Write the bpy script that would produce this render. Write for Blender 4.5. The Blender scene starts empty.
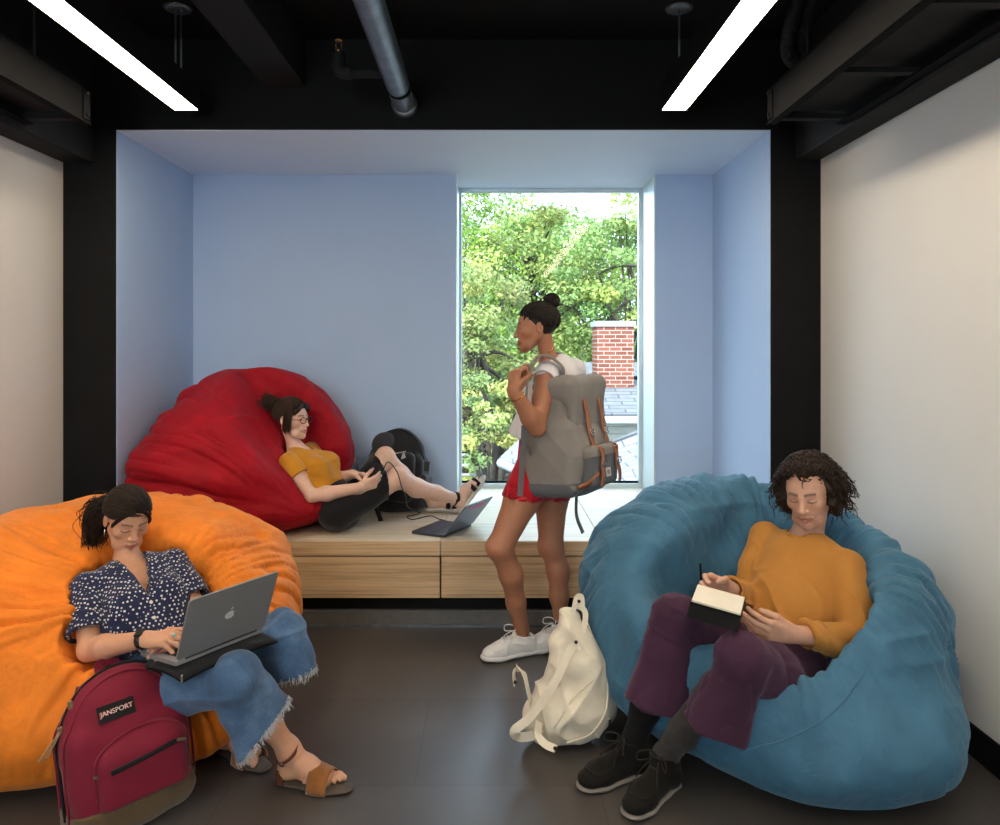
import bpy, math, random
import numpy as np
from mathutils import Vector, Matrix

SC = bpy.context.scene
COL = SC.collection
FPX, PX0, HY, CAMZ = 750.0, 490.0, 347.0, 1.45      # focal length in pixels, vanishing point, eye height

def A(*v):
    return np.array(v if len(v) > 1 else v[0], float)

def P(px, py, Y):
    """point in the room seen at photo pixel (px, py) at distance Y from the camera"""
    return np.array([(px - PX0) / FPX * Y, Y, CAMZ - (py - HY) / FPX * Y])

def unit(v):
    v = np.asarray(v, float)
    return v / (np.linalg.norm(v) + 1e-12)

def frame(fwd, up):
    """3x3 matrix, columns: side (fwd x up), fwd, up"""
    f = unit(fwd)
    s = unit(np.cross(f, up))
    u = np.cross(s, f)
    return np.stack([s, f, u], axis=1)

# ------------------------------------------------------------------ objects
WLOC = {}

def tag(o, label=None, cat=None, group=None, kind=None):
    if label: o['label'] = label
    if cat: o['category'] = cat
    if group: o['group'] = group
    if kind: o['kind'] = kind
    return o

def thing(name, label, cat, loc=(0, 0, 0), group=None, kind=None):
    o = bpy.data.objects.new(name, None)
    o.empty_display_size = 0.1
    COL.objects.link(o)
    o.location = Vector([float(c) for c in loc])
    WLOC[o] = np.array(loc, float)
    return tag(o, label, cat, group, kind)

def obj(name, geo, mat, parent=None, smooth=True, bevel=0, col=None, origin=None):
    """geo = (verts, faces) in room coordinates -> one mesh object"""
    V, Fc = geo[0], geo[1]
    V = np.asarray(V, float).reshape(-1, 3)
    lo, hi = V.min(0), V.max(0)
    org = np.array([(lo[0] + hi[0]) / 2, (lo[1] + hi[1]) / 2, lo[2]]) if origin is None else np.array(origin, float)
    me = bpy.data.meshes.new(name)
    L = V - org
    if isinstance(Fc, np.ndarray):
        n, k = Fc.shape
        me.vertices.add(len(L))
        me.vertices.foreach_set('co', L.astype(np.float32).ravel())
        me.loops.add(n * k)
        me.loops.foreach_set('vertex_index', Fc.astype(np.int32).ravel())
        me.polygons.add(n)
        me.polygons.foreach_set('loop_start', np.arange(0, n * k, k, dtype=np.int32))
        me.polygons.foreach_set('loop_total', np.full(n, k, dtype=np.int32))
        me.update(calc_edges=True)
        me.validate()
    else:
        me.from_pydata([tuple(v) for v in L], [], [tuple(int(i) for i in f) for f in Fc])
        me.update()
    if smooth:
        me.polygons.foreach_set('use_smooth', np.ones(len(me.polygons), dtype=bool))
    if col is not None:
        at = me.color_attributes.new('Col', 'FLOAT_COLOR', 'POINT')
        c4 = np.ones((len(L), 4), np.float32)
        c4[:, :3] = col
        at.data.foreach_set('color', c4.ravel())
    mats = mat if isinstance(mat, (list, tuple)) else [mat]
    for m in mats: me.materials.append(m)
    if len(geo) > 2 and geo[2] is not None:
        me.polygons.foreach_set('material_index', np.asarray(geo[2], dtype=np.int32))
    o = bpy.data.objects.new(name, me)
    COL.objects.link(o)
    if parent is not None:
        o.parent = parent
        o.location = Vector(org - WLOC[parent])
    else:
        o.location = Vector(org)
    WLOC[o] = org
    if bevel:
        b = o.modifiers.new('bevel', 'BEVEL')
        b.width = bevel; b.segments = 2; b.limit_method = 'ANGLE'; b.angle_limit = math.radians(40)
        if smooth:
            b.harden_normals = True
    return o

def copy_tree(o, parent=None, shift=(0, 0, 0), loc=None):
    c = o.copy()
    COL.objects.link(c)
    if parent is not None:
        c.parent = parent
        WLOC[c] = WLOC[parent] + np.array(o.location)
    else:
        c.location = Vector(np.array(o.location) + np.array(shift, float)) if loc is None else Vector(loc)
        WLOC[c] = np.array(c.location)
    for ch in list(o.children):
        copy_tree(ch, c)
    return c

class MB:
    """collects shapes into one mesh"""
    def __init__(s): s.V = []; s.F = []; s.M = []; s.n = 0; s.m = 0
    def add(s, V, Fc):
        V = np.asarray(V, float)
        s.V.append(V)
        s.F += [tuple(int(i) + s.n for i in f) for f in Fc]
        s.M += [s.m] * len(Fc)
        s.n += len(V)
        return s
    def geo(s): return np.concatenate(s.V), s.F, (s.M if any(s.M) else None)
    def box(s, lo, hi):
        x0, y0, z0 = lo; x1, y1, z1 = hi
        V = [(x0,y0,z0),(x1,y0,z0),(x1,y1,z0),(x0,y1,z0),(x0,y0,z1),(x1,y0,z1),(x1,y1,z1),(x0,y1,z1)]
        return s.add(V, [(3,2,1,0),(4,5,6,7),(0,1,5,4),(1,2,6,5),(2,3,7,6),(3,0,4,7)])
    def obox(s, c, R, h):
        """oriented box: centre, 3x3 axes in columns, half sizes"""
        c = np.asarray(c, float); R = np.asarray(R, float)
        V = []
        for z in (-1, 1):
            for x, y in ((-1,-1),(1,-1),(1,1),(-1,1)):
                V.append(c + R @ np.array([x*h[0], y*h[1], z*h[2]]))
        return s.add(V, [(3,2,1,0),(4,5,6,7),(0,1,5,4),(1,2,6,5),(2,3,7,6),(3,0,4,7)])
    def tube(s, pts, r, n=8, up=None, caps=True):
        V, Fc = tube(pts, r, n, caps)
        return s.add(V, Fc)
    def sweep(s, pts, ups, w, t, closed=False):
        V, Fc = sweep(pts, ups, w, t)
        return s.add(V, Fc)
    def prism(s, poly, d):
        """polygon (3-D points, planar) pushed along d"""
        poly = np.asarray(poly, float); n = len(poly); d = np.asarray(d, float)
        V = np.concatenate([poly, poly + d])
        Fc = [tuple(range(n - 1, -1, -1)), tuple(range(n, 2 * n))]
        Fc += [(i, (i + 1) % n, n + (i + 1) % n, n + i) for i in range(n)]
        return s.add(V, Fc)
    def lathe(s, prof, c, axis=(0, 0, 1), n=24):
        """prof: list of (radius, height along axis)"""
        ax = unit(axis)
        u = unit(np.cross(ax, (1, 0, 0) if abs(ax[0]) < .9 else (0, 1, 0))); v = np.cross(ax, u)
        V = []; c = np.asarray(c, float)
        for r, h in prof:
            for k in range(n):
                a = 2 * math.pi * k / n
                V.append(c + ax * h + (u * math.cos(a) + v * math.sin(a)) * r)
        Fc = []
        for i in range(len(prof) - 1):
            for k in range(n):
                k2 = (k + 1) % n
                Fc.append((i*n+k, i*n+k2, (i+1)*n+k2, (i+1)*n+k))
        Fc.append(tuple(range(n - 1, -1, -1))); Fc.append(tuple(range((len(prof)-1)*n, len(prof)*n)))
        return s.add(V, Fc)

def smooth_path(pts, m=8):
    """Catmull-Rom through pts"""
    p = np.asarray(pts, float)
    q = np.vstack([2*p[0]-p[1], p, 2*p[-1]-p[-2]])
    out = []
    for i in range(1, len(q) - 2):
        for k in range(m):
            t = k / m
            a, b, c, d = q[i-1], q[i], q[i+1], q[i+2]
            out.append(.5*((2*b)+(c-a)*t+(2*a-5*b+4*c-d)*t*t+(3*b-a-3*c+d)*t**3))
    out.append(p[-1])
    return np.array(out)

def tube(pts, r, n=8, caps=True):
    pts = np.asarray(pts, float); m = len(pts)
    r = np.broadcast_to(np.asarray(r, float), (m,))
    T = np.gradient(pts, axis=0); T /= np.linalg.norm(T, axis=1)[:, None] + 1e-12
    u = unit(np.cross(T[0], (0, 0, 1) if abs(T[0][2]) < .9 else (1, 0, 0)))
    V = []
    for i in range(m):
        u = unit(u - T[i] * np.dot(u, T[i])); w = np.cross(T[i], u)
        for k in range(n):
            a = 2*math.pi*k/n
            V.append(pts[i] + r[i]*(math.cos(a)*u + math.sin(a)*w))
    Fc = []
    for i in range(m-1):
        for k in range(n):
            k2 = (k+1) % n
            Fc.append((i*n+k, i*n+k2, (i+1)*n+k2, (i+1)*n+k))
    if caps:
        Fc.append(tuple(range(n-1, -1, -1))); Fc.append(tuple(range((m-1)*n, m*n)))
    return np.array(V), Fc

def sweep(pts, ups, w, t):
    """flat strap: width w across, thickness t along ups"""
    pts = np.asarray(pts, float); m = len(pts)
    ups = np.broadcast_to(np.asarray(ups, float), (m, 3))
    w = np.broadcast_to(np.asarray(w, float), (m,))
    T = np.gradient(pts, axis=0)
    V = []
    for i in range(m):
        T_ = unit(T[i]); u = unit(ups[i] - T_*np.dot(ups[i], T_)); s = np.cross(T_, u)
        for a, b in ((-.5,-.5),(.5,-.5),(.5,.5),(-.5,.5)):
            V.append(pts[i] + s*a*w[i] + u*b*t)
    Fc = []
    for i in range(m-1):
        for k in range(4):
            k2 = (k+1) % 4
            Fc.append((i*4+k, (i+1)*4+k, (i+1)*4+k2, i*4+k2))
    Fc.append((0,1,2,3)); Fc.append(((m-1)*4+3,(m-1)*4+2,(m-1)*4+1,(m-1)*4))
    return np.array(V), Fc

def strands(Pt, r0, r1, n=4):
    """Pt (S,K,3) polylines -> one mesh of thin tapering tubes (numpy quads)"""
    Pt = np.asarray(Pt, float); S_, K = Pt.shape[:2]
    T = np.gradient(Pt, axis=1); T /= np.linalg.norm(T, axis=2)[..., None] + 1e-12
    ref = np.where(np.abs(T[..., 2:3]) < .8, np.array([0, 0, 1.]), np.array([1., 0, 0]))
    u = np.cross(T, ref); u /= np.linalg.norm(u, axis=2)[..., None] + 1e-12
    w = np.cross(T, u)
    r = np.linspace(r0, r1, K)[None, :, None] * np.ones((S_, 1, 1))
    V = np.stack([Pt + r*(math.cos(2*math.pi*k/n)*u + math.sin(2*math.pi*k/n)*w) for k in range(n)], axis=2)
    idx = np.arange(S_*K*n).reshape(S_, K, n)
    Fs = []
    for k in range(n):
        k2 = (k+1) % n
        Fs.append(np.stack([idx[:, :-1, k], idx[:, :-1, k2], idx[:, 1:, k2], idx[:, 1:, k]], axis=-1).reshape(-1, 4))
    return V.reshape(-1, 3), np.concatenate(Fs)

# ------------------------------------------------------------------ noise
def _h(i, j, k):
    n = (i.astype(np.int64)*73856093) ^ (j.astype(np.int64)*19349663) ^ (k.astype(np.int64)*83492791)
    n = (n ^ (n >> 13)) * 1274126177
    n = n ^ (n >> 16)
    return (n & 0xffff) / 32767.5 - 1.0

def noise(p, seed=0):
    p = np.asarray(p, float) + seed*17.13
    i = np.floor(p); f = p - i; i = i.astype(np.int64)
    u = f*f*f*(f*(f*6-15)+10)
    x, y, z = i[..., 0], i[..., 1], i[..., 2]
    a, b, c = u[..., 0], u[..., 1], u[..., 2]
    def l(s, t, w): return s + (t-s)*w
    return l(l(l(_h(x,y,z), _h(x+1,y,z), a), l(_h(x,y+1,z), _h(x+1,y+1,z), a), b),
             l(l(_h(x,y,z+1), _h(x+1,y,z+1), a), l(_h(x,y+1,z+1), _h(x+1,y+1,z+1), a), b), c)

def ridge(p, seed=0):
    """sharp creases: 0..1, high on the ridges"""
    return (1 - np.abs(noise(p, seed)))**2

# ------------------------------------------------------------------ signed-distance sculpting
BIG = 1.0
class Sdf:
    def __init__(s): s.ops = []; s.lo = A(9e9, 9e9, 9e9); s.hi = -s.lo
    def _add(s, lo, hi, fn, k, mode):
        lo = np.asarray(lo, float); hi = np.asarray(hi, float)
        s.ops.append((lo, hi, fn, k, mode))
        if mode == 'u':
            s.lo = np.minimum(s.lo, lo); s.hi = np.maximum(s.hi, hi)
        return s
    def seg(s, a, b, ra, rb=None, k=.01, flat=None, mode='u'):
        a = A(a); b = A(b); rb = ra if rb is None else rb
        ba = b - a; L2 = float(ba @ ba) + 1e-12
        if flat is None:
            def fn(p):
                q = p - a
                t = np.clip(q @ ba / L2, 0, 1)
                return np.linalg.norm(q - t[:, None]*ba, axis=1) - (ra + (rb-ra)*t)
        else:
            n = unit(flat[0]); ratio = flat[1]
            def fn(p):
                q = p - a
                t = np.clip(q @ ba / L2, 0, 1)
                v = q - t[:, None]*ba
                c = v @ n
                v = v + np.outer(c*(1/ratio - 1), n)
                l = np.linalg.norm(v, axis=1); r = ra + (rb-ra)*t
                # local rescale so the value is close to a distance
                g = np.linalg.norm(v + np.outer(c/ratio*(1/ratio - 1), n), axis=1)/(l + 1e-9)
                return (l - r)/np.maximum(g, 1e-6)
        R = max(ra, rb)
        if flat is not None and flat[1] > 1: R *= flat[1]
        return s._add(np.minimum(a-R, b-R), np.maximum(a+R, b+R), fn, k, mode)
    def chain(s, pts, rs, k=.01, flat=None, mode='u'):
        for i in range(len(pts)-1):
            s.seg(pts[i], pts[i+1], rs[i], rs[i+1], k, flat, mode)
        return s
    def ell(s, c, r, R=None, k=.01, mode='u'):
        c = A(c); r = A(r); R = np.eye(3) if R is None else np.asarray(R, float)
        def fn(p):
            q = (p - c) @ R
            k0 = np.linalg.norm(q/r, axis=1); k1 = np.linalg.norm(q/(r*r), axis=1)
            return k0*(k0-1)/np.maximum(k1, 1e-6)
        e = np.abs(R) @ r
        return s._add(c-e, c+e, fn, k, mode)
    def box(s, c, h, R=None, r=.01, k=.01, mode='u'):
        c = A(c); h = A(h) - r; R = np.eye(3) if R is None else np.asarray(R, float)
        def fn(p):
            q = np.abs((p - c) @ R) - h
            return np.linalg.norm(np.maximum(q, 0), axis=1) + np.minimum(q.max(axis=1), 0) - r
        e = np.abs(R) @ (h + r)
        return s._add(c-e, c+e, fn, k, mode)
    def torus(s, c, R, ra, rb, r, k=.005, mode='u'):
        """ring in the plane of columns 0,1 of R with half axes ra, rb"""
        n = 20
        pts = [A(c) + R[:, 0]*ra*math.cos(2*math.pi*i/n) + R[:, 1]*rb*math.sin(2*math.pi*i/n) for i in range(n+1)]
        return s.chain(pts, [r]*(n+1), k, mode=mode)
    def cut(s, c, n, h, k=.0, thick=None):
        """remove everything beyond the plane through c (normal n) inside a slab of half width h"""
        n = unit(n); R = frame(n, (0, 0, 1) if abs(n[2]) < .9 else (0, 1, 0)); t = thick or h
        return s.box(A(c) + n*t, (h, t, h), R, 1e-4, k, 's')
    def val(s, p, ops=None):
        d = np.full(len(p), BIG)
        for lo, hi, fn, k, mode in (s.ops if ops is None else ops):
            e = fn(p)
            if mode == 'u':
                if k > 0:
                    h = np.maximum(k - np.abs(d-e), 0)/k
                    d = np.minimum(d, e) - h*h*k*.25
                else: d = np.minimum(d, e)
            else:
                if mode == 's': e = -e
                if k > 0:
                    h = np.maximum(k - np.abs(d-e), 0)/k
                    d = np.maximum(d, e) + h*h*k*.25
                else: d = np.maximum(d, e)
        return d
    def mesh(s, vox, B=16, proj=2, lo=None, hi=None):
        lo_ = (s.lo if lo is None else A(lo)) - 3*vox; hi_ = (s.hi if hi is None else A(hi)) + 3*vox
        nb = np.ceil((hi_-lo_)/(vox*B)).astype(int)
        oplo = np.array([o[0] for o in s.ops]); ophi = np.array([o[1] for o in s.ops])
        opk = np.array([o[3] for o in s.ops]); isu = np.array([o[4] == 'u' for o in s.ops])
        mar = (np.maximum.accumulate(opk[::-1])[::-1] + 3*vox)[:, None]     # a later, softer blend reaches back to earlier shapes
        g = np.arange(B+1)
        loc = np.stack(np.meshgrid(g, g, g, indexing='ij'), -1).reshape(-1, 3)
        KX = int(nb[1]*B + 4) * int(nb[2]*B + 4); KY = int(nb[2]*B + 4)
        keys = []; verts = []; quads = []
        cor = np.array([(a, b, c) for a in (0, 1) for b in (0, 1) for c in (0, 1)])
        edges = [(i, j) for i in range(8) for j in range(i+1, 8) if np.abs(cor[i]-cor[j]).sum() == 1]
        diag = math.sqrt(3)*vox*B*.5
        bi = np.stack(np.meshgrid(*[np.arange(n) for n in nb], indexing='ij'), -1).reshape(-1, 3)
        for b in bi:
            b0 = lo_ + b*B*vox; b1 = b0 + B*vox
            m = np.all(oplo - mar <= b1, axis=1) & np.all(ophi + mar >= b0, axis=1)
            if not (m & isu).any(): continue
            ops = [s.ops[i] for i in np.nonzero(m)[0]]
            c0 = s.val(np.vstack([((b0+b1)/2)[None], b0 + cor*(vox*B)]), ops)
            if (c0 > 0).all() or (c0 < 0).all():
                if np.abs(c0).min() > diag*.9 and abs(c0[0]) > diag*1.6 + opk[m].max(): continue
            pts = b0 + loc*vox
            d = s.val(pts, ops).reshape(B+1, B+1, B+1)
            ins = d < 0
            if ins.all() or not ins.any(): continue
            cnt = sum(ins[a:a+B, e:e+B, f:f+B].astype(np.int8) for a, e, f in cor)
            cell = np.argwhere((cnt > 0) & (cnt < 8))
            if len(cell):
                dc = np.stack([d[cell[:, 0]+a, cell[:, 1]+e, cell[:, 2]+f] for a, e, f in cor], 1)
                acc = np.zeros((len(cell), 3)); w = np.zeros(len(cell))
                for i, j in edges:
                    x = (dc[:, i] < 0) != (dc[:, j] < 0)
                    t = dc[:, i]/np.where(x, dc[:, i]-dc[:, j], 1)
                    q = cor[i] + t[:, None]*(cor[j]-cor[i])
                    acc += np.where(x[:, None], q, 0); w += x
                v = b0 + (cell + acc/w[:, None])*vox
                for _ in range(proj):
                    e = vox*.25
                    f0 = s.val(v, ops)
                    gr = np.stack([s.val(v + A(e*(i == 0), e*(i == 1), e*(i == 2)), ops) - f0 for i in range(3)], 1)/e
                    g2 = np.maximum((gr**2).sum(1), .25)
                    st = np.clip(f0/g2, -.5*vox, .5*vox)
                    v = v - st[:, None]*gr
                gc = cell + b*B + 1
                keys.append(gc[:, 0]*KX + gc[:, 1]*KY + gc[:, 2]); verts.append(v)
            for ax in range(3):
                sl0 = [slice(0, B)]*3; sl1 = [slice(0, B)]*3
                sl1[ax] = slice(1, B+1)
                i0 = ins[tuple(sl0)]; i1 = ins[tuple(sl1)]
                e = np.argwhere(i0 != i1)
                if not len(e): continue
                flip = i0[tuple(e.T)]
                ge = e + b*B + 1
                o1 = np.zeros(3, int); o1[(ax+1) % 3] = 1; o2 = np.zeros(3, int); o2[(ax+2) % 3] = 1
                def ky(c): return c[:, 0]*KX + c[:, 1]*KY + c[:, 2]
                q = np.stack([ky(ge-o1-o2), ky(ge-o2), ky(ge), ky(ge-o1)], 1)
                q[~flip] = q[~flip][:, ::-1]
                quads.append(q)
        K = np.concatenate(keys); V = np.concatenate(verts); Q = np.concatenate(quads)
        o = np.argsort(K); K = K[o]; V = V[o]
        pos = np.clip(np.searchsorted(K, Q), 0, len(K)-1)
        ok = (K[pos] == Q).all(1)
        return V, pos[ok]

def normals(V, Q):
    n = np.cross(V[Q[:, 2]]-V[Q[:, 0]], V[Q[:, 3]]-V[Q[:, 1]])
    N = np.zeros_like(V)
    for k in range(4): np.add.at(N, Q[:, k], n)
    return N/(np.linalg.norm(N, axis=1)[:, None] + 1e-12)

def relax(V, Q, it=1, w=.5):
    for _ in range(it):
        S_ = np.zeros_like(V); c = np.zeros(len(V))
        for a, b in ((0, 1), (1, 2), (2, 3), (3, 0)):
            np.add.at(S_, Q[:, a], V[Q[:, b]]); np.add.at(c, Q[:, a], 1)
            np.add.at(S_, Q[:, b], V[Q[:, a]]); np.add.at(c, Q[:, b], 1)
        V = V + w*(S_/np.maximum(c, 1)[:, None] - V)
    return V

def displace(V, Q, fn):
    N = normals(V, Q)
    return V + N*fn(V, N)[:, None]

# ------------------------------------------------------------------ materials
def srgb(r, g, b):
    return tuple((c/255/12.92 if c/255 <= .04045 else ((c/255+.055)/1.055)**2.4) for c in (r, g, b))

class NT:
    def __init__(s, name):
        s.m = bpy.data.materials.new(name); s.m.use_nodes = True
        s.t = s.m.node_tree; s.n = s.t.nodes; s.l = s.t.links
        s.p = s.n['Principled BSDF']; s.out = s.n['Material Output']
    def node(s, typ, **kw):
        n = s.n.new(typ)
        for k, v in kw.items():
            if hasattr(n, k) and not k.startswith('i_'): setattr(n, k, v)
        return n
    def coord(s, scale=(1, 1, 1), rot=(0, 0, 0), kind='Object'):
        tc = s.n.new('ShaderNodeTexCoord'); mp = s.n.new('ShaderNodeMapping')
        mp.inputs['Scale'].default_value = scale; mp.inputs['Rotation'].default_value = rot
        s.l.new(tc.outputs[kind], mp.inputs['Vector'])
        return mp.outputs['Vector']
    def noise(s, vec, scale, detail=4, rough=.55, dist=0):
        n = s.n.new('ShaderNodeTexNoise')
        n.inputs['Scale'].default_value = scale; n.inputs['Detail'].default_value = detail
        n.inputs['Roughness'].default_value = rough; n.inputs['Distortion'].default_value = dist
        s.l.new(vec, n.inputs['Vector'])
        return n.outputs['Fac']
    def ramp(s, fac, stops):
        r = s.n.new('ShaderNodeValToRGB')
        el = r.color_ramp.elements
        while len(el) < len(stops): el.new(.5)
        for e, (p, c) in zip(el, stops):
            e.position = p; e.color = (*c, 1) if len(c) == 3 else c
        s.l.new(fac, r.inputs['Fac'])
        return r.outputs['Color']
    def math(s, op, a, b=None, c=None):
        n = s.n.new('ShaderNodeMath'); n.operation = op
        for i, v in enumerate((a, b, c)):
            if v is None: continue
            if isinstance(v, (int, float)): n.inputs[i].default_value = v
            else: s.l.new(v, n.inputs[i])
        return n.outputs[0]
    def mix(s, fac, a, b, typ='MIX'):
        n = s.n.new('ShaderNodeMix'); n.data_type = 'RGBA'; n.blend_type = typ
        for i, v in ((0, fac), (6, a), (7, b)):
            if isinstance(v, (int, float)): n.inputs[i].default_value = v
            elif isinstance(v, tuple): n.inputs[i].default_value = (*v, 1)
            else: s.l.new(v, n.inputs[i])
        return n.outputs[2]
    def bump(s, h, strength=.3, dist=.002, prev=None):
        b = s.n.new('ShaderNodeBump'); b.inputs['Strength'].default_value = strength
        b.inputs['Distance'].default_value = dist
        s.l.new(h, b.inputs['Height'])
        if prev is not None: s.l.new(prev, b.inputs['Normal'])
        return b.outputs['Normal']
    def set(s, **kw):
        names = dict(col='Base Color', rough='Roughness', metal='Metallic', normal='Normal', spec='Specular IOR Level',
                     sheen='Sheen Weight', sheen_rough='Sheen Roughness', sheen_tint='Sheen Tint', emit='Emission Color', estr='Emission Strength',
                     sss='Subsurface Weight', coat='Coat Weight', alpha='Alpha', trans='Transmission Weight', sradius='Subsurface Radius', sscale='Subsurface Scale')
        for k, v in kw.items():
            inp = s.p.inputs[names[k]]
            if isinstance(v, (int, float)): inp.default_value = v
            elif isinstance(v, tuple): inp.default_value = (*v, 1) if len(v) == 3 and inp.type == 'RGBA' else v
            else: s.l.new(v, inp)
        return s.m

def plain(name, rgb, rough=.5, metal=0, var=.12, scale=30, bump=.1, bscale=None, spec=.5, sheen=0):
    """small procedural variation of a colour"""
    t = NT(name); v = t.coord()
    f = t.noise(v, scale, 4)
    a = tuple(c*(1-var) for c in rgb); b = tuple(min(1, c*(1+var)) for c in rgb)
    t.set(col=t.ramp(f, [(.3, a), (.7, b)]), rough=rough, metal=metal, spec=spec)
    if bump:
        t.set(normal=t.bump(t.noise(v, bscale or scale*6, 3), bump, .002))
    if sheen: t.set(sheen=sheen, sheen_rough=.4)
    return t.m

def fabric(name, rgb, rough=.85, weave=900, sheen=.2, var=.15, big=6, bump=.25, sheen_tint=None):
    t = NT(name); v = t.coord()
    f = t.noise(v, big, 5, .6)
    a = tuple(c*(1-var) for c in rgb); b = tuple(min(1, c*(1+var)) for c in rgb)
    col = t.ramp(f, [(.3, a), (.7, b)])
    w = t.noise(v, weave, 2)
    fine = t.noise(v, 60, 4)
    n = t.bump(w, bump, .001); n = t.bump(fine, bump*.8, .003, n)
    t.set(col=col, rough=rough, normal=n, sheen=sheen, sheen_rough=.45, spec=.2)
    if sheen_tint: t.set(sheen_tint=sheen_tint)
    return t.m
# ================================================================== ROOM
M = {}
M['black'] = plain('black_paint', (.006, .006, .0065), .6, var=.2, scale=8, bump=.05, spec=.15)
M['black_metal'] = plain('black_metal', (.0065, .0067, .0075), .8, var=.2, scale=12, bump=.05, spec=.06)
M['charcoal'] = plain('charcoal_paint', (.014, .0145, .016), .7, var=.15, scale=12, bump=.05, spec=.15)
M['wall'] = plain('cream_wall_paint', (.66, .64, .61), .75, var=.015, scale=3, bump=.05, bscale=200, spec=.25)
M['niche'] = plain('skylight_tinted_wall', (.43, .565, .78), .7, var=.015, scale=3, bump=.05, bscale=200, spec=.25)  # blue tint of the window skylight put into the wall colour
M['niche_top'] = plain('skylight_tinted_soffit', (.64, .75, .88), .5, var=.015, scale=3, bump=.04, bscale=200, spec=.4)  # bluish skylight mixed into the colour of the alcove ceiling
M['alu'] = plain('brushed_aluminium', (.62, .70, .72), .35, metal=.6, var=.03, scale=20, bump=.03)
M['pipe'] = plain('galvanised_pipe', (.16, .18, .20), .38, metal=.7, var=.25, scale=14, bump=.12, bscale=40)
M['kick'] = plain('dark_grey_kick', (.12, .118, .115), .45, var=.1)
M['white_trim'] = plain('white_trim_paint', (.8, .82, .84), .4, var=.02, bump=.02)

def wood_mat(name, base, dark, sc, rough=.4):
    t = NT(name); v = t.coord(sc)
    f = t.noise(v, 1.0, 6, .62); f2 = t.noise(t.coord((sc[0]*.3, sc[1]*3, sc[2]*3)), 1.0, 3)
    c = t.ramp(f, [(.32, dark), (.5, base), (.68, tuple(min(1, x*1.15) for x in base))])
    c = t.mix(t.math('MULTIPLY', f2, .35), c, dark)
    t.set(col=c, rough=rough, normal=t.bump(f, .08, .001), spec=.4)
    return t.m
M['ply'] = wood_mat('plywood_face', (.66, .475, .28), (.34, .215, .11), (1.6, 40, 75))
M['ply_top'] = wood_mat('plywood_top', (.72, .62, .48), (.60, .50, .37), (1.5, 30, 30), .35)

# floor: dark resilient tile with a dull polish
t = NT('dark_floor'); v = t.coord()
n1 = t.noise(v, 2.2, 6, .65); n2 = t.noise(v, 30, 4)
c = t.ramp(n1, [(.25, (.042, .038, .036)), (.55, (.068, .061, .057)), (.8, (.098, .089, .082))])
br = t.n.new('ShaderNodeTexBrick'); t.l.new(v, br.inputs['Vector'])
br.offset = 0.5
for k_, v_ in (('Scale', 1.0), ('Mortar Size', .0016), ('Brick Width', 1.22), ('Row Height', .61), ('Bias', 0.)): br.inputs[k_].default_value = v_
br.inputs['Color1'].default_value = (.9, .9, .9, 1); br.inputs['Color2'].default_value = (1.08, 1.08, 1.08, 1); br.inputs['Mortar'].default_value = (.45, .45, .45, 1)
c = t.mix(1.0, c, br.outputs['Color'], 'MULTIPLY')
rg = t.ramp(n1, [(.3, (.30, .30, .30)), (.75, (.44, .44, .44))])
t.set(col=c, rough=rg, normal=t.bump(n2, .12, .0015), spec=.5)
M['floor'] = t.m

XL, XR, YB, YR, ZC = -2.22, 1.72, 3.9, -2.6, 3.05
NX0, NX1, NY, WY, NZ = -1.94, 1.455, 4.9, 5.36, 2.575
WX0, WX1 = -.222, 1.083
BZ = .449

def struct(name, mb, mat, bevel=0, smooth=False):
    o = obj(name, mb.geo(), mat, smooth=smooth, bevel=bevel)
    return tag(o, kind='structure')

def B(*boxes):
    m = MB()
    for lo, hi in boxes: m.box(lo, hi)
    return m

struct('floor', B(((XL-.1, YR-.1, -.1), (XR+.1, 4.0, 0))), M['floor'])
struct('ceiling', B(((XL-.1, YR-.1, ZC), (XR+.1, YB+.1, ZC+.1))), M['black'])
struct('wall_left', B(((XL-.1, YR, 0), (XL, YB, ZC))), M['wall'])
struct('wall_right', B(((XR, YR, 0), (XR+.1, YB, ZC))), M['wall'])
RW = (-2.05, -.40, .85, 2.60)                          # opening for the added rear window
struct('wall_rear', B(((XL, YR-.1, 0), (RW[0], YR, ZC)), ((RW[1], YR-.1, 0), (XR, YR, ZC)), ((RW[0], YR-.1, 0), (RW[1], YR, RW[2])), ((RW[0], YR-.1, RW[3]), (RW[1], YR, ZC))), M['wall'])
struct('wall_back', B(((XL-.1, YB, 0), (NX0-.004, YB+.1, ZC)), ((NX1+.004, YB, 0), (XR+.1, YB+.1, ZC)), ((NX0-.004, YB, NZ+.004), (NX1+.004, YB+.1, ZC))), M['black'])
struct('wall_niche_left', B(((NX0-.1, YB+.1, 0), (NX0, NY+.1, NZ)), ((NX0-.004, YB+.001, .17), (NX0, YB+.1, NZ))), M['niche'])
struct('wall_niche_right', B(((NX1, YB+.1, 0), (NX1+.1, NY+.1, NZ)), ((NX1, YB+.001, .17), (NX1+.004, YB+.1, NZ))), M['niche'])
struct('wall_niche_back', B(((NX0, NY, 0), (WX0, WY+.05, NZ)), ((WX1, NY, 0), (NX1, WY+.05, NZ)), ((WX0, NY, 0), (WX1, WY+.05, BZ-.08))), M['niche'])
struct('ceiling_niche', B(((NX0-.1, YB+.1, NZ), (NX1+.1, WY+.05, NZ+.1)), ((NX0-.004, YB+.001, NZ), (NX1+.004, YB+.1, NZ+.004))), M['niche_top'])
struct('baseboard_right', B(((XR-.015, YR, 0), (XR, YB, .11))), M['black_metal'], .003)
struct('baseboard_left', B(((XL, YR, 0), (XL+.015, YB, .11))), M['black_metal'], .003)
struct('trim_1', B(((XL, YR, 2.405), (XL+.16, YB, ZC))), M['charcoal'], .012)       # dropped soffit over the left wall
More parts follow.
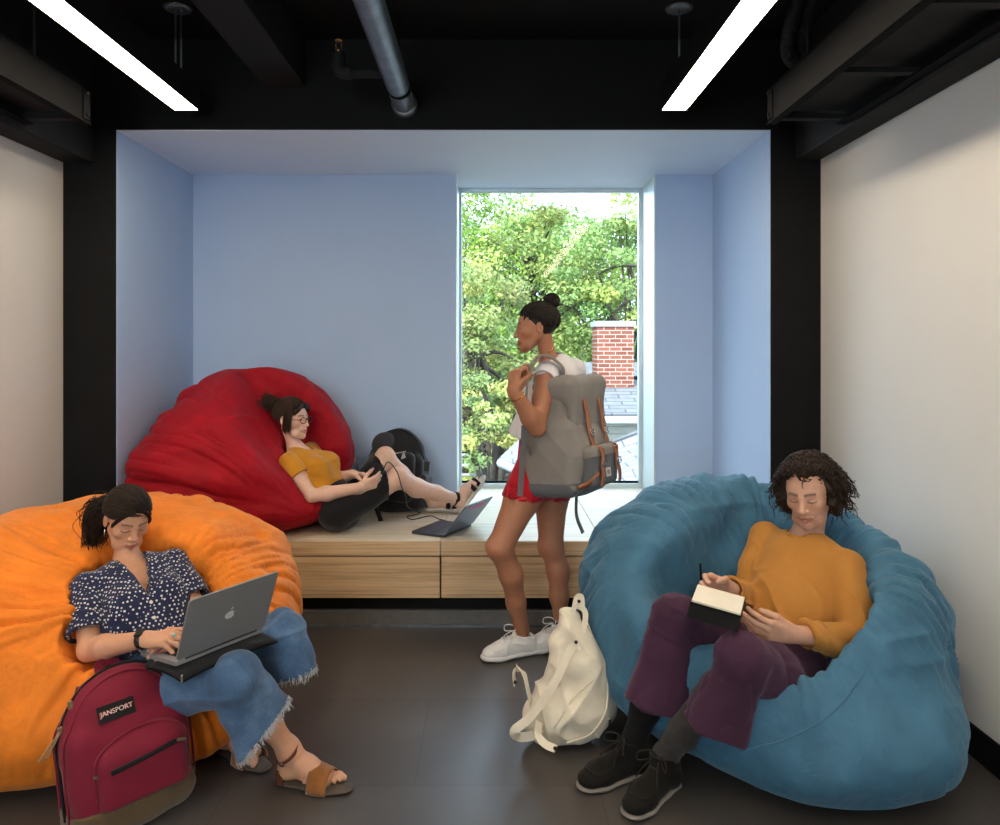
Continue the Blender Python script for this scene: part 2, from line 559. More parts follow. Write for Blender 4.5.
struct('trim_2', B(((XR-.135, YR, 2.42), (XR, YB, ZC))), M['charcoal'], .012)       # dropped soffit over the right wall
struct('beam', B(((-1.17, YR, 2.80), (-.96, YB, ZC))), M['charcoal'], .006)
struct('trim_3', B(((NX0, YB-.012, 0), (NX1, YB+.1, .078)), ((NX0, YB-.016, .074), (NX1, YB, .084))), M['kick'], .002)
struct('trim_4', B(((NX0, YB+.03, .078), (NX1, YB+.1, .16))), M['black'])
struct('trim_5', B(((NX0, YB-.022, 0), (NX1, YB-.012, .012))), M['pipe'])

# window
wf = thing('window_1', None, None, ((WX0+WX1)/2, WY-.03, BZ), kind='structure')
fr = MB(); y0, y1 = WY-.05, WY
fr.box((WX0, y0, BZ), (WX0+.022, y1, NZ)); fr.box((WX1-.03, y0, BZ), (WX1, y1, NZ))
fr.box((WX0+.022, y0, NZ-.028), (WX1-.03, y1, NZ)); fr.box((WX0+.022, y0, BZ), (WX1-.03, y1, BZ+.035))
obj('frame', fr.geo(), M['alu'], wf, smooth=False, bevel=.003)
jm = MB(); jm.box((WX1-.004, NY+.01, BZ), (WX1-.0005, WY-.05, NZ)); jm.box((WX0+.0005, NY+.01, BZ), (WX0+.004, WY-.05, NZ))
jm.box((WX1-.012, NY-.004, BZ), (WX1-.0005, NY+.02, NZ)); jm.box((WX0+.0005, NY-.004, BZ), (WX0+.009, NY+.02, NZ))
obj('jamb', jm.geo(), M['alu'], wf, smooth=False)
gk = MB(); gk.box((WX0+.022, WY-.03, BZ+.035), (WX1-.03, WY-.02, BZ+.05))
obj('gasket', gk.geo(), M['black'], wf, smooth=False)
t = NT('window_glass')
tr = t.n.new('ShaderNodeBsdfTransparent'); gl = t.n.new('ShaderNodeBsdfGlossy'); mx = t.n.new('ShaderNodeMixShader'); fz = t.n.new('ShaderNodeFresnel')
tr.inputs['Color'].default_value = (.95, .97, .96, 1); gl.inputs['Roughness'].default_value = .02; fz.inputs['IOR'].default_value = 1.45
t.l.new(t.math('MULTIPLY', fz.outputs[0], .28), mx.inputs[0]); t.l.new(tr.outputs[0], mx.inputs[1]); t.l.new(gl.outputs[0], mx.inputs[2]); t.l.new(mx.outputs[0], t.out.inputs['Surface'])
M['glass'] = t.m
g_ = MB(); g_.box((WX0+.02, WY-.022, BZ+.03), (WX1-.028, WY-.016, NZ-.02))
obj('pane', g_.geo(), M['glass'], wf, smooth=False)

w2 = thing('added_window', None, None, (-1.2, YR-.05, RW[2]), kind='structure')  # made-up window behind the camera, added to carry the fill lamp
m = MB(); ya, yb = YR-.08, YR-.03
for x in (RW[0], (RW[0]+RW[1])/2-.025, RW[1]-.05): m.box((x, ya, RW[2]), (x+.05, yb, RW[3]))
m.box((RW[0]+.05, ya, RW[2]), (RW[1]-.05, yb, RW[2]+.05)); m.box((RW[0]+.05, ya, RW[3]-.05), (RW[1]-.05, yb, RW[3]))
obj('frame', m.geo(), M['alu'], w2, smooth=False)
m = MB(); m.box((RW[0]+.04, YR-.06, RW[2]+.04), (RW[1]-.04, YR-.054, RW[3]-.04)); obj('pane', m.geo(), M['glass'], w2, smooth=False)

# ------------------------------------------------ bench: four cabinets under one continuous top
ub = [NX0+.002, -1.088, -.255, .578, NX1-.002]
where = ['leftmost bamboo bench cabinet, largely hidden by the orange bean bag',
         'bamboo bench cabinet below the reclining woman in black shorts',
         'bamboo bench cabinet behind the standing woman\'s bare legs',
         'rightmost bamboo bench cabinet, hidden behind the blue bean bag']
for i in range(4):
    x0, x1 = ub[i], ub[i+1]
    bu = thing('bench_cabinet', where[i], 'cabinet', ((x0+x1)/2, YB, .155), 'drawer cabinets under the window bench')
    obj('carcass', B(((x0+.002, YB, .16), (x1-.002, NY-.01, BZ-.0765))).geo(), M['black'], bu, smooth=False)
    obj('drawer_front', B(((x0+.004, YB-.03, .155), (x1-.004, YB-.001, .366))).geo(), M['ply'], bu, smooth=False, bevel=.002)
bt = MB()
for i in range(4):
    bt.box((ub[i]+.0015, YB-.03, BZ-.075), (ub[i+1]-.0015, NY, BZ))
bt.box((WX0+.006, NY, BZ-.075), (WX1-.006, WY-.05, BZ))
tp = thing('window_bench', 'long pale bamboo bench top filling the window alcove', 'bench', ((NX0+NX1)/2, 4.4, BZ-.075))
obj('bench_surface', bt.geo(), M['ply_top'], tp, smooth=False, bevel=.002)
ed = MB()
for i in range(4):
    ed.box((ub[i]+.004, YB-.034, BZ-.074), (ub[i+1]-.004, YB-.0302, BZ-.002))
obj('front_edge', ed.geo(), M['ply'], tp, smooth=False)

# ------------------------------------------------ linear pendant lights
t = NT('lamp_diffuser'); t.set(col=(.9, .85, .75), emit=(1., .84, .64), estr=30.0, rough=.4); M['lamp'] = t.m
def pendant(x0, x1, label, rods):
    zb = 2.594; ye = 3.65
    L = thing('pendant_light', label, 'ceiling light', ((x0+x1)/2, 1.2, zb), 'linear pendant lights')
    h = MB(); th = .004
    h.box((x0, -1.6, zb+.004), (x0+th, ye, zb+.13)); h.box((x1-th, -1.6, zb+.004), (x1, ye, zb+.13))
    h.box((x0+th, -1.6, zb+.118), (x1-th, ye, zb+.13)); h.box((x0+th, ye-.006, zb+.004), (x1-th, ye, zb+.118)); h.box((x0+th, -1.6, zb+.004), (x1-th, -1.594, zb+.118))
    obj('housing', h.geo(), M['black_metal'], L, smooth=False)
    d = MB(); d.box((x0+th, -1.59, zb+.008), (x1-th, ye-.006, zb+.012))
    obj('diffuser', d.geo(), M['lamp'], L, smooth=False)
    for y in (3.54, .6):
        cn = MB(); cn.lathe([(0.001, -.012), (.05, -.012), (.062, -.006), (.064, 0)], ((x0+x1)/2, y, ZC), (0, 0, 1), 28)
        co = obj('canopy', cn.geo(), M['pipe'], L)
        for dx in rods:
            obj('rod', tube([((x0+x1)/2+dx, y, ZC-.012), ((x0+x1)/2+dx, y, zb+.13)], .005, 8), M['pipe'], co)
    return L
pendant(-1.535, -1.41, 'long black linear pendant light above the red bean bag', (-.012, .014))
pendant(.83, .956, 'long black linear pendant light above the blue bean bag', (0,))

# ------------------------------------------------ cable trays beside the soffits
def tray(x0, x1, sgn, label):
    z0, z1, ye = 2.437, 2.575, 3.3
    T = thing('cable_tray', label, 'cable tray', ((x0+x1)/2, 1., z0), 'cable trays')
    for xx, s in ((x0, 1), (x1, -1)):
        r = MB(); a, b = sorted((xx, xx+s*.006)); r.box((a, -2.0, z0), (b, ye, z1))
        a, b = sorted((xx-.004*s, xx+s*.036)); r.box((a, -2.0, z0-.006), (b, ye+.01, z0)); r.box((a, -2.0, z1), (b, ye+.01, z1+.006))
        obj('side_rail', r.geo(), M['black_metal'], T, smooth=False)
    for y in [3.27 - .545*i for i in range(10)]:
        obj('rung', B(((x0+.008, y-.02, z0+.004), (x1-.008, y+.02, z0+.010)), ((x0+.008, y-.004, z0+.010), (x1-.008, y+.004, z0+.03))).geo(), M['charcoal'], T, smooth=False)
    obj('tray_panel', B(((x0+.007, -2.0, z0+.05), (x1-.007, ye-.01, z0+.054))).geo(), M['charcoal'], T, smooth=False)
    sp = MB(); fx = x0 if sgn > 0 else x1
    sp.box((fx-.003, ye-.05, z0+.004), (fx+.003+.006, ye-.046, z1-.004))
    obj('splice_plate', B(((fx-.007, ye-.055, z0+.006), (fx+.009, ye-.005, z1-.006))).geo(), M['black_metal'], T, smooth=False, bevel=.002)
    for zz in (z0+.025, z1-.02):
        b = MB(); b.lathe([(.008, 0), (.008, .006), (.004, .009)], (fx-.007 if sgn > 0 else fx+.009, ye-.03, zz), (-sgn, 0, 0), 10)
        obj('bolt', b.geo(), M['charcoal'], T)
    for y in (2.9, 1.2, -.6):
        obj('hanger_rod', tube([(fx+.003, y, z1), (fx+.003, y, ZC)], .005, 8), M['charcoal'], T)
    return T
tray(1.225, 1.565, 1, 'black steel cable tray hung along the right wall')
tray(-2.05, -1.765, -1, 'black steel cable tray hung along the left wall')

# ribbed flexible conduit dropping to the right tray
def flex(pts, r, nm, lab):
    p = smooth_path(pts, 26)
    rr = r*(1 + .10*np.sin(np.arange(len(p))*1.6))
    return tag(obj(nm, tube(p, rr, 12), M['charcoal']), lab, 'conduit', 'conduits over the right tray')
flex([(1.14, 2.35, 3.05), (1.12, 2.55, 2.84), (1.14, 2.82, 2.70), (1.20, 3.02, 2.63), (1.30, 3.10, 2.60)], .026, 'flexible_conduit', 'outer black flexible conduit curving down to the right cable tray')
flex([(1.22, 2.40, 3.05), (1.20, 2.58, 2.88), (1.22, 2.84, 2.75), (1.27, 3.02, 2.66), (1.36, 3.08, 2.60)], .024, 'flexible_conduit', 'inner black flexible conduit curving down to the right cable tray')

# ------------------------------------------------ sprinkler main
sp = thing('sprinkler_pipe', 'grey metal sprinkler pipe running under the black ceiling', 'pipe', (-.43, 1, 2.70))
yy = np.linspace(-2.0, 3.9, 60)
obj('pipe', tube([(-.412-.030*(y+2)/5.9, y, 2.70) for y in yy], .056, 20), M['pipe'], sp)
cl = MB(); cl.lathe([(.056, -.03), (.066, -.028), (.066, .028), (.056, .03)], (-.44, 3.86, 2.70), (0, 1, 0), 20)
obj('coupling', cl.geo(), M['pipe'], sp)
bp = obj('branch_pipe', tube([(-.44, 3.42, 2.70), (-.66, 3.42, 2.70)], .024, 12), M['charcoal'], sp)
obj('elbow', tube(smooth_path([(-.63, 3.42, 2.70), (-.675, 3.42, 2.705), (-.69, 3.42, 2.73), (-.69, 3.42, 2.79)], 5), .031, 12), M['charcoal'], sp)
hd = MB(); c0 = (-.69, 3.42, 2.79)
hd.lathe([(.012, 0), (.016, .006), (.016, .016), (.007, .018), (.007, .022)], c0, (0, 0, 1), 12)
hd.tube([(-.70, 3.42, 2.81), (-.704, 3.42, 2.83), (-.694, 3.42, 2.846)], .003, 6); hd.tube([(-.68, 3.42, 2.81), (-.676, 3.42, 2.83), (-.686, 3.42, 2.846)], .003, 6)
hd.lathe([(.016, .054), (.018, .056), (.018, .059)], c0, (0, 0, 1), 14)
tag(obj('sprinkler_head', hd.geo(), plain('brass', (.55, .30, .12), .3, metal=1, bump=0), sp), 'brass sprinkler head')
for y in (3.6, 2.0, .4):
    ob = MB(); ob.tube([(-.437, y, 2.758), (-.437, y, 3.05)], .006, 8); ob.lathe([(.058, -.012), (.061, -.012), (.061, .012), (.058, .012)], (-.437, y, 2.70), (0, 1, 0), 20)
    obj('pipe_hanger', ob.geo(), M['black_metal'], sp)

# ------------------------------------------------ camera, daylight, added rear fill lamp, exposure
cam = bpy.data.cameras.new('camera'); co = bpy.data.objects.new('camera', cam); COL.objects.link(co)
co.location = (0, 0, CAMZ); co.rotation_euler = (math.pi/2, 0, 0)
cam.sensor_fit = 'HORIZONTAL'; cam.sensor_width = 36; cam.lens = 36*FPX/1000
cam.shift_x = (500-PX0)/1000; cam.shift_y = -(412.5-HY)/1000
cam.clip_end = 500; cam.clip_start = .05
SC.camera = co
w = bpy.data.worlds.new('sky'); SC.world = w; w.use_nodes = True
bg = w.node_tree.nodes['Background']; bg.inputs[0].default_value = (.62, .80, 1.0, 1); bg.inputs[1].default_value = 7.0
sun = bpy.data.lights.new('sun', 'SUN'); sun.energy = 9.0; sun.angle = .01; sun.color = (1, .95, .86)
so = bpy.data.objects.new('sun', sun); COL.objects.link(so); so.location = (0, -5, 12)
so.rotation_euler = Vector((.35, .72, -.85)).to_track_quat('-Z', 'Y').to_euler()
pl = bpy.data.lights.new('window_portal', 'AREA'); pl.shape = 'RECTANGLE'; pl.size = WX1-WX0; pl.size_y = NZ-BZ; pl.cycles.is_portal = True
po = bpy.data.objects.new('window_portal', pl); COL.objects.link(po); po.location = ((WX0+WX1)/2, WY+.06, (BZ+NZ)/2); po.rotation_euler = (-math.pi/2, 0, 0)
dl = bpy.data.lights.new('rear_fill_light', 'AREA'); dl.shape = 'RECTANGLE'; dl.size = RW[1]-RW[0]; dl.size_y = RW[3]-RW[2]; dl.energy = 44; dl.color = (1, .97, .93)  # added lamp that brightens the room through the made-up rear window
do = bpy.data.objects.new('rear_fill_light', dl); COL.objects.link(do); do.location = ((RW[0]+RW[1])/2, YR-.12, (RW[2]+RW[3])/2); do.rotation_euler = (math.pi/2, 0, 0)
SC.view_settings.view_transform = 'Standard'; SC.view_settings.look = 'None'; SC.view_settings.gamma = 1; SC.view_settings.use_curve_mapping = False
SC.view_settings.exposure = 0
SC.cycles.use_denoising = True
SC.cycles.max_bounces = 8; SC.cycles.diffuse_bounces = 5; SC.cycles.transparent_max_bounces = 12
SC.cycles.sample_clamp_indirect = 6
# ================================================================== OUTSIDE THE WINDOW (first floor: the ground is about 4 m below)
GZ = -3.6
t = NT('leaves')
at_ = t.n.new('ShaderNodeAttribute'); at_.attribute_name = 'Col'
t.set(col=at_.outputs['Color'], rough=.55, spec=.3)
dl = t.n.new('ShaderNodeBsdfTranslucent'); ms = t.n.new('ShaderNodeMixShader'); ms.inputs[0].default_value = .35
t.l.new(at_.outputs['Color'], dl.inputs['Color']); t.l.new(t.p.outputs[0], ms.inputs[1]); t.l.new(dl.outputs[0], ms.inputs[2]); t.l.new(ms.outputs[0], t.out.inputs['Surface'])
M['leaf'] = t.m
M['bark'] = plain('bark', (.055, .042, .032), .9, var=.3, scale=8, bump=.5, bscale=30)
M['dirt'] = plain('dirt', (.07, .052, .037), .95, var=.4, scale=1.5, bump=.3, bscale=9)
tag(obj('ground', B(((-40, 6.2, GZ-.2), (50, 90, GZ))).geo(), M['dirt'], smooth=False), kind='structure')

def tree(seed, base, height, rx, rz, label, hue=(.30, .45, .07), n_leaf=16000, leaf=.11, clump=None, low=.25):
    rg = np.random.default_rng(seed)
    T = thing('tree', label, 'tree', base, 'trees outside the window')
    base = A(base); cz = height - rz
    top = base + A(rg.normal()*.3, rg.normal()*.3, height*.8)
    mb = MB()
    tr_ = smooth_path([base, base+A(.1, .05, height*.3), base+A(-.05, .1, height*.55), top], 5)
    mb.tube(tr_, np.linspace(height*.028, .04, len(tr_)), 9)
    nc = clump or 120
    cl = []
    for i in range(nc):
        d = rg.normal(size=3); d /= np.linalg.norm(d); r = rg.uniform(.45, 1.0)**.6
        c = base + A(0, 0, cz) + d*r*A(rx, rx, rz)
        cl.append(c)
        if i % 3 == 0:
            s_ = tr_[int(rg.integers(len(tr_)//3, len(tr_)-1))]
            m_ = (s_+c)/2 + A(0, 0, .25)
            pp = smooth_path([s_, m_, c], 4)
            mb.tube(pp, np.linspace(.07, .012, len(pp)), 5)
    obj('trunk', mb.geo(), M['bark'], T)
    cl = np.array(cl)
    per = n_leaf//nc
    cc = np.repeat(cl, per, axis=0)
    sz = np.repeat(rg.uniform(.5, 1.15, nc), per)*rx*.30
    d = rg.normal(size=(len(cc), 3)); d /= np.linalg.norm(d, axis=1)[:, None]
    rad = rg.uniform(.2, 1, len(cc))**.5
    pos = cc + d*(rad*sz)[:, None]*A(1.15, 1.15, .62)
    nrm = d*.55 + rg.normal(size=d.shape)*.6 + A(0, 0, .5); nrm /= np.linalg.norm(nrm, axis=1)[:, None]
    u = np.cross(nrm, rg.normal(size=d.shape)); u /= np.linalg.norm(u, axis=1)[:, None]; v = np.cross(nrm, u)
    L = leaf*rg.uniform(.6, 1.3, len(cc))[:, None]
    V = np.stack([pos - u*L*.5, pos + v*L*.3 - nrm*L*.08, pos + u*L*.5, pos - v*L*.3 - nrm*L*.08], 1).reshape(-1, 3)
    Q = np.arange(len(V)).reshape(-1, 4)
    hv = .68*np.repeat(rg.uniform(.6, 1.3, nc), per)*rg.uniform(.75, 1.25, len(cc))
    warm = np.repeat(rg.uniform(-.12, .12, nc), per)
    col = np.stack([hue[0]*hv*(1+warm*1.5), hue[1]*hv, hue[2]*hv*(1-warm)], 1)
    obj('crown', (V, Q), M['leaf'], T, smooth=False, col=np.repeat(np.clip(col, 0, 1), 4, axis=0))
    return T

def gz(px, Y): return A((px-PX0)/FPX*Y, Y, GZ)
tree(1, gz(468, 15.5), 7.2, 1.55, 3.1, 'pale green tree close outside at the left edge of the window', (.40, .47, .15), 20000, .10)
tree(2, gz(530, 24), 9.9, 2.9, 3.8, 'broad bright green tree in the middle behind the grey roof', (.38, .49, .14), 30000, .14)
tree(3, gz(632, 21), 9.6, 2.3, 4.4, 'tall bright green tree beyond the brick chimney', (.40, .52, .15), 26000, .13)
tree(4, gz(498, 28), 12.0, 3.0, 5.2, 'tall green tree farther back on the left, top cut by the window frame', (.30, .40, .12), 24000, .15)
tree(5, gz(570, 31.5), 11.0, 4.2, 5.0, 'deep green tree farthest back between the tall ones', (.24, .33, .10), 24000, .17)
tree(6, gz(492, 12.5), 4.6, .75, 1.3, 'small leafy tree drooping beside the porch roof', (.40, .47, .15), 7000, .085, 50)
tree(7, gz(690, 26), 10.2, 3.2, 4.2, 'green tree half hidden by the right window jamb', (.28, .44, .06), 10000, .15)
tree(8, gz(428, 22), 10.4, 3.0, 4.4, 'green tree half hidden by the left window jamb', (.28, .44, .06), 10000, .15)

def shingle_mat(name, c1, c2, mortar, sx, sy, sc=1.0, msz=.012):
    t = NT(name); v = t.coord((1, 1, 1), kind='Generated' if False else 'Object')
    br = t.n.new('ShaderNodeTexBrick'); t.l.new(v, br.inputs['Vector'])
    br.inputs['Color1'].default_value = (*c1, 1); br.inputs['Color2'].default_value = (*c2, 1); br.inputs['Mortar'].default_value = (*mortar, 1)
    br.inputs['Scale'].default_value = sc; br.inputs['Brick Width'].default_value = sx; br.inputs['Row Height'].default_value = sy; br.inputs['Mortar Size'].default_value = msz
    n = t.noise(t.coord(), 5, 4)
    c = t.mix(.35, br.outputs['Color'], t.ramp(n, [(.3, (.3, .3, .3)), (.7, (.8, .8, .8))]), 'MULTIPLY')
    t.set(col=c, rough=.85, spec=.2, normal=t.bump(br.outputs['Fac'], -.4, .02))
    return t.m
M['shingle'] = shingle_mat('grey_shingles', (.12, .125, .135), (.15, .155, .165), (.06, .062, .07), .5, .17)
M['shingle_light'] = shingle_mat('pale_shingles', (.19, .195, .205), (.215, .22, .23), (.09, .092, .10), .36, .26, 1, .014)
M['siding'] = plain('cream_siding', (.26, .25, .20), .6, var=.04, scale=3)
M['gutter'] = plain('white_gutter', (.28, .29, .29), .45, var=.03)

def slab(o_name, a, b, c, d, th, mat, parent):
    m = MB(); a, b, c, d = map(A, (a, b, c, d)); n = unit(np.cross(b-a, d-a)); n = n if n[2] > 0 else -n
    m.prism([a, b, c, d], -n*th)
    return obj(o_name, m.geo(), mat, parent, smooth=False)

hx0, hx1 = 1.0, 6.5
H = thing('house', 'neighbouring house with grey shingle roof and brick chimney', 'house', (hx0+2.5, 14, GZ))
slab('front_roof', (hx0, 12.3, .35), (hx1, 12.3, .35), (hx1, 14.1, .86), (hx0, 14.1, .86), .12, M['shingle'], H)
slab('rear_roof', (hx0+.1, 14.4, .80), (hx1, 14.4, .80), (hx1, 17.4, 1.10), (hx0+.1, 17.4, 1.10), .12, M['shingle'], H)
obj('house_wall', B(((hx0+.25, 12.6, GZ), (hx1-.2, 16.5, .35))).geo(), M['siding'], H, smooth=False)
sd = MB()
for i in range(9): sd.box((hx0+.25, 12.575, -.75+i*.125), (hx1-.2, 12.6, -.75+i*.125+.112))
obj('clapboard', sd.geo(), M['siding'], H, smooth=False)
obj('gutter', B(((hx0-.02, 12.2, .20), (hx1, 12.31, .315))).geo(), M['gutter'], H, smooth=False, bevel=.02)
obj('ridge_cap', B(((hx0, 14.02, .83), (hx1, 14.2, .90))).geo(), M['black_metal'], H, smooth=False)
t = NT('chimney_brick'); v = t.coord((1, 1, 1), (math.pi/2, 0, 0))
br = t.n.new('ShaderNodeTexBrick'); t.l.new(v, br.inputs['Vector'])
for k_, v_ in (('Scale', 1), ('Brick Width', .21), ('Row Height', .075), ('Mortar Size', .008)): br.inputs[k_].default_value = v_
br.inputs['Color1'].default_value = (.13, .035, .02, 1); br.inputs['Color2'].default_value = (.19, .06, .035, 1); br.inputs['Mortar'].default_value = (.26, .23, .20, 1)
t.set(col=br.outputs['Color'], rough=.85, spec=.2); M['brick'] = t.m
ca, cb = P(597, 378, 13.6), P(634, 378, 13.6)
ch = obj('chimney', B(((ca[0], 13.6, .4), (cb[0], 14.25, 1.82))).geo(), M['brick'], H, smooth=False)
obj('chimney_cap', B(((ca[0]-.03, 13.57, 1.82), (cb[0]+.03, 14.28, 1.92))).geo(), M['gutter'], ch, smooth=False, bevel=.01)

# lower porch roof nearer the window
PR = thing('porch', 'white porch with pale shingle hip roof below the window', 'porch', (2.0, 9.6, GZ))
a = P(500, 457, 10.2); b = P(520, 438.5, 11.8); c = P(612, 443, 11.8); d = P(600, 500, 8.6); e = P(720, 395, 11.8); f_ = P(740, 520, 8.6)
m = MB(); th = A(0, 0, -.1)
Vs = [a, b, c, d]; m.prism(Vs, th)
obj('left_slope', m.geo(), M['shingle_light'], PR, smooth=False)
m = MB(); m.prism([d, c, P(665, 423, 11.8), f_], th)
obj('right_slope', m.geo(), M['shingle_light'], PR, smooth=False)
m = MB(); m.tube([c+A(0, 0, .02), P(665, 423, 11.8)+A(0, 0, .02)], .035, 6); obj('hip_ridge', m.geo(), M['shingle'], PR)
m = MB(); m.tube([a+A(0, 0, -.08), d+A(0, 0, -.08)], .06, 8); m.tube([a+A(0, 0, -.08), b+A(0, 0, -.08)], .05, 8); obj('gutter', m.geo(), M['gutter'], PR)
m = MB(); m.prism([a+A(.25, .1, -.12), d+A(.1, .3, -.12), A(d[0]+.1, d[1]+.3, GZ), A(a[0]+.25, a[1]+.1, GZ)], A(.15, .12, 0)); obj('porch_wall', m.geo(), M['gutter'], PR, smooth=False)
vp = P(602, 462, 10.2); obj('vent_pipe', tube([vp+A(0, 0, -.35), vp+A(0, 0, .12)], .09, 12), M['gutter'], PR)

# garden fence and far white house behind the trees
FN = thing('garden_fence', 'grey rail fence at the far edge of the garden', 'fence', (-.3, 13.2, GZ))
for y_, z_ in ((455, .03), (465.5, .035), (475, .03)):
    q0, q1 = P(380, y_, 13.2), P(540, y_, 13.2)
    obj('rail', tube([q0, q1], z_, 6), M['gutter'], FN)
for px in (400, 440, 478, 515):
    q = P(px, 450, 13.2); obj('fence_post', tube([A(q[0], q[1], GZ), q], .04, 6), M['bark'], FN)
bank = MB()
bk = [P(330, 452, 14.5), P(560, 452, 14.5)]
bank.prism([A(bk[0][0], 13.6, GZ), A(bk[1][0], 13.6, GZ), A(bk[1][0], 13.9, bk[1][2]-.5), A(bk[0][0], 13.9, bk[0][2]-.5)], A(0, 6, .9))
tag(obj('garden_bank', bank.geo(), M['dirt'], smooth=False), 'bare brown earth bank behind the rail fence', 'bank', kind='structure')
FH = thing('house', 'white house glimpsed through the trees at the left', 'house', (-1, 38, GZ))
obj('house_wall', B(((-4, 38, GZ), (5, 44, .8))).geo(), M['gutter'], FH, smooth=False)
slab('roof', (-4.3, 37.6, .7), (5.3, 37.6, .7), (5.3, 41, 2.6), (-4.3, 41, 2.6), .2, M['shingle'], FH)
slab('roof', (-4.3, 44.4, .7), (5.3, 44.4, .7), (5.3, 41, 2.6), (-4.3, 41, 2.6), .2, M['shingle'], FH)
for i in range(4):
    obj('house_window', B(((-3.2+i*2.1, 37.95, -1.4), (-2.3+i*2.1, 38.01, .1))).geo(), M['black_metal'], FH, smooth=False)
# ================================================================== FIGURES: shared sculpting
t = NT('skin'); v = t.coord()
at_ = t.n.new('ShaderNodeAttribute'); at_.attribute_name = 'Col'
sp_ = t.noise(v, 45, 4, .6)
cc_ = t.mix(.5, at_.outputs['Color'], t.ramp(sp_, [(.35, (.86, .84, .83)), (.65, (1, 1, 1))]), 'MULTIPLY')
t.set(col=cc_, rough=.5, spec=.35, sss=.12, sscale=.012, sradius=(1., .35, .2), normal=t.bump(t.noise(v, 500, 2), .12, .0006))
M['skin'] = t.m
t = NT('painted'); at_ = t.n.new('ShaderNodeAttribute'); at_.attribute_name = 'Col'
t.set(col=at_.outputs['Color'], rough=.25, spec=.5); M['eye'] = t.m
def hair_mat(name, a, b):
    t = NT(name); f = t.noise(t.coord(), 90, 3)
    t.set(col=t.ramp(f, [(.3, a), (.7, b)]), rough=.55, spec=.25); return t.m

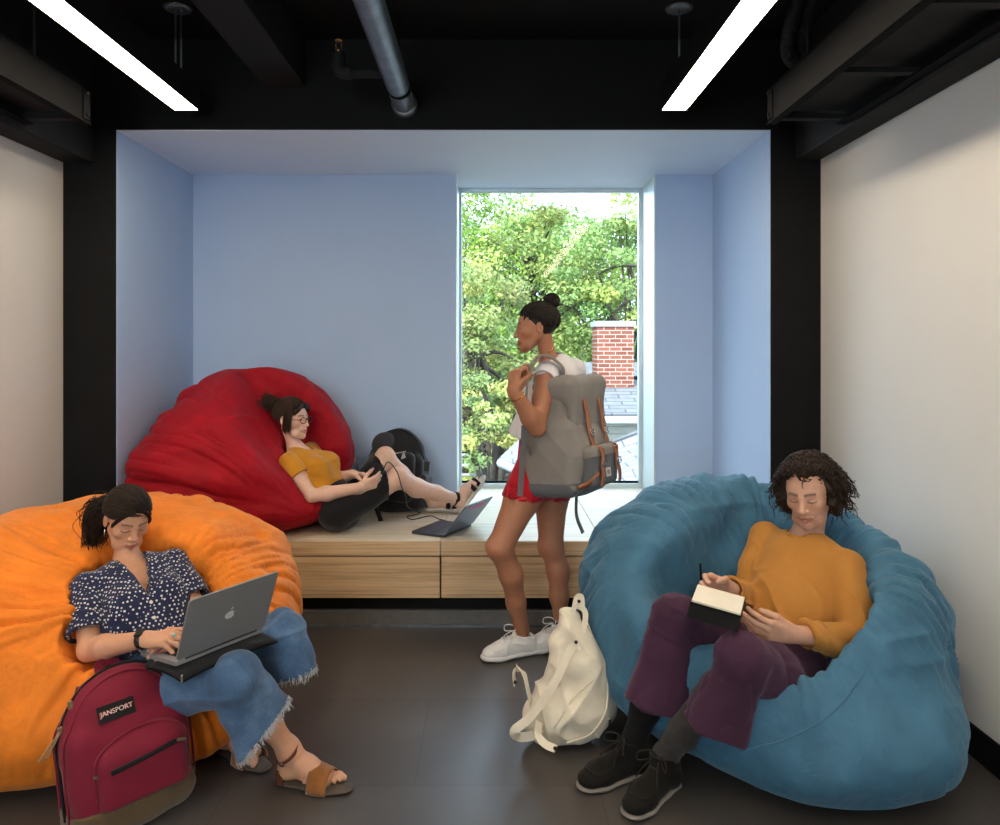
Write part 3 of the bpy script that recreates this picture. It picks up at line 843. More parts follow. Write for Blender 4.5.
class Head:
    def __init__(s, c, fwd, up, sc=1.0):
        s.c = A(c); s.R = frame(fwd, up); s.sc = sc
    def w(s, x, y, z): return s.c + s.R @ (A(x, y, z)*s.sc)
    def loc(s, V): return (V - s.c) @ s.R / s.sc
    def sculpt(s, S, neck, neck_r=.05, smile=0., eyes='closed', nose=1.0, jaw=1.0):
        W, R, k = s.w, s.R, s.sc
        def ell(c, r, kk, m='u', RR=None): S.ell(W(*c), A(r)*k, R if RR is None else RR, kk*k, m)
        def ch(pts, rs, kk, m='u'): S.chain([W(*p) for p in pts], [r*k for r in rs], kk*k, mode=m)
        ell((0, -.012, .038), (.074, .094, .082), .01)
        ell((0, .030, .002), (.062, .060, .075), .03)
        for g in (-1, 1):
            ch([(.052*g*jaw, 0, -.040), (.037*g*jaw, .044, -.083), (0, .066, -.097)], [.018, .017, .015], .025)
            ell((.043*g, .052, -.020), (.022, .026, .022), .02)
        ell((0, .044, -.058), (.044, .042, .048), .02)
        ell((0, .074, -.099), (.017*jaw, .013, .013), .015)
        ell((0, .067, -.053), (.024, .0265, .021), .015)
        for g in (-1, 1):
            ch([(.040*g, .070, .020), (.012*g, .083, .017)], [.010, .009], .014)
            ell((.031*g, .100, .001), (.0165, .017, .0105), .010, 's')
            ell((.0315*g, .0735, .000), (.0155, .0135, .0115), .004)
            if eyes == 'open':
                ell((.032*g, .090, -.001), (.0125, .010, .0048), .002, 's')
        ch([(0, .083, .012), (0, .083+.023*nose, -.030)], [.0072, .0100], .013)
        ell((0, .086+.021*nose, -.034), (.0105, .010, .009), .008)
        for g in (-1, 1):
            ell((.0130*g, .096, -.037), (.0068, .010, .0068), .006)
        z = smile*.006; x = .025 + smile*.005
        ch([(-x, .083, -.066+z), (-.008, .0935, -.0625), (0, .0940, -.0637), (.008, .0935, -.0625), (x, .083, -.066+z)], [.0035, .0058, .0055, .0058, .0035], .005)
        ch([(-x+.002, .083, -.0685+z), (0, .0925, -.0745), (x-.002, .083, -.0685+z)], [.0035, .0072, .0035], .005)
        ch([(-x-.002, .089, -.0672+z), (0, .1005, -.0680), (x+.002, .089, -.0672+z)], [.0018, .0024, .0018], .003, 's')
        for g in (-1, 1):
            ell((.0765*g, -.012, -.003), (.008, .017, .029), .006)
            ell((.0845*g, -.007, .000), (.005, .009, .016), .004, 's')
        nb = A(neck)
        S.seg(W(0, -.034, -.050), nb, neck_r*.94*k, neck_r*1.06*k, .014*k)
    def paint(s, V, col, lip, brow, smile=0, eyes='closed', stubble=0, brow_w=.0042, blush=.10):
        """vertex colours that belong to the face: lips, brows, lash line, stubble"""
        q = s.loc(V); x, y, z = np.abs(q[:, 0]), q[:, 1], q[:, 2]
        near = (np.linalg.norm(q, axis=1) < .17)
        fr = near & (y > .045)
        def blend(mask, c, a):
            a = np.clip(mask, 0, 1)[:, None]*a
            col[:] = col*(1-a) + np.array(c)*a
        # blush on cheeks and nose
        b = np.exp(-(((x-.042)/.02)**2 + ((z+.03)/.018)**2)) * fr
        blend(b, (col.mean(0)*A(1.25, .75, .7)), blush)
        zz = z - smile*.006*(x/.023)**2
        up_ = 1 - ((x/.0265)**2 + ((zz+.0632)/.0056)**2)
        lo_ = 1 - ((x/.0235)**2 + ((zz+.0735)/.0068)**2)
        blend(np.clip(np.maximum(up_, lo_)*4, 0, 1)*fr, lip, .8)
        ln = np.exp(-((zz+.0678)/.0014)**2)*(x < .029)*fr
        blend(ln, tuple(A(lip)*.35), .7)
        bz = .0232 + .0030*np.sin(np.clip((x-.012)/.04, 0, 1)*2.6)
        bm = np.exp(-((z-bz)/brow_w)**2)*(x > .010)*(x < .049)*fr
        blend(bm, brow, .85)
        ez = (-.0062 if eyes == 'closed' else .0042) + (1 if eyes == 'closed' else -1)*((x-.0315)/.018)**2*.0055
        em = np.exp(-((z-ez)/.0023)**2)*(x > .0155)*(x < .0495)*fr
        blend(em, (.02, .012, .01), .85)
        if eyes == 'closed':
            cr = np.exp(-((z-.007+((x-.0315)/.018)**2*.004)/.0016)**2)*(x > .016)*(x < .048)*fr
            blend(cr, tuple(col.mean(0)*.45), .5)
        if stubble:
            st = near*np.clip((y+.01)/.03, 0, 1)*np.clip((-.045-z)/.018, 0, 1)*np.clip((z+.14)/.03, 0, 1)*(.55+.45*noise(q*380))
            st = np.maximum(st, near*(np.exp(-((z+.052)/.007)**2)*(x < .03)*(y > .07))*(.5+.5*noise(q*380)))
            st = st*(1-np.clip(np.maximum(up_, lo_)*4, 0, 1))
            blend(st, brow, stubble)
    def eyeballs(s, parent, iris=(.09, .04, .02)):
        for g in (-1, 1):
            c = s.w(.0315*g, .0745, -.0005)
            m = MB(); prof = [(math.sin(a)*.0118*s.sc, -math.cos(a)*.0118*s.sc) for a in np.linspace(.02, math.pi-.02, 14)]
            m.lathe(prof, c, s.R[:, 1], 18)
            V, Fc, _ = m.geo()
            q = (V - c) @ s.R / s.sc
            rr = np.hypot(q[:, 0], q[:, 2]); f = q[:, 1] > 0
            col = np.full((len(V), 3), .72)
            col[f & (rr < .0062)] = iris; col[f & (rr < .0030)] = (.005, .005, .005)
            obj('eye', (V, Fc), M['eye'], parent, col=col)

def hand(S, W, D, N, T, curl, sc=1.0, thumb=((.55, .75, .30), (.85, .35, .40)), spread=(.12, .03, -.05, -.14), bend0=0.0, reach=None):
    """hand rooted at wrist W: D along the palm, N out of the palm, T towards the thumb side.
    curl: four tuples (knuckle, middle, end joint bend in radians) index..little."""
    W = A(W); D = unit(D); N = unit(N - D*np.dot(N, D)); T_ = np.cross(N, D); T_ = T_ if np.dot(T_, T) > 0 else -T_
    Lm = [.086, .089, .084, .077]; tt = [.029, .0095, -.0105, -.029]
    root = [.013, .005, -.005, -.013]
    ph = [(.041, .025, .020), (.046, .029, .021), (.042, .027, .021), (.033, .020, .019)]
    rf = [(.0092, .0084, .0076, .0066), (.0094, .0087, .0078, .0068), (.0090, .0083, .0075, .0066), (.0080, .0073, .0066, .0058)]
    tips = []
    for i in range(4):
        a = W + (T_*root[i])*sc; b = W + (D*Lm[i] + T_*tt[i] - N*.001)*sc
        S.seg(a, b, .0150*sc, .0118*sc, .012*sc)
    S.seg(W - D*.02*sc, W + D*.03*sc, .023*sc, .022*sc, .015*sc, flat=(N, .72))
    S.ell(W + (D*.030 + T_*.022 + N*.008)*sc, A(.016, .030, .013)*sc, np.stack([T_, D, N], 1), .012*sc)   # ball of the thumb
    S.ell(W + (D*.038 - T_*.024 + N*.006)*sc, A(.012, .032, .011)*sc, np.stack([T_, D, N], 1), .012*sc)
    for i in range(4):
        p = W + (D*Lm[i] + T_*tt[i] - N*.001)*sc; ang = 0
        d0 = unit(D + T_*spread[i])
        for j in range(3):
            ang += curl[i][j]
            d = d0*math.cos(ang) + N*math.sin(ang)
            q = p + d*ph[i][j]*sc
            S.seg(p, q, rf[i][j]*sc, rf[i][j+1]*sc, .0045*sc if j else .008*sc)
            p = q
        tips.append(p)
    p = W + (D*.024 + T_*.026 + N*.006)*sc
    for d, l, r0, r1 in ((thumb[0], .042, .0128, .0108), (thumb[0], .0, .0108, .0108), (thumb[1], .033, .0106, .0094), (thumb[1], .024, .0094, .0072)):
        if l == 0: continue
        dd = unit(D*d[0] + T_*d[1] + N*d[2]); q = p + dd*l*sc
        S.seg(p, q, r0*sc, r1*sc, .007*sc); p = q
    tips.append(p)
    return tips

def limb_arm(S, sh, el, wr, r=(.050, .044, .040, .036, .026), k=.02):
    sh, el, wr = map(A, (sh, el, wr))
    S.chain([sh, sh*.55+el*.45, el], [r[0], r[1], r[2]*.92], k)
    S.chain([el, el*.72+wr*.28, wr], [r[2]*.92, r[3]*1.04, r[4]], k)

def limb_leg(S, hp, kn, an, r=(.088, .078, .057, .057, .037), back=None, k=.03):
    hp, kn, an = map(A, (hp, kn, an))
    S.chain([hp, hp*.6+kn*.4, kn], [r[0], r[1], r[2]], k)
    b = np.zeros(3) if back is None else A(back)
    S.chain([kn, kn*.68+an*.32+b*.018, kn*.35+an*.65+b*.006, an], [r[2]*.94, r[3], r[3]*.80, r[4]], k)
    S.ell(kn - b*.012, A(r[2], r[2], r[2])*.9, None, .02)

def torso(S, pel, neck, shR, shL, fwd, wid=(.150, .130, .158), depth=.66, k=.05, sh_r=.055):
    pel, neck, shR, shL = map(A, (pel, neck, shR, shL)); mid = (shR+shL)/2
    waist = pel*.55+mid*.45; chest = pel*.16+mid*.84
    S.chain([pel, waist, chest], wid, k, flat=(fwd, depth))
    S.seg(shR, shL, sh_r, sh_r, k)
    S.seg(chest, neck, .062, .036, .03)

def shoe_frame(heel, toe, up=(0, 0, 1)):
    x = unit(A(toe)-A(heel)); z = unit(A(up) - x*np.dot(up, x)); y = np.cross(z, x)
    return np.stack([x, y, z], 1)

def merged(parts):
    n0 = 0; VV = []; QQ = []
    for v_, q_ in parts: VV.append(v_); QQ.append(q_+n0); n0 += len(v_)
    return np.concatenate(VV), np.concatenate(QQ)

def place(geo, R, t):
    return (np.asarray(geo[0]) @ np.asarray(R).T + A(t),) + tuple(geo[1:])

def lace_set(pts_fn, n, r=.0022):
    m = MB()
    for i in range(n):
        p = pts_fn(i/(n-1))
        m.tube(smooth_path(p, 4), r, 6)
    return m

def proj(S, pts, off):
    p = np.array(pts, float)
    for _ in range(6):
        f0 = S.val(p); e = .002
        g = np.stack([S.val(p+A(e*(i == 0), e*(i == 1), e*(i == 2)))-f0 for i in range(3)], 1)/e
        p = p - ((f0-off)/np.maximum((g**2).sum(1), .2))[:, None]*g
    return p

_shoes = {}
def shoe(kind, L=.29):
    """SDF shoe in its own axes: x to the toe, z up, heel at the origin. Returns dict part -> geo"""
    key = (kind, L)
    if key in _shoes: return _shoes[key]
    g = L/.29
    out = {}
    s = Sdf(); th = {'sneaker': .034, 'chukka': .022}[kind]
    z = th*.5
    w_ = 1.10 if kind == 'sneaker' else 1.0
    s.seg((.036*g, 0, z), (.105*g, .001, z), .038*g*w_, .037*g*w_, .01, flat=((0, 0, 1), z/.037/g*1.0))
    s.seg((.105*g, 0.001, z), (.205*g, .003, z), .037*g*w_, .048*g*w_, .01, flat=((0, 0, 1), z/.042/g*.98))
    s.seg((.205*g, .003, z), (.243*g, .004, z+.003), .048*g*w_, .044*g*w_, .01, flat=((0, 0, 1), z/.045/g*.98))
    s.box((.14*g, 0, -.05), (.3, .2, .0502), None, .0005, .0, 's')
    out['sole'] = s.mesh(.003)
    u = Sdf()
    top = {'sneaker': .098, 'chukka': .118}[kind]
    u.chain([(.040*g, 0, .040), (.060*g, 0, top-.02), (.082*g, 0, top+.015)], [.037*g, .038*g, .0435*g], .03)
    u.seg((.05*g, 0, .045), (.20*g, .002, .038), .037*g, .044*g, .03, flat=((0, 0, 1), .90 if kind == 'sneaker' else .82))
    u.seg((.20*g, .002, .036), (.240*g, .004, .034), .045*g, .042*g, .02, flat=((0, 0, 1), .76 if kind == 'sneaker' else .64))
    u.seg((.085*g, 0, top-.035), (.175*g, 0, .062), .028*g, .024*g, .03)
    u.cut((.07*g, 0, top), (-.18, 0, 1), .09, .004)
    u.seg((.066*g, 0, top-.05), (.074*g, 0, top+.03), .032*g, .037*g, .004, mode='s')
    u.box((.14*g, 0, -.05+th*.55), (.3, .2, .05), None, .0005, .0, 's')
    if kind == 'chukka':                      # moccasin seam around the toe
        n = 26
        ring = [(.195*g+.052*g*math.cos(a), .003+.033*g*math.sin(a), .058-.014*math.cos(a)) for a in np.linspace(-2.0, 2.0, n)]
        ring = proj(u, ring, -.0005); u.chain(list(ring), [.0035]*n, .003)
    else:
        n = 20
        ring = [(.205*g+.040*g*math.cos(a), .003+.036*g*math.sin(a), .056-.018*math.cos(a)) for a in np.linspace(-1.9, 1.9, n)]
        u.chain(list(proj(u, ring, 0)), [.0026]*n, .003)
        for sy in (-1, 1):
            for pl_ in ([(.02*g, .030*sy*g, .062), (.06*g, .037*sy*g, .058), (.11*g, .040*sy*g, .072), (.155*g, .036*sy*g, .078)], [(.155*g, .030*sy*g, .085), (.175*g, .044*sy*g, .055), (.16*g, .05*sy*g, .035)], [(.012*g, .022*sy*g, .092), (.05*g, .036*sy*g, .080), (.095*g, .034*sy*g, .092)]):
                pl_ = smooth_path(pl_, 5); u.chain(list(proj(u, pl_, 0)), [.0028]*len(pl_), .003)
    out['upper'] = u.mesh(.0035)
    def zt(x):     # instep height
        return float(np.interp(x/g, [.08, .11, .15, .175, .2], [top+.012, top, .092, .088, .084] if kind == 'sneaker' else [top-.002, .103, .088, .080, .074]))
    m = MB(); rows = 6 if kind == 'sneaker' else 2
    for i in range(rows):
        x = (.105+.075*i/max(1, rows-1))*g if kind == 'sneaker' else (.105+.03*i)*g
        m.sweep(smooth_path([(x-.004, -.026*g, zt(x)-.012), (x, -.012*g, zt(x)+.004), (x+.002, 0, zt(x)+.007), (x, .012*g, zt(x)+.004), (x-.004, .026*g, zt(x)-.012)], 4), (0, 0, 1), .006, .003)
    x0 = .098*g if kind == 'sneaker' else .10*g; z0 = zt(x0)+.008
    for sy in (-1, 1):
        m.tube(smooth_path([(x0, 0, z0), (x0+.020, .020*sy, z0+.028), (x0+.045, .052*sy, z0+.020), (x0+.046, .050*sy, z0-.004), (x0+.018, .016*sy, z0+.004), (x0, 0, z0)], 6), .0025, 6)
        m.tube(smooth_path([(x0, 0, z0), (x0+.025, .012*sy, z0+.004), (x0+.055, .026*sy, z0-.014), (x0+.075, .040*sy, z0-.042)], 6), .0021, 6)
    m.lathe([(.001, -.005), (.006, -.003), (.006, .003), (.001, .005)], (x0, 0, z0), (0, 1, 0), 8)
    out['laces'] = m.geo()
    if kind == 'chukka':
        c = MB(); c.tube(smooth_path([(.03*g, -.034*g, .098), (.07*g, -.040*g, .094), (.10*g, -.030*g, .094)], 6), .0026, 6)
        c.tube(smooth_path([(.03*g, .034*g, .098), (.07*g, .040*g, .094), (.10*g, .030*g, .094)], 6), .0026, 6)
        out['side_lace'] = c.geo()
    _shoes[key] = out
    return out

def put_shoe(kind, L, heel, toe, parent, mats, up=(0, 0, 1), label=None):
    s = shoe(kind, L); R = shoe_frame(heel, toe, up)
    o = obj('shoe', place(s['upper'], R, heel), mats[0], parent)
    if label: o['label'] = label
    obj('sole', place(s['sole'], R, heel), mats[1], o)
    obj('laces', place(s['laces'], R, heel), mats[2], o)
    if 'side_lace' in s: obj('side_lace', place(s['side_lace'], R, heel), mats[2], o)
    return o

# ------------------------------------------------ hair
def scalp(H, d, off):
    """point above the skull in direction d (unit, head axes), off metres out"""
    d = np.asarray(d, float); r = A(.074, .094, .082)
    c = A(0, -.012, .038)
    k = 1/np.linalg.norm(d/r, axis=-1)
    q = c + d*(k + off)[..., None] if np.ndim(k) else c + d*(k+off)
    return H.c + (q*H.sc) @ H.R.T

def slerp_path(d0, d1, K):
    d0 = d0/np.linalg.norm(d0, axis=-1)[..., None]; d1 = d1/np.linalg.norm(d1, axis=-1)[..., None]
    om = np.arccos(np.clip((d0*d1).sum(-1), -.9999, .9999))[..., None]
    ts = np.linspace(0, 1, K)
    return np.stack([(np.sin((1-t)*om)*d0 + np.sin(t*om)*d1)/np.sin(om) for t in ts], axis=-2)

def combed(H, rg, n, tie, K=14, line=None, lift=(.004, .010)):
    """strands combed from the hairline over the skull to the tie direction"""
    D0 = []
    while len(D0) < n:
        d = rg.normal(size=3); d /= np.linalg.norm(d)
        # hairline: forehead, temples, in front of the ear, nape
        if line(d): D0.append(d)
    D0 = np.array(D0)
    D1 = A(tie)/np.linalg.norm(tie) + rg.normal(size=(n, 3))*.06
    path = slerp_path(D0, D1, K)
    off = rg.uniform(lift[0], lift[1], n)[:, None]*np.ones((1, K)) + .003*np.sin(np.linspace(0, math.pi, K))[None]
    off[:, 0] = .001
    r = A(.074, .094, .082); k = 1/np.linalg.norm(path/r, axis=-1)
    q = A(0, -.012, .038) + path*(k + off)[..., None]
    return H.c + (q*H.sc) @ H.R.T

def hair_cap(H, off=.005, front=.30, low=-.30, k=.004):
    S = Sdf()
    S.ell(H.w(0, -.012, .038), (A(.074, .094, .082)+off)*H.sc, H.R, 0)
    # face side removed: plane from the top of the forehead to just ahead of the ear
    n = H.R @ unit(A(0, .80, -.60))
    S.cut(H.w(0, front*.2+.012, .045), n, .16, .006)
    S.cut(H.w(0, -.01, -.052), H.R @ A(0, 0.25, -1), .16, .006)
    return S
# ================================================================== MAN ON THE BLUE BEAN BAG
rg = np.random.default_rng(11)
def bag_material(name, rgb, sheen, sheen_tint, dark=.78, rough=.7):
    t = NT(name); v = t.coord()
    f = t.noise(v, 2.5, 5, .6, 1.5); f2 = t.noise(t.coord((1, 1, 1)), 9, 5, .65, .8)
    c = t.ramp(f, [(.3, tuple(x*dark for x in rgb)), (.7, tuple(min(1, x*1.12) for x in rgb))])
    c = t.mix(.35, c, t.ramp(f2, [(.35, tuple(x*.72 for x in rgb)), (.65, tuple(min(1, x*1.22) for x in rgb))]))
    n = t.bump(t.noise(v, 13, 6, .6, 1.2), .55, .012); n = t.bump(t.noise(v, 600, 2), .15, .001, n)
    t.set(col=c, rough=rough, spec=.25, sheen=sheen, sheen_rough=.35, sheen_tint=sheen_tint, normal=n)
    return t.m

def folds(V, N, c, ax, amp, nth, nr, seed, e1=None):
    """gathers that run outward from the axis (c, ax)"""
    ax = unit(ax); e1 = unit(np.cross(ax, e1 if e1 is not None else (0, 0, 1))); e2 = np.cross(ax, e1)
    q = V - A(c); x, y, h = q @ e1, q @ e2, q @ ax
    th = np.arctan2(y, x); ph = np.arctan2(np.hypot(x, y), h)
    w = .10*noise(V*3.0, seed)
    g = np.stack([(th+w)*nth, ph*nr, np.full_like(th, seed*1.7)], 1)
    f = .45 - ridge(g, seed)**1.5
    g2 = np.stack([(th-w)*nth*2.1, ph*nr*1.6, np.full_like(th, seed*2.3)], 1)
    f2 = .45 - ridge(g2, seed+3)
    m = np.clip(.5 + .9*noise(V*2.3, seed+9), .15, 1)
    return amp*(f + .45*f2)*m

mr = dict(pel=A(.985, 2.625, .315), shR=A(1.085, 2.95, .690), shL=A(1.270, 2.682, .655))
mid = (mr['shR']+mr['shL'])/2
mside = unit(mr['shL']-mr['shR']); mup = unit(mid-mr['pel']); mf = unit(np.cross(mup, mside)); mf = mf if mf[0] < 0 else -mf
mr.update(elR=P(748, 598, 2.80), wrR=P(728, 589, 2.55), elL=P(857, 640, 2.53), wrL=P(791, 634, 2.43),
          hpR=mr['pel']-mside*.095+A(0, 0, .0), hpL=mr['pel']+mside*.095, knR=P(676, 618, 2.55), knL=P(741, 658, 2.31),
          anR=P(638, 742, 2.53), anL=P(672, 757, 2.42))
mneck = mid + mup*.070 + mf*.01
hup = unit(A(.02, .12, 1.)); hf = unit(A(-.60, -.76, -.20))
hcM = P(809, 493, 2.80)
HM = Head(hcM, hf, A(-.10, .0, 1.0), 1.0)

shoesM = {}
for key, h_, t_ in (('anR', P(650, 768, 2.57), P(574, 790, 2.44)), ('anL', P(676, 776, 2.50), P(622, 819, 2.28))):
    h_ = A(h_[0], h_[1], 0); t_ = A(t_[0], t_[1], 0); shoesM[key] = (h_, t_)
    mr[key] = h_ + unit(t_-h_)*.065 + A(0, 0, .115)
# ---- bean bag: pressed in by the sitter
bag = Sdf()
bag.ell((1.04, 2.93, .36), (.63, .60, .375), None, .0)
bag.ell((1.02, 3.16, .54), (.57, .40, .36), None, .18)
bag.ell((1.31, 2.80, .43), (.30, .44, .35), None, .14)
bag.ell((.72, 3.02, .44), (.33, .42, .34), None, .14)
bag.ell((1.03, 2.93, .20), (.60, .58, .24), None, .12)
bag.ell((1.14, 2.525, .20), (.41, .345, .23), None, .12)
bag.box((1.0, 2.9, -.3), (2, 2, .301), None, .001, .06, 's')
bag.box((XR+.488, 2.9, .5), (.5, 2, 2), None, .001, .05, 's')
td = unit((mr['knL']+mr['knR'])/2 - mr['pel']); nb_ = unit(np.cross(mside, td)); nb_ = nb_ if nb_[2] > 0 else -nb_
Rs = np.stack([mside, td, nb_], 1)
bag.box(mr['pel'] - mside*.06 + td*.36 + nb_*.42 - mf*.02, (.30, .40, .40), Rs, .12, .10, 's')
bag.seg(mr['pel']+mf*.05, mid+mf*.10+mup*.3, .15, .22, .12, mode='s')
kk = .14
bag.seg(mr['pel']+A(0, 0, .01), mid, .10, .14, .08, mode='s')
bag.seg(mr['pel'], mr['knL'], .075, .045, .06, mode='s'); bag.seg(mr['pel'], mr['knR'], .075, .045, .06, mode='s')
bag.seg(mr['shL'], mr['elL'], .05, .045, .06, mode='s'); bag.seg(mr['elL'], mr['wrL'], .06, .06, .08, mode='s')
bag.seg(mr['elL']+A(0, 0, .08), mr['wrL']+A(0, 0, .08), .07, .07, .06, mode='s')
bag.seg(mr['shR'], mr['elR'], .05, .045, .06, mode='s')
bag.seg(mid, HM.c, .09, .10, .08, mode='s')
V, Q = bag.mesh(.009)
ctr = mr['pel']*.5 + mid*.5 + A(0, 0, .02)
def bd(V, N):
    fz = np.clip((V[:, 2]-.03)/.08, 0, 1)
    return fz*(folds(V, N, ctr, mf*.6+A(0, -.25, .7), .036, 9.5, 1.7, 5) + .014*noise(V*7, 2) + .012*(ridge(V*A(5, 5, 8)+.6*noise(V*3)[:, None], 77)-.45))
V = displace(V, Q, bd); V[:, 2] = np.maximum(V[:, 2], .002); V[:, 0] = np.minimum(V[:, 0], XR-.017)
M['bag_blue'] = bag_material('blue_microsuede', (.055, .160, .262), .3, (.5, .75, .95))
def seam_on(V, pix, off=.0015, r=.0032):
    """raised seam lying on the bag through the given places"""
    px = PX0 + V[:, 0]/V[:, 1]*FPX; py = HY + (CAMZ-V[:, 2])/V[:, 1]*FPX; out_ = []
    for x, y in smooth_path([(a, b, 0) for a, b in pix], 6)[:, :2]:
        i_ = np.nonzero(np.hypot(px-x, py-y) < 4)[0]
        if len(i_): out_.append(V[i_[np.argmin(V[i_, 1])]])
    out_ = np.array(out_)
    for _ in range(2): out_[1:-1] = (out_[:-2]+out_[1:-1]*2+out_[2:])/4
    return tube(out_ - A(0, off, 0), r, 6)
bb = tag(obj('bean_bag_chair', (V, Q), M['bag_blue']), 'large crumpled blue bean bag with a curly haired man sitting in it', 'bean bag', 'bean bag chairs')

obj('seam', seam_on(V, [(738, 752), (760, 745), (790, 735), (822, 716), (846, 695), (866, 668)]), M['bag_blue'], bb)
# ---- body
man = thing('person', 'curly haired man in ochre sweater and purple trousers writing in a notebook', 'person', (.9, 2.6, 0))
S = Sdf()
HM.sculpt(S, mneck, .054, smile=.5, eyes='closed', nose=1.1)
torso(S, mr['pel'], mneck, mr['shR'], mr['shL'], mf, (.13, .115, .135), .6, .05, .04)
limb_arm(S, mr['shR'], mr['elR'], mr['wrR'], (.036, .032, .028, .032, .027)); limb_arm(S, mr['shL'], mr['elL'], mr['wrL'], (.036, .032, .028, .034, .028))
for a, b, c in (('hpR', 'knR', 'anR'), ('hpL', 'knL', 'anL')):
    limb_leg(S, mr[a], mr[b], mr[c], (.07, .062, .045, .045, .034), back=(.5, .4, 0))
# right hand pinches the pencil, left hand holds the notebook's lower edge
DR = unit(A(-.90, -.32, .30)); TR = A(.1, -.3, .9)
tipsR = hand(S, mr['wrR'], DR, A(.25, -.85, -.30), TR, [(.45, .70, .35), (.60, .75, .4), (.8, .85, .5), (1.0, .9, .5)], 1.02, ((.75, .45, .55), (.88, .05, .55)))
DL = unit(A(-.90, -.26, .20))
tipsL = hand(S, mr['wrL'], DL, A(-.10, .85, .25), A(-.2, -.25, .9), [(.45, .55, .3), (.5, .6, .3), (.55, .65, .3), (.6, .65, .3)], 1.02, ((.85, .40, .25), (.95, .10, .30)))
V, Q = S.mesh(.003)
col = np.tile(A(.60, .345, .245), (len(V), 1))
HM.paint(V, col, (.42, .14, .12), (.035, .022, .016), smile=.5, eyes='closed', stubble=.3, brow_w=.0052)
obj('body', (V, Q), M['skin'], man, col=col)

# ---- sweater
M['sweater'] = fabric('ochre_jersey', (.42, .185, .040), .9, 1400, .35, .10, 5, .3, (.9, .6, .3))
S = Sdf()
hem = mr['pel'] + mup*.045
wst = mr['pel']*.55 + mid*.45; chs = mr['pel']*.16 + mid*.84
S.chain([mr['pel']+mup*.03+mf*.015, wst+mf*.015, chs], [.168, .158, .166], .04, flat=(mf, .72))
S.seg(mr['shR'], mr['shL'], .056, .056, .05)
S.seg(chs, mid+mup*.02, .10, .066, .04, flat=(mf, .8))
for sh, el, wr in (('shR', 'elR', 'wrR'), ('shL', 'elL', 'wrL')):
    sh, el, wr = mr[sh], mr[el], mr[wr]
    e2 = el + (wr-el)*.78 if sh is mr['shL'] else el + (wr-el)*.88
    S.chain([sh, sh*.5+el*.5, el], [.070, .063, .057], .014); S.chain([el, el*.5+e2*.5, e2], [.057, .051, .045], .012)
    dd = unit(wr-el); S.cut(e2, dd, .07, .004)
    S.seg(e2-dd*.03, e2+dd*.05, .036, .040, .004, mode='s')
    S.torus(e2-dd*.004, frame(np.cross(dd, (0, 0, 1)), dd)[:, [0, 1, 2]], .043, .043, .005, .004)
S.cut(hem-mf*.0, -mup, .26, .01, .06)
nc = HM.c*.0 + mneck + mf*.012 - mup*.012
S.seg(mneck-mup*.055+mf*.03, mneck+mup*.10-mf*.01, .058, .066, .008, mode='s')
V, Q = S.mesh(.0055)
def swd(V, N):
    t_ = (V-mr['pel']) @ mup
    f = .022*(ridge(np.stack([(V@mside)*4, t_*15+(V@mside)*9+.5*noise(V*8), V@mf*4], 1), 4)-.45)*np.clip(1.5-t_/.24, .12, 1)
    dE = np.minimum(np.linalg.norm(V-mr['elL'], axis=1), np.linalg.norm(V-mr['elR'], axis=1))
    dl = unit(mr['wrL']-mr['elL'])
    f2 = .018*(ridge(np.stack([V@dl*24+noise(V*9), V@mup*6, V[:, 1]*6], 1), 7)-.45)*np.exp(-(dE/.17)**2)
    f3 = .006*noise(V*11, 3)
    return f+f2+f3
V = displace(V, Q, swd)
sw = obj('sweater', (V, Q), M['sweater'], man)
S = Sdf(); cR = np.stack([mside, unit(mf*1-mup*.38), np.cross(mside, unit(mf*1-mup*.38))], 1)
S.torus(mneck + mf*.024 - mup*.026, cR, .066, .066, .0080, .004)
obj('collar', S.mesh(.003), M['sweater'], sw)

# ---- trousers, flared below the knee
M['purple'] = fabric('purple_twill', (.048, .018, .040), .85, 1100, .25, .12, 5, .3, (.7, .5, .7))
S = Sdf()
S.seg(mr['pel']-mup*.0, mr['pel']+mup*.07, .165, .160, .05, flat=(mf, .78))
S.seg(mr['hpL'], mr['hpL']*.6+mr['knL']*.4, .100, .090, .04); S.seg(mr['hpR'], mr['hpR']*.6+mr['knR']*.4, .100, .090, .04)
hems = []; parts_ = [S.mesh(.0055)]
fl_ = (unit(A(-.3, -.9, 0)), .80)
for hp, kn, hc in (('hpR', 'knR', P(652, 708, 2.50)), ('hpL', 'knL', P(713, 728, 2.33))):
    hp, kn = mr[hp], mr[kn]; S = Sdf()
    S.chain([hp*.8+kn*.2, hp*.5+kn*.5, kn], [.094, .092, .078], .04)
    d = unit(hc-kn)
    S.chain([kn, kn*.55+hc*.45, hc+d*.05], [.077, .076, .108], .02, flat=fl_)
    S.cut(hc, d, .2, .002, .12)
    S.seg(hc-d*.20, hc+d*.05, .055, .098, .004, flat=(fl_[0], .78), mode='s')
    hems.append((kn, hc, d)); parts_.append(S.mesh(.0055))
n0 = 0; VV = []; QQ = []
for v_, q_ in parts_: VV.append(v_); QQ.append(q_+n0); n0 += len(v_)
V, Q = np.concatenate(VV), np.concatenate(QQ)
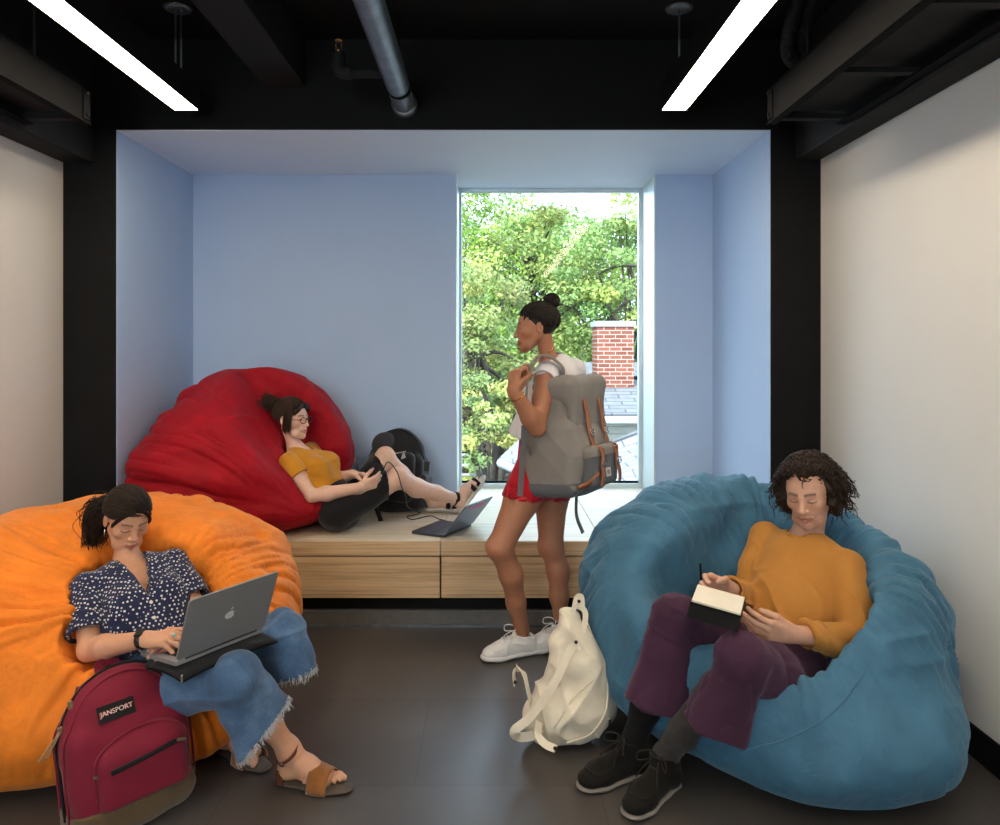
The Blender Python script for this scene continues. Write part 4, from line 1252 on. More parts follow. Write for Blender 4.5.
def trd(V, N):
    f = np.zeros(len(V))
    for kn, hc, d in hems:
        q = V-kn; h = q@d; m = np.clip(h/.10, 0, 1)*(np.linalg.norm(q - np.outer(h, d), axis=1) < .16)
        e1 = unit(np.cross(d, (0, 1, 0))); e2 = np.cross(d, e1)
        th = np.arctan2(q@e2, q@e1)
        f += .009*m*np.sin(th*3.0+h*4+.6*noise(V*5))*np.clip(h/.3, 0, 1)
        f += .006*(ridge(np.stack([h*22, th*1.2, V[:, 1]*3], 1), 6)-.5)*np.exp(-(h/.12)**2)
    return f + .010*noise(V*9, 8) + .007*(.45-ridge(np.stack([V[:, 0]*9, V[:, 1]*9, V[:, 2]*4], 1), 18))
V = displace(V, Q, trd)
obj('trousers', (V, Q), M['purple'], man)

# ---- socks and shoes
M['sock_black'] = fabric('black_knit', (.007, .007, .008), .95, 700, .05, .2, 20, .5)
M['sock_grey'] = fabric('charcoal_knit', (.040, .037, .036), .95, 420, .1, .25, 40, .9)
M['shoe_black'] = fabric('black_suede', (.008, .007, .006), .9, 500, .06, .3, 20, .3)
M['sole_grey'] = plain('grey_rubber', (.22, .20, .18), .7, var=.1)
M['lace_black'] = fabric('black_cord', (.018, .015, .013), .9, 900, .1)
for an, kn, mt, nm, lab, (heel, toe) in ((mr['anR'], mr['knR'], M['sock_black'], 'sock', 'plain black sock', shoesM['anR']),
                                  (mr['anL'], mr['knL'], M['sock_grey'], 'sock', 'charcoal grey ribbed sock', shoesM['anL'])):
    x = unit(toe-heel); base = heel + x*.075
    S = Sdf(); top = an*.30+kn*.70
    S.chain([base+A(0, 0, .06)+x*.02, an, an*.75+kn*.25, top], [.038, .0385, .047, .055], .02)
    V, Q = S.mesh(.005); V = displace(V, Q, lambda V, N: .003*noise(V*A(14, 14, 50)))
    s_ = obj('sock', (V, Q), mt, man); s_['label'] = lab
    put_shoe('chukka', .295, heel, toe, man, (M['shoe_black'], M['sole_grey'], M['lace_black']))

# ---- curly hair: a dark mass of locks
M['hair_dark'] = hair_mat('dark_curly_hair', (.012, .007, .005), (.040, .022, .014)); M['hair_dark'].node_tree.nodes['Principled BSDF'].inputs['Roughness'].default_value = .55
S = Sdf()
S.ell(HM.w(0, -.030, .060), A(.090, .097, .090), HM.R, 0)
S.cut(HM.w(0, .046, .062), HM.R @ unit(A(0, .85, -.5)), .2, .01)
S.ell(HM.w(.085, -.03, -.015), A(.042, .060, .085), HM.R, .03); S.ell(HM.w(-.08, -.03, -.01), A(.036, .058, .075), HM.R, .03); S.ell(HM.w(0, -.085, -.02), A(.085, .05, .095), HM.R, .03)
V, Q = S.mesh(.006); V = displace(V, Q, lambda V, N: .012*noise(V*42)+.006*noise(V*90))
hr = obj('hair', (V, Q), M['hair_dark'], man)
paths = []
K = 34
while len(paths) < 1350:
    d = rg.normal(size=3); d /= np.linalg.norm(d)
    if d[1] > .30 + .25*max(0, d[2]) and d[2] < .60: continue      # bare face
    if d[2] < -.6: continue
    root = A(0, -.018, .045) + d*A(.086, .098, .092)
    out = unit(d*A(1, 1, .7) + A(0, 0, .10) + rg.normal(size=3)*.45)
    ln = rg.uniform(.05, .125) * (1.1 if d[2] < .2 else .75)
    if d[1] > .25: ln *= .8
    t_ = np.linspace(0, 1, K)
    axis = root + np.outer(t_, out)*ln*.62 + np.outer(t_**2, A(0, -.1, -1.))*ln*.50
    e = unit(np.cross(out, rg.normal(size=3))); f = np.cross(out, e)
    rad = rg.uniform(.006, .013); tw = rg.uniform(1.6, 3.4)*2*math.pi; ph = rg.uniform(0, 6.28)
    p = axis + (np.outer(np.cos(t_*tw+ph), e) + np.outer(np.sin(t_*tw+ph), f))*rad*np.minimum(1, t_*4)[:, None]
    k0 = np.linalg.norm((p - A(0, -.012, .0))/A(.085, .1, .12), axis=1)
    p = A(0, -.012, 0) + (p - A(0, -.012, 0))*np.maximum(1, 1.0/k0)[:, None]
    bad = (p[:, 1] > .034) & (p[:, 2] < .050 - .022*np.clip(np.abs(p[:, 0])/.05, 0, 1)) & (np.abs(p[:, 0]) < .064)
    if bad.any(): continue
    paths.append(HM.c + (p*HM.sc) @ HM.R.T)
V, Q = strands(np.array(paths), .0032, .0012, 5)
obj('curls', (V, Q), M['hair_dark'], hr)

# ---- notebook and pencil
nbk = thing('notebook', 'open black covered notebook held on the man\'s raised knee', 'notebook', P(705, 602, 2.47))
M['cover'] = plain('black_cover', (.007, .007, .008), .8, bump=.1, spec=.1)
M['paper'] = plain('cream_paper', (.75, .70, .60), .8, var=.03, bump=.03)
s0 = P(690, 604, 2.37); s1 = P(739, 618, 2.31); bdir = P(670, 588, 2.455) - s0
sd = unit(s1-s0); bdir = unit(bdir - sd*np.dot(bdir, sd)); nn = unit(np.cross(sd, bdir)); nn = nn if nn[2] > 0 else -nn
R_ = np.stack([sd, bdir, nn], 1); ln, wd = .155, .112
cen = s0 + sd*ln*.5 + bdir*wd*.5
m = MB(); m.obox(cen - nn*.0013, R_, (ln*.5, wd*.5, .0013)); obj('cover', m.geo(), M['cover'], nbk, smooth=False, bevel=.001)
m = MB(); m.obox(cen + nn*.0075 - bdir*.001, R_, (ln*.5-.003, wd*.5-.003, .0075)); obj('pages', m.geo(), M['paper'], nbk, smooth=False, bevel=.002)
fd = unit(A(.02, -.62, -.60)); fd = unit(fd - sd*np.dot(fd, sd)); fn_ = np.cross(sd, fd)
m = MB(); m.obox(s0 + sd*ln*.5 + fd*.024 + nn*.004, np.stack([sd, fd, fn_], 1), (ln*.5, .024, .0013)); obj('cover', m.geo(), M['cover'], nbk, smooth=False, bevel=.001)
m = MB(); m.obox(s0 + sd*ln*.5 + nn*.003, R_, (ln*.5, .003, .0055)); obj('spine', m.geo(), M['cover'], nbk, smooth=False, bevel=.001)
tipM = (tipsR[0]*.5+tipsR[4]*.5)
pa = P(700.5, 567, 2.49); pb = P(701.5, 594, 2.485)
pn = thing('pencil', 'short dark pencil held upright between the man\'s fingers', 'pencil', pb)
dpn = unit(pa-pb); 
m = MB(); m.lathe([(.0036, .012), (.0036, np.linalg.norm(pa-pb)+.01), (.003, np.linalg.norm(pa-pb)+.012)], pb, dpn, 6); obj('shaft', m.geo(), M['cover'], pn)
m = MB(); m.lathe([(.0004, 0), (.0034, .012)], pb, dpn, 8); obj('point', m.geo(), M['paper'], pn)
# ================================================================== WOMAN WITH THE LAPTOP ON THE ORANGE BEAN BAG
rg = np.random.default_rng(21)
wl = dict(pel=A(-1.14, 2.585, .29), shR=A(-1.405, 2.62, .605), shL=A(-1.185, 2.815, .632))
wmid = (wl['shR']+wl['shL'])/2
wside = unit(wl['shL']-wl['shR']); wup = unit(wmid-wl['pel']); wfw = unit(np.cross(wup, wside)); wfw = wfw if wfw[1] < 0 else -wfw
wl.update(elR=P(89, 650, 2.46), wrR=P(146, 639, 2.40), elL=P(198, 613, 2.68), wrL=P(196, 641, 2.50),
          hpR=wl['pel']-wside*.085, hpL=wl['pel']+wside*.085, knR=P(234, 679, 2.36), knL=P(284, 632, 2.62),
          anR=P(288, 748, 2.47), anL=P(243, 721, 2.72))
wneck = wmid + wup*.065 - wfw*.012
HL = Head(P(127, 519, 2.76), A(.68, -.70, -.38), A(.06, 0, 1), .91)

bag = Sdf()
bag.ell((-1.50, 2.96, .36), (.66, .62, .37), None, .0)
bag.ell((-1.55, 3.18, .50), (.60, .40, .325), None, .18)
bag.ell((-1.85, 2.75, .46), (.36, .46, .33), None, .14)
bag.ell((-1.15, 3.06, .40), (.34, .42, .33), None, .14)
bag.ell((-1.07, 2.92, .29), (.22, .36, .26), None, .10)
bag.ell((-1.50, 2.93, .20), (.63, .60, .24), None, .12)
bag.ell((-1.62, 2.64, .21), (.46, .34, .24), None, .12)
bag.ell((-1.10, 2.72, .16), (.22, .28, .18), None, .10)
bag.box((-1.5, 2.9, -.3), (2, 2, .301), None, .001, .06, 's')
bag.box((XL-.488, 2.9, .5), (.5, 2, 2), None, .001, .05, 's')
td = unit((wl['knL']+wl['knR'])/2 - wl['pel']); sd2 = unit(np.cross((0, 0, 1), td)); nb_ = unit(np.cross(td, sd2)); nb_ = nb_ if nb_[2] > 0 else -nb_
bag.box(wl['pel'] - sd2*.02 + td*.40 + nb_*.40, (.235, .42, .38), np.stack([sd2, td, nb_], 1), .12, .10, 's')
bag.seg(wl['pel']+wfw*.08-wside*.04, wmid+wfw*.20-wside*.06+wup*.3, .11, .14, .08, mode='s')
bag.seg(wl['pel']+A(0, 0, .01), wmid, .09, .125, .08, mode='s')
for a_, b_ in (('hpL', 'knL'), ('hpR', 'knR')): bag.seg(wl[a_], wl[b_], .070, .050, .06, mode='s')
bag.seg(wl['shL'], wl['elL'], .05, .045, .06, mode='s'); bag.seg(wl['shR'], wl['elR'], .045, .045, .06, mode='s'); bag.seg(wl['elR']+A(0, 0, .03), wl['wrR']+A(0, 0, .05), .06, .06, .06, mode='s')
bag.seg(wmid, HL.c, .08, .09, .08, mode='s')
V, Q = bag.mesh(.009)
ctr = wl['pel']*.5 + wmid*.5 + A(0, 0, .02)
V = displace(V, Q, lambda V, N: np.clip((V[:, 2]-.03)/.08, 0, 1)*(folds(V, N, ctr, wfw*.6+A(0, -.25, .7), .032, 8.5, 1.6, 15) + .016*noise(V*6, 12) + .012*(ridge(V*A(5, 5, 7)+.6*noise(V*3)[:, None], 78)-.45)))
V[:, 2] = np.maximum(V[:, 2], .002); V[:, 0] = np.maximum(V[:, 0], XL+.017)
M['bag_orange'] = bag_material('orange_plush', (.80, .215, .018), .3, (1., .75, .4), .86)
tag(obj('bean_bag_chair', (V, Q), M['bag_orange']), 'large orange plush bean bag with a woman in polka dots sitting in it', 'bean bag', 'bean bag chairs')

wom = thing('person', 'dark haired woman in navy polka dot shirt and jeans typing on a laptop', 'person', (-1.1, 2.55, 0))
S = Sdf()
HL.sculpt(S, wneck, .040, smile=.25, eyes='closed', nose=.85, jaw=.95)
torso(S, wl['pel'], wneck, wl['shR'], wl['shL'], wfw, (.125, .105, .118), .6, .05, .036)
S.chain([wmid-wup*.06+wfw*.025, wneck], [.060, .038], .03)
limb_arm(S, wl['shR'], wl['elR'], wl['wrR'], (.042, .040, .036, .036, .0245)); limb_arm(S, wl['shL'], wl['elL'], wl['wrL'], (.042, .038, .036, .034, .0245))
for a, b, c in (('hpR', 'knR', 'anR'), ('hpL', 'knL', 'anL')):
    limb_leg(S, wl[a], wl[b], wl[c], (.075, .066, .048, .047, .032), back=(-.6, .4, 0))
DW = unit(A(.88, -.22, .10))
hand(S, wl['wrR'], DW, A(.05, .25, -1.), A(-.2, .95, .2), [(.30, .45, .3), (.28, .42, .3), (.32, .45, .3), (.4, .5, .3)], .95, ((.75, .55, -.05), (.92, .22, .12)))
DW2 = unit(A(-.45, -.75, .25))
hand(S, wl['wrL'], DW2, A(0, .25, -1.), A(-.8, .5, 0), [(.30, .45, .3)]*4, .95)
# right foot in the sandal, pointing along the floor to the right
fH, fT = A(-.700, 2.497, .018), A(-.463, 2.440, .014)
fx = unit(A(fT[0]-fH[0], fT[1]-fH[1], 0)); fy = np.cross((0, 0, 1), fx)
def foot(S, h, fx, fy, L, an, rt=1):
    k = L/.24
    S.chain([an, h+fx*.030*k+A(0, 0, .034)], [.031, .030], .02)
    S.chain([h+fx*.030*k+A(0, 0, .030), h+fx*.10*k+A(0, 0, .034)+fy*.004, h+fx*.165*k+A(0, 0, .022)], [.028*k, .026*k, .019*k], .025)
    S.chain([an+A(0, 0, -.005), h+fx*.105*k+A(0, 0, .050), h+fx*.17*k+A(0, 0, .028)], [.030, .027*k, .017*k], .03)
    S.seg(h+fx*.165*k+fy*.022*k*rt+A(0, 0, .020), h+fx*.17*k-fy*.026*k*rt+A(0, 0, .016), .020*k, .015*k, .025)
    for i in range(5):
        y_ = (.030-.0145*i)*k*rt; x0 = (.185-.006*i*i*.6)*k; ln_ = (.036, .034, .030, .025, .020)[i]*k; r_ = (.0115, .0085, .008, .0075, .0072)[i]*k
        a_ = h+fx*x0+fy*y_+A(0, 0, .016*k); b_ = a_+fx*ln_*.6+A(0, 0, .003); c_ = a_+fx*ln_+A(0, 0, -.004)
        S.chain([a_-fx*.02*k, a_, b_, c_], [r_*1.1, r_*1.05, r_, r_*.95], .004)
foot(S, fH, fx, fy, .235, wl['anR'], 1)
V, Q = S.mesh(.003)
col = np.tile(A(.62, .325, .205), (len(V), 1))
HL.paint(V, col, (.46, .13, .12), (.03, .018, .012), smile=.25, eyes='closed')
obj('body', (V, Q), M['skin'], wom, col=col)

# sandal
M['tan_suede'] = fabric('tan_suede', (.27, .105, .030), .9, 500, .35, .2, 20, .3)
M['brown_leather'] = plain('brown_leather', (.13, .035, .018), .45, var=.2, scale=25, bump=.15)
M['sandal_sole'] = plain('brown_sole', (.075, .055, .042), .75, var=.2)
M['steel'] = plain('steel', (.55, .52, .48), .25, metal=1, bump=0)
S = Sdf()
z_ = .009
S.chain([fH*A(1,1,0)+fx*.015+A(0,0,z_), fH*A(1,1,0)+fx*.10+A(0,0,z_), fH*A(1,1,0)+fx*.18+A(0,0,z_)+fy*.002, fH*A(1,1,0)+fx*.225+A(0,0,z_)+fy*.008], [.031, .031, .043, .034], .01, flat=((0, 0, 1), .24))
sol = obj('sandal', S.mesh(.003), M['sandal_sole'], wom)
def over(x, r0, a0, a1, n=14, hz=.0, k=1.0):
    out_ = []
    for a in np.linspace(a0, a1, n):
        out_.append(fH*A(1, 1, 0) + fx*x + fy*math.cos(a)*r0*k + A(0, 0, .012+hz + math.sin(a)*r0))
    return np.array(out_)
mt = MB()
V0 = []
nx, na = 7, 18
for i in range(nx):
    x = .118 + .070*i/(nx-1); r_h = np.interp(i, [0, nx-1], [.083, .056]); r_w = np.interp(i, [0, 3, nx-1], [.047, .053, .052])
    for j in range(na):
        a = -.1 + (math.pi+.2)*j/(na-1)
        V0.append(fH*A(1, 1, 0) + fx*(x - .010*math.sin(a)*(0 if i else -.5)) + fy*(math.cos(a)*r_w+.002) + A(0, 0, .012+math.sin(a)*(r_h-.006)))
Fq = [(i*na+j, i*na+j+1, (i+1)*na+j+1, (i+1)*na+j) for i in range(nx-1) for j in range(na-1)]
bo = obj('toe_band', (np.array(V0), Fq), M['tan_suede'], sol)
so_ = bo.modifiers.new('solid', 'SOLIDIFY'); so_.thickness = .003; so_.offset = 1
hc_ = Sdf(); hc_.seg(fH*A(1,1,0)+fx*.024+A(0,0,.02), fH*A(1,1,0)+fx*.020+A(0,0,.055), .034, .033, .0); hc_.seg(fH*A(1,1,0)+fx*.024+A(0,0,-.02), fH*A(1,1,0)+fx*.020+A(0,0,.12), .0305, .0305, .0, mode='s')
hc_.box(fH*A(1,1,0)+fx*.078+A(0,0,.05), (.05, .2, .2), np.stack([fx, fy, A(0,0,1)], 1), .001, 0, 's')
hc_.cut(fH*A(1,1,0)+fx*.02+A(0,0,.062), A(.0,0,1)-fx*.35, .09); hc_.box(fH*A(1,1,0)+A(0,0,-.04), (.2,.2,.05), None, .001, 0, 's')
obj('heel_cup', hc_.mesh(.0025), M['brown_leather'], sol)
an = wl['anR']; up_an = unit(wl['knR']-an)
Ra = frame(up_an, fx); ring = [an + A(0, 0, -.012) + Ra[:, 0]*.042*math.cos(a) + Ra[:, 2]*.044*math.sin(a) + up_an*.008*math.sin(a) for a in np.linspace(0, 2*math.pi, 30)]
rn = [unit(p-an) for p in ring]
st_ = MB(); V_, F_ = sweep(ring, rn, .012, .0025); st_.add(V_, F_); obj('ankle_strap', st_.geo(), M['brown_leather'], sol)
bk = MB(); cbk = min(ring, key=lambda p: p[1]+p[0]*.6); nbk_ = unit(cbk-an); tb = unit(np.cross(up_an, nbk_))
sq = [cbk+nbk_*.003+tb*.008*x+up_an*.008*z for x, z in ((-1,-1),(1,-1),(1,1),(-1,1),(-1,-1))]
bk.tube(sq, .0016, 6); obj('buckle', bk.geo(), M['steel'], sol)
# the other sandal, tucked back beside the bean bag
h2 = P(232, 748, 2.62); h2 = A(-.97, 2.70, 0); x2 = unit(A(.45, -.30, 0)); y2 = np.cross((0, 0, 1), x2)
S = Sdf(); foot(S, h2+A(0, 0, .016), x2, y2, .235, wl['anL'], -1); fo = S.mesh(.004)
obj('foot', fo, M['skin'], wom, col=np.tile(A(.62, .325, .205), (len(fo[0]), 1)))
S = Sdf(); S.chain([h2+x2*.015+A(0,0,z_), h2+x2*.10+A(0,0,z_), h2+x2*.18+A(0,0,z_), h2+x2*.225+A(0,0,z_)], [.031, .031, .043, .034], .01, flat=((0, 0, 1), .24))
s2 = obj('sandal', S.mesh(.004), M['sandal_sole'], wom)
V1 = np.array(V0) - fH*A(1, 1, 0); V1 = h2 + np.outer(V1@fx, x2) + np.outer(V1@fy, y2) + np.outer(V1[:, 2], A(0, 0, 1))
bo = obj('toe_band', (V1, Fq), M['tan_suede'], s2); so_ = bo.modifiers.new('solid', 'SOLIDIFY'); so_.thickness = .003; so_.offset = 1

# ---- jeans, cropped wide legs with a frayed hem
t = NT('washed_denim'); v = t.coord()
f = t.noise(v, 7, 5, .6); f2 = t.noise(t.coord((400, 400, 90)), 1, 2)
c = t.ramp(f, [(.28, (.035, .075, .155)), (.55, (.075, .145, .265)), (.78, (.15, .25, .40))])
c = t.mix(.35, c, t.ramp(f2, [(.35, (.6, .6, .6)), (.65, (1.25, 1.25, 1.25))]), 'MULTIPLY')
t.set(col=c, rough=.9, spec=.2, sheen=.2, normal=t.bump(t.noise(v, 700, 2), .3, .001)); M['denim'] = t.m
M['fray'] = fabric('frayed_threads', (.55, .60, .66), .95, 900, .2)
S = Sdf(); S.seg(wl['pel'], wl['pel']+wup*.10, .155, .142, .05, flat=(wfw, .78))
S.seg(wl['hpR'], wl['hpR']*.6+wl['knR']*.4, .088, .088, .04); S.seg(wl['hpL'], wl['hpL']*.6+wl['knL']*.4, .098, .090, .04)
parts_ = [S.mesh(.0055)]; hems = []
for hp, kn, hc, dd, r_, fl in (('hpR', 'knR', P(265, 728, 2.43), A(.86, .05, -.75), .122, .72), ('hpL', 'knL', P(291, 672, 2.61), A(.22, -.1, -1.0), .098, .80)):
    hp, kn = wl[hp], wl[kn]; S = Sdf()
    S.chain([hp*.8+kn*.2, hp*.5+kn*.5, kn], [.078, .080, .078], .04)
    d = unit(hc-kn); cn = unit(dd); fa = unit(np.cross(d, np.cross(d, A(0, -1, 0))))
    ax_ = unit(np.cross(d, (0, 0, 1)))
    S.chain([kn, kn*.5+hc*.5, hc+d*.06], [.078, .090, r_], .02, flat=(ax_, fl))
    S.cut(hc, cn, .25, .002, .13)
    S.seg(hc-d*.16, hc+d*.06, .055, r_-.008, .004, flat=(ax_, fl-.02), mode='s')
    hems.append((kn, hc, d, cn, r_)); parts_.append(S.mesh(.0055))
n0 = 0; VV = []; QQ = []
for v_, q_ in parts_: VV.append(v_); QQ.append(q_+n0); n0 += len(v_)
V, Q = np.concatenate(VV), np.concatenate(QQ)
def jd(V, N):
    f = np.zeros(len(V))
    for kn, hc, d, cn, r_ in hems:
        h = (V-kn)@d
        f += .010*(ridge(np.stack([h*16+noise(V*6), V@wside*5, V[:, 1]*4], 1), 6)-.45)*np.exp(-((h-.0)/.14)**2)*(np.linalg.norm(V-kn, axis=1) < .3)
    return f + .008*noise(V*9, 8)
V = displace(V, Q, jd)
jn = obj('jeans', (V, Q), M['denim'], wom)
# threads hanging along each hem: start from the rim vertices of the mesh
thr = []
for kn, hc, d, cn, r_ in hems:
    nr = V[(np.abs((V-hc)@cn) < .006) & (np.linalg.norm(V-hc, axis=1) < r_*1.5)]
    for p in nr[rg.integers(0, len(nr), 420)]:
        dd = unit(cn + rg.normal(size=3)*.45 + A(0, 0, -.4)); L_ = rg.uniform(.006, .024)
        thr.append([p, p+dd*L_*.5+rg.normal(size=3)*.002, p+dd*L_+A(0, 0, -.004)+rg.normal(size=3)*.003])
obj('frayed_hem', strands(np.array(thr), .0011, .0007, 4), M['fray'], jn)

# ---- shirt: navy with white dots
t = NT('polka_dot_shirt'); v = t.coord()
vo = t.n.new('ShaderNodeTexVoronoi'); vo.inputs['Scale'].default_value = 82; vo.inputs['Randomness'].default_value = .4; t.l.new(v, vo.inputs['Vector'])
dot = t.math('LESS_THAN', vo.outputs['Distance'], .31)
base = t.ramp(t.noise(v, 8, 4), [(.3, (.010, .014, .045)), (.7, (.020, .027, .075))])
t.set(col=t.mix(dot, base, (.62, .60, .58)), rough=.85, spec=.2, sheen=.15, normal=t.bump(t.noise(v, 900, 2), .2, .001)); M['dots'] = t.m
S = Sdf()
waist = wl['pel']*.55+wmid*.45; chest = wl['pel']*.22+wmid*.78
S.chain([wl['pel']+wup*.09+wfw*.02, waist+wfw*.02, chest+wfw*.01], [.165, .166, .158], .04, flat=(wfw, .72))
for g in (-1, 1): S.ell(chest-wup*.045+wfw*.085+wside*.068*g, A(.068, .062, .072), np.stack([wside, wfw, wup], 1), .05)
S.seg(wl['shR'], wl['shL'], .052, .052, .05); S.seg(chest, wmid+wup*.02, .09, .060, .04, flat=(wfw, .8))
slv = []; S_ = S
for sh, el in (('shR', 'elR'), ('shL', 'elL')):
    sh, el = wl[sh], wl[el]; e2 = sh+(el-sh)*.78; dd = unit(el-sh); S = Sdf()
    S.chain([sh, e2+dd*.02], [.060, .070], .02)
    S.cut(e2, dd, .085, .003, .04); S.seg(e2-dd*.05, e2+dd*.06, .050, .066, .003, mode='s'); slv.append(S.mesh(.005))
S = S_
S.cut(wl['pel']+wup*.105, -wup, .25, .01, .06)
S.seg(wneck-wup*.03+wfw*.02, wneck+wup*.10, .048, .062, .006, mode='s')
# open V neck
vt = chest + wfw*.13 + wup*.0; 
for i in range(6):
    q_ = i/5; S.ell(wneck*(1-q_)+vt*q_ + wfw*(.05*(1-q_)), A(.050*(1-q_)+.006, .06, .03), np.stack([wside, wfw, wup], 1), .006, 's')
V, Q = merged([S.mesh(.005)] + slv)
def shd(V, N):
    t_ = (V-wl['pel'])@wup; s_ = (V-wl['pel'])@wside
    return .016*(ridge(np.stack([s_*5, t_*13+s_*5+.5*noise(V*7), V@wfw*4], 1), 14)-.45)*np.clip(1.4-t_/.26, .2, 1) + .006*noise(V*12, 3)
V = displace(V, Q, shd)
sh_ = obj('shirt', (V, Q), M['dots'], wom)
# camp collar: two lapels lying on the chest
for g in (-1, 1):
    S = Sdf()
    pts_ = [wneck-wfw*.045+wside*.03*g+wup*.022, wneck+wside*.052*g+wfw*.0+wup*.012, wneck*.75+vt*.25+wside*.060*g+wfw*.030, wneck*.5+vt*.5+wside*.052*g+wfw*.030, vt+wside*.018*g+wfw*.006]
    pts_ = smooth_path(pts_, 5)
    ns = [unit(wfw*.8+wside*.5*g+wup*.3)]*len(pts_)
    V_, F_ = sweep(pts_, ns, np.interp(np.linspace(0, 1, len(pts_)), [0, .3, .6, .85, 1], [.030, .036, .058, .044, .012]), .004)
    obj('collar', (V_, F_), M['dots'], sh_)
M['button'] = plain('pearl_button', (.72, .68, .60), .3, var=.05, bump=0)
for q_ in (.30, .55, .80):
    b0 = vt*(1-q_) + (wl['pel']+wup*.11+wfw*.16)*q_
    i_ = np.argmin(np.linalg.norm(V - (b0 + wfw*.02), axis=1)); p_ = V[i_]
    m = MB(); m.lathe([(.0055, 0), (.006, .002), (.004, .003)], p_ - wfw*.001, wfw, 14); obj('button', m.geo(), M['button'], sh_)

# ---- hair: pulled back into a low curly ponytail
M['hair_brown'] = hair_mat('dark_brown_hair', (.010, .006, .0045), (.034, .019, .012))
cap = hair_cap(HL, .003); 
V, Q = cap.mesh(.005); hr = obj('hair', (V, Q), M['hair_brown'], wom)
tieL = A(.38, -.85, -.10)
line = lambda d: (d[1]*.0752 - d[2]*.0492) < .064 and d[2] > -.5 and not (d[1] > .1 and d[2] < -.05)
ps = [combed(HL, rg, 1700, tieL, 18, line, (.004, .014))]
obj('combed_strands', strands(ps[0], .0016, .0013, 4), M['hair_brown'], hr)
tail = []
root = A(.050, -.098, .02); dropL = HL.R.T @ unit(A(-.10, -.05, -1))
for i in range(520):
    t_ = np.linspace(0, 1, 24); o = rg.normal(size=3)*A(.016, .016, .012)
    sprd = rg.normal(size=3)*A(.020, .018, .012); L_ = rg.uniform(.09, .22)
    ax_ = root + o + np.outer(np.sin(t_*1.5), A(.034, -.020, .022)) + np.outer(t_**1.3, dropL)*L_ + np.outer(np.sin(t_*math.pi), sprd)*1.2
    wv = rg.uniform(.003, .008); fq = rg.uniform(2, 4)*math.pi; ph = rg.uniform(0, 6.3)
    ax_ = ax_ + np.stack([wv*np.sin(t_*fq+ph), wv*np.cos(t_*fq+ph*1.3), 0*t_], 1)
    tail.append(HL.c + (ax_*HL.sc)@HL.R.T)
obj('ponytail', strands(np.array(tail), .0017, .0010, 4), M['hair_brown'], hr)
lk = []
for i in range(70):      # loose fringe locks beside the face
    g = -1 if i % 2 else 1; t_ = np.linspace(0, 1, 16)
    p = np.stack([g*(.012+.058*np.sin(t_*1.5)+rg.normal()*.003), .088-.045*t_+.008*np.sin(t_*3)+rg.normal()*.002, .085-.085*t_**1.3+rg.normal()*.004], 1)
    lk.append(HL.c + (p*HL.sc)@HL.R.T)
obj('fringe', strands(np.array(lk), .0014, .0008, 4), M['hair_brown'], hr)
# earring, watch, ring
er = HL.w(-.078, -.004, -.038); er2 = HL.w(.078, -.004, -.038)
for e_ in (er, er2):
    m = MB(); m.tube([e_, e_+A(0, 0, -.012), e_+A(0, -.001, -.03)], .0018, 6); obj('earring', m.geo(), M['steel'], wom)
M['strap_black'] = plain('black_rubber', (.012, .012, .013), .5)
d_ = unit(wl['wrR']-wl['elR']); wc = wl['wrR'] - d_*.012; Rw = frame(d_, (0, 0, 1))
rg_ = [wc + Rw[:, 0]*.0285*math.cos(a)+Rw[:, 2]*.0255*math.sin(a) for a in np.linspace(0, 2*math.pi, 28)]
m = MB(); V_, F_ = sweep(rg_, [unit(p-wc) for p in rg_], .020, .003); m.add(V_, F_); wt = obj('watch_strap', m.geo(), M['strap_black'], wom)
m = MB(); m.obox(wc + unit(Rw[:, 2]-Rw[:, 0]*.0+A(0,-.5,0))*.030, np.stack([d_, unit(np.cross(unit(Rw[:, 2]+A(0,-.5,0)), d_)), unit(Rw[:, 2]+A(0,-.5,0))], 1), (.013, .015, .0045)); obj('watch_case', m.geo(), M['strap_black'], wt, bevel=.003)
rp = wl['wrR'] + DW*.105 + A(0, -.004, .012)
m = MB(); m.lathe([(.0005, .006), (.0055, .004), (.0065, 0), (.006, -.004)], rp, (0, -.3, 1), 12); ri = obj('ring_stone', m.geo(), plain('turquoise', (.35, .60, .55), .3, bump=0), wom)
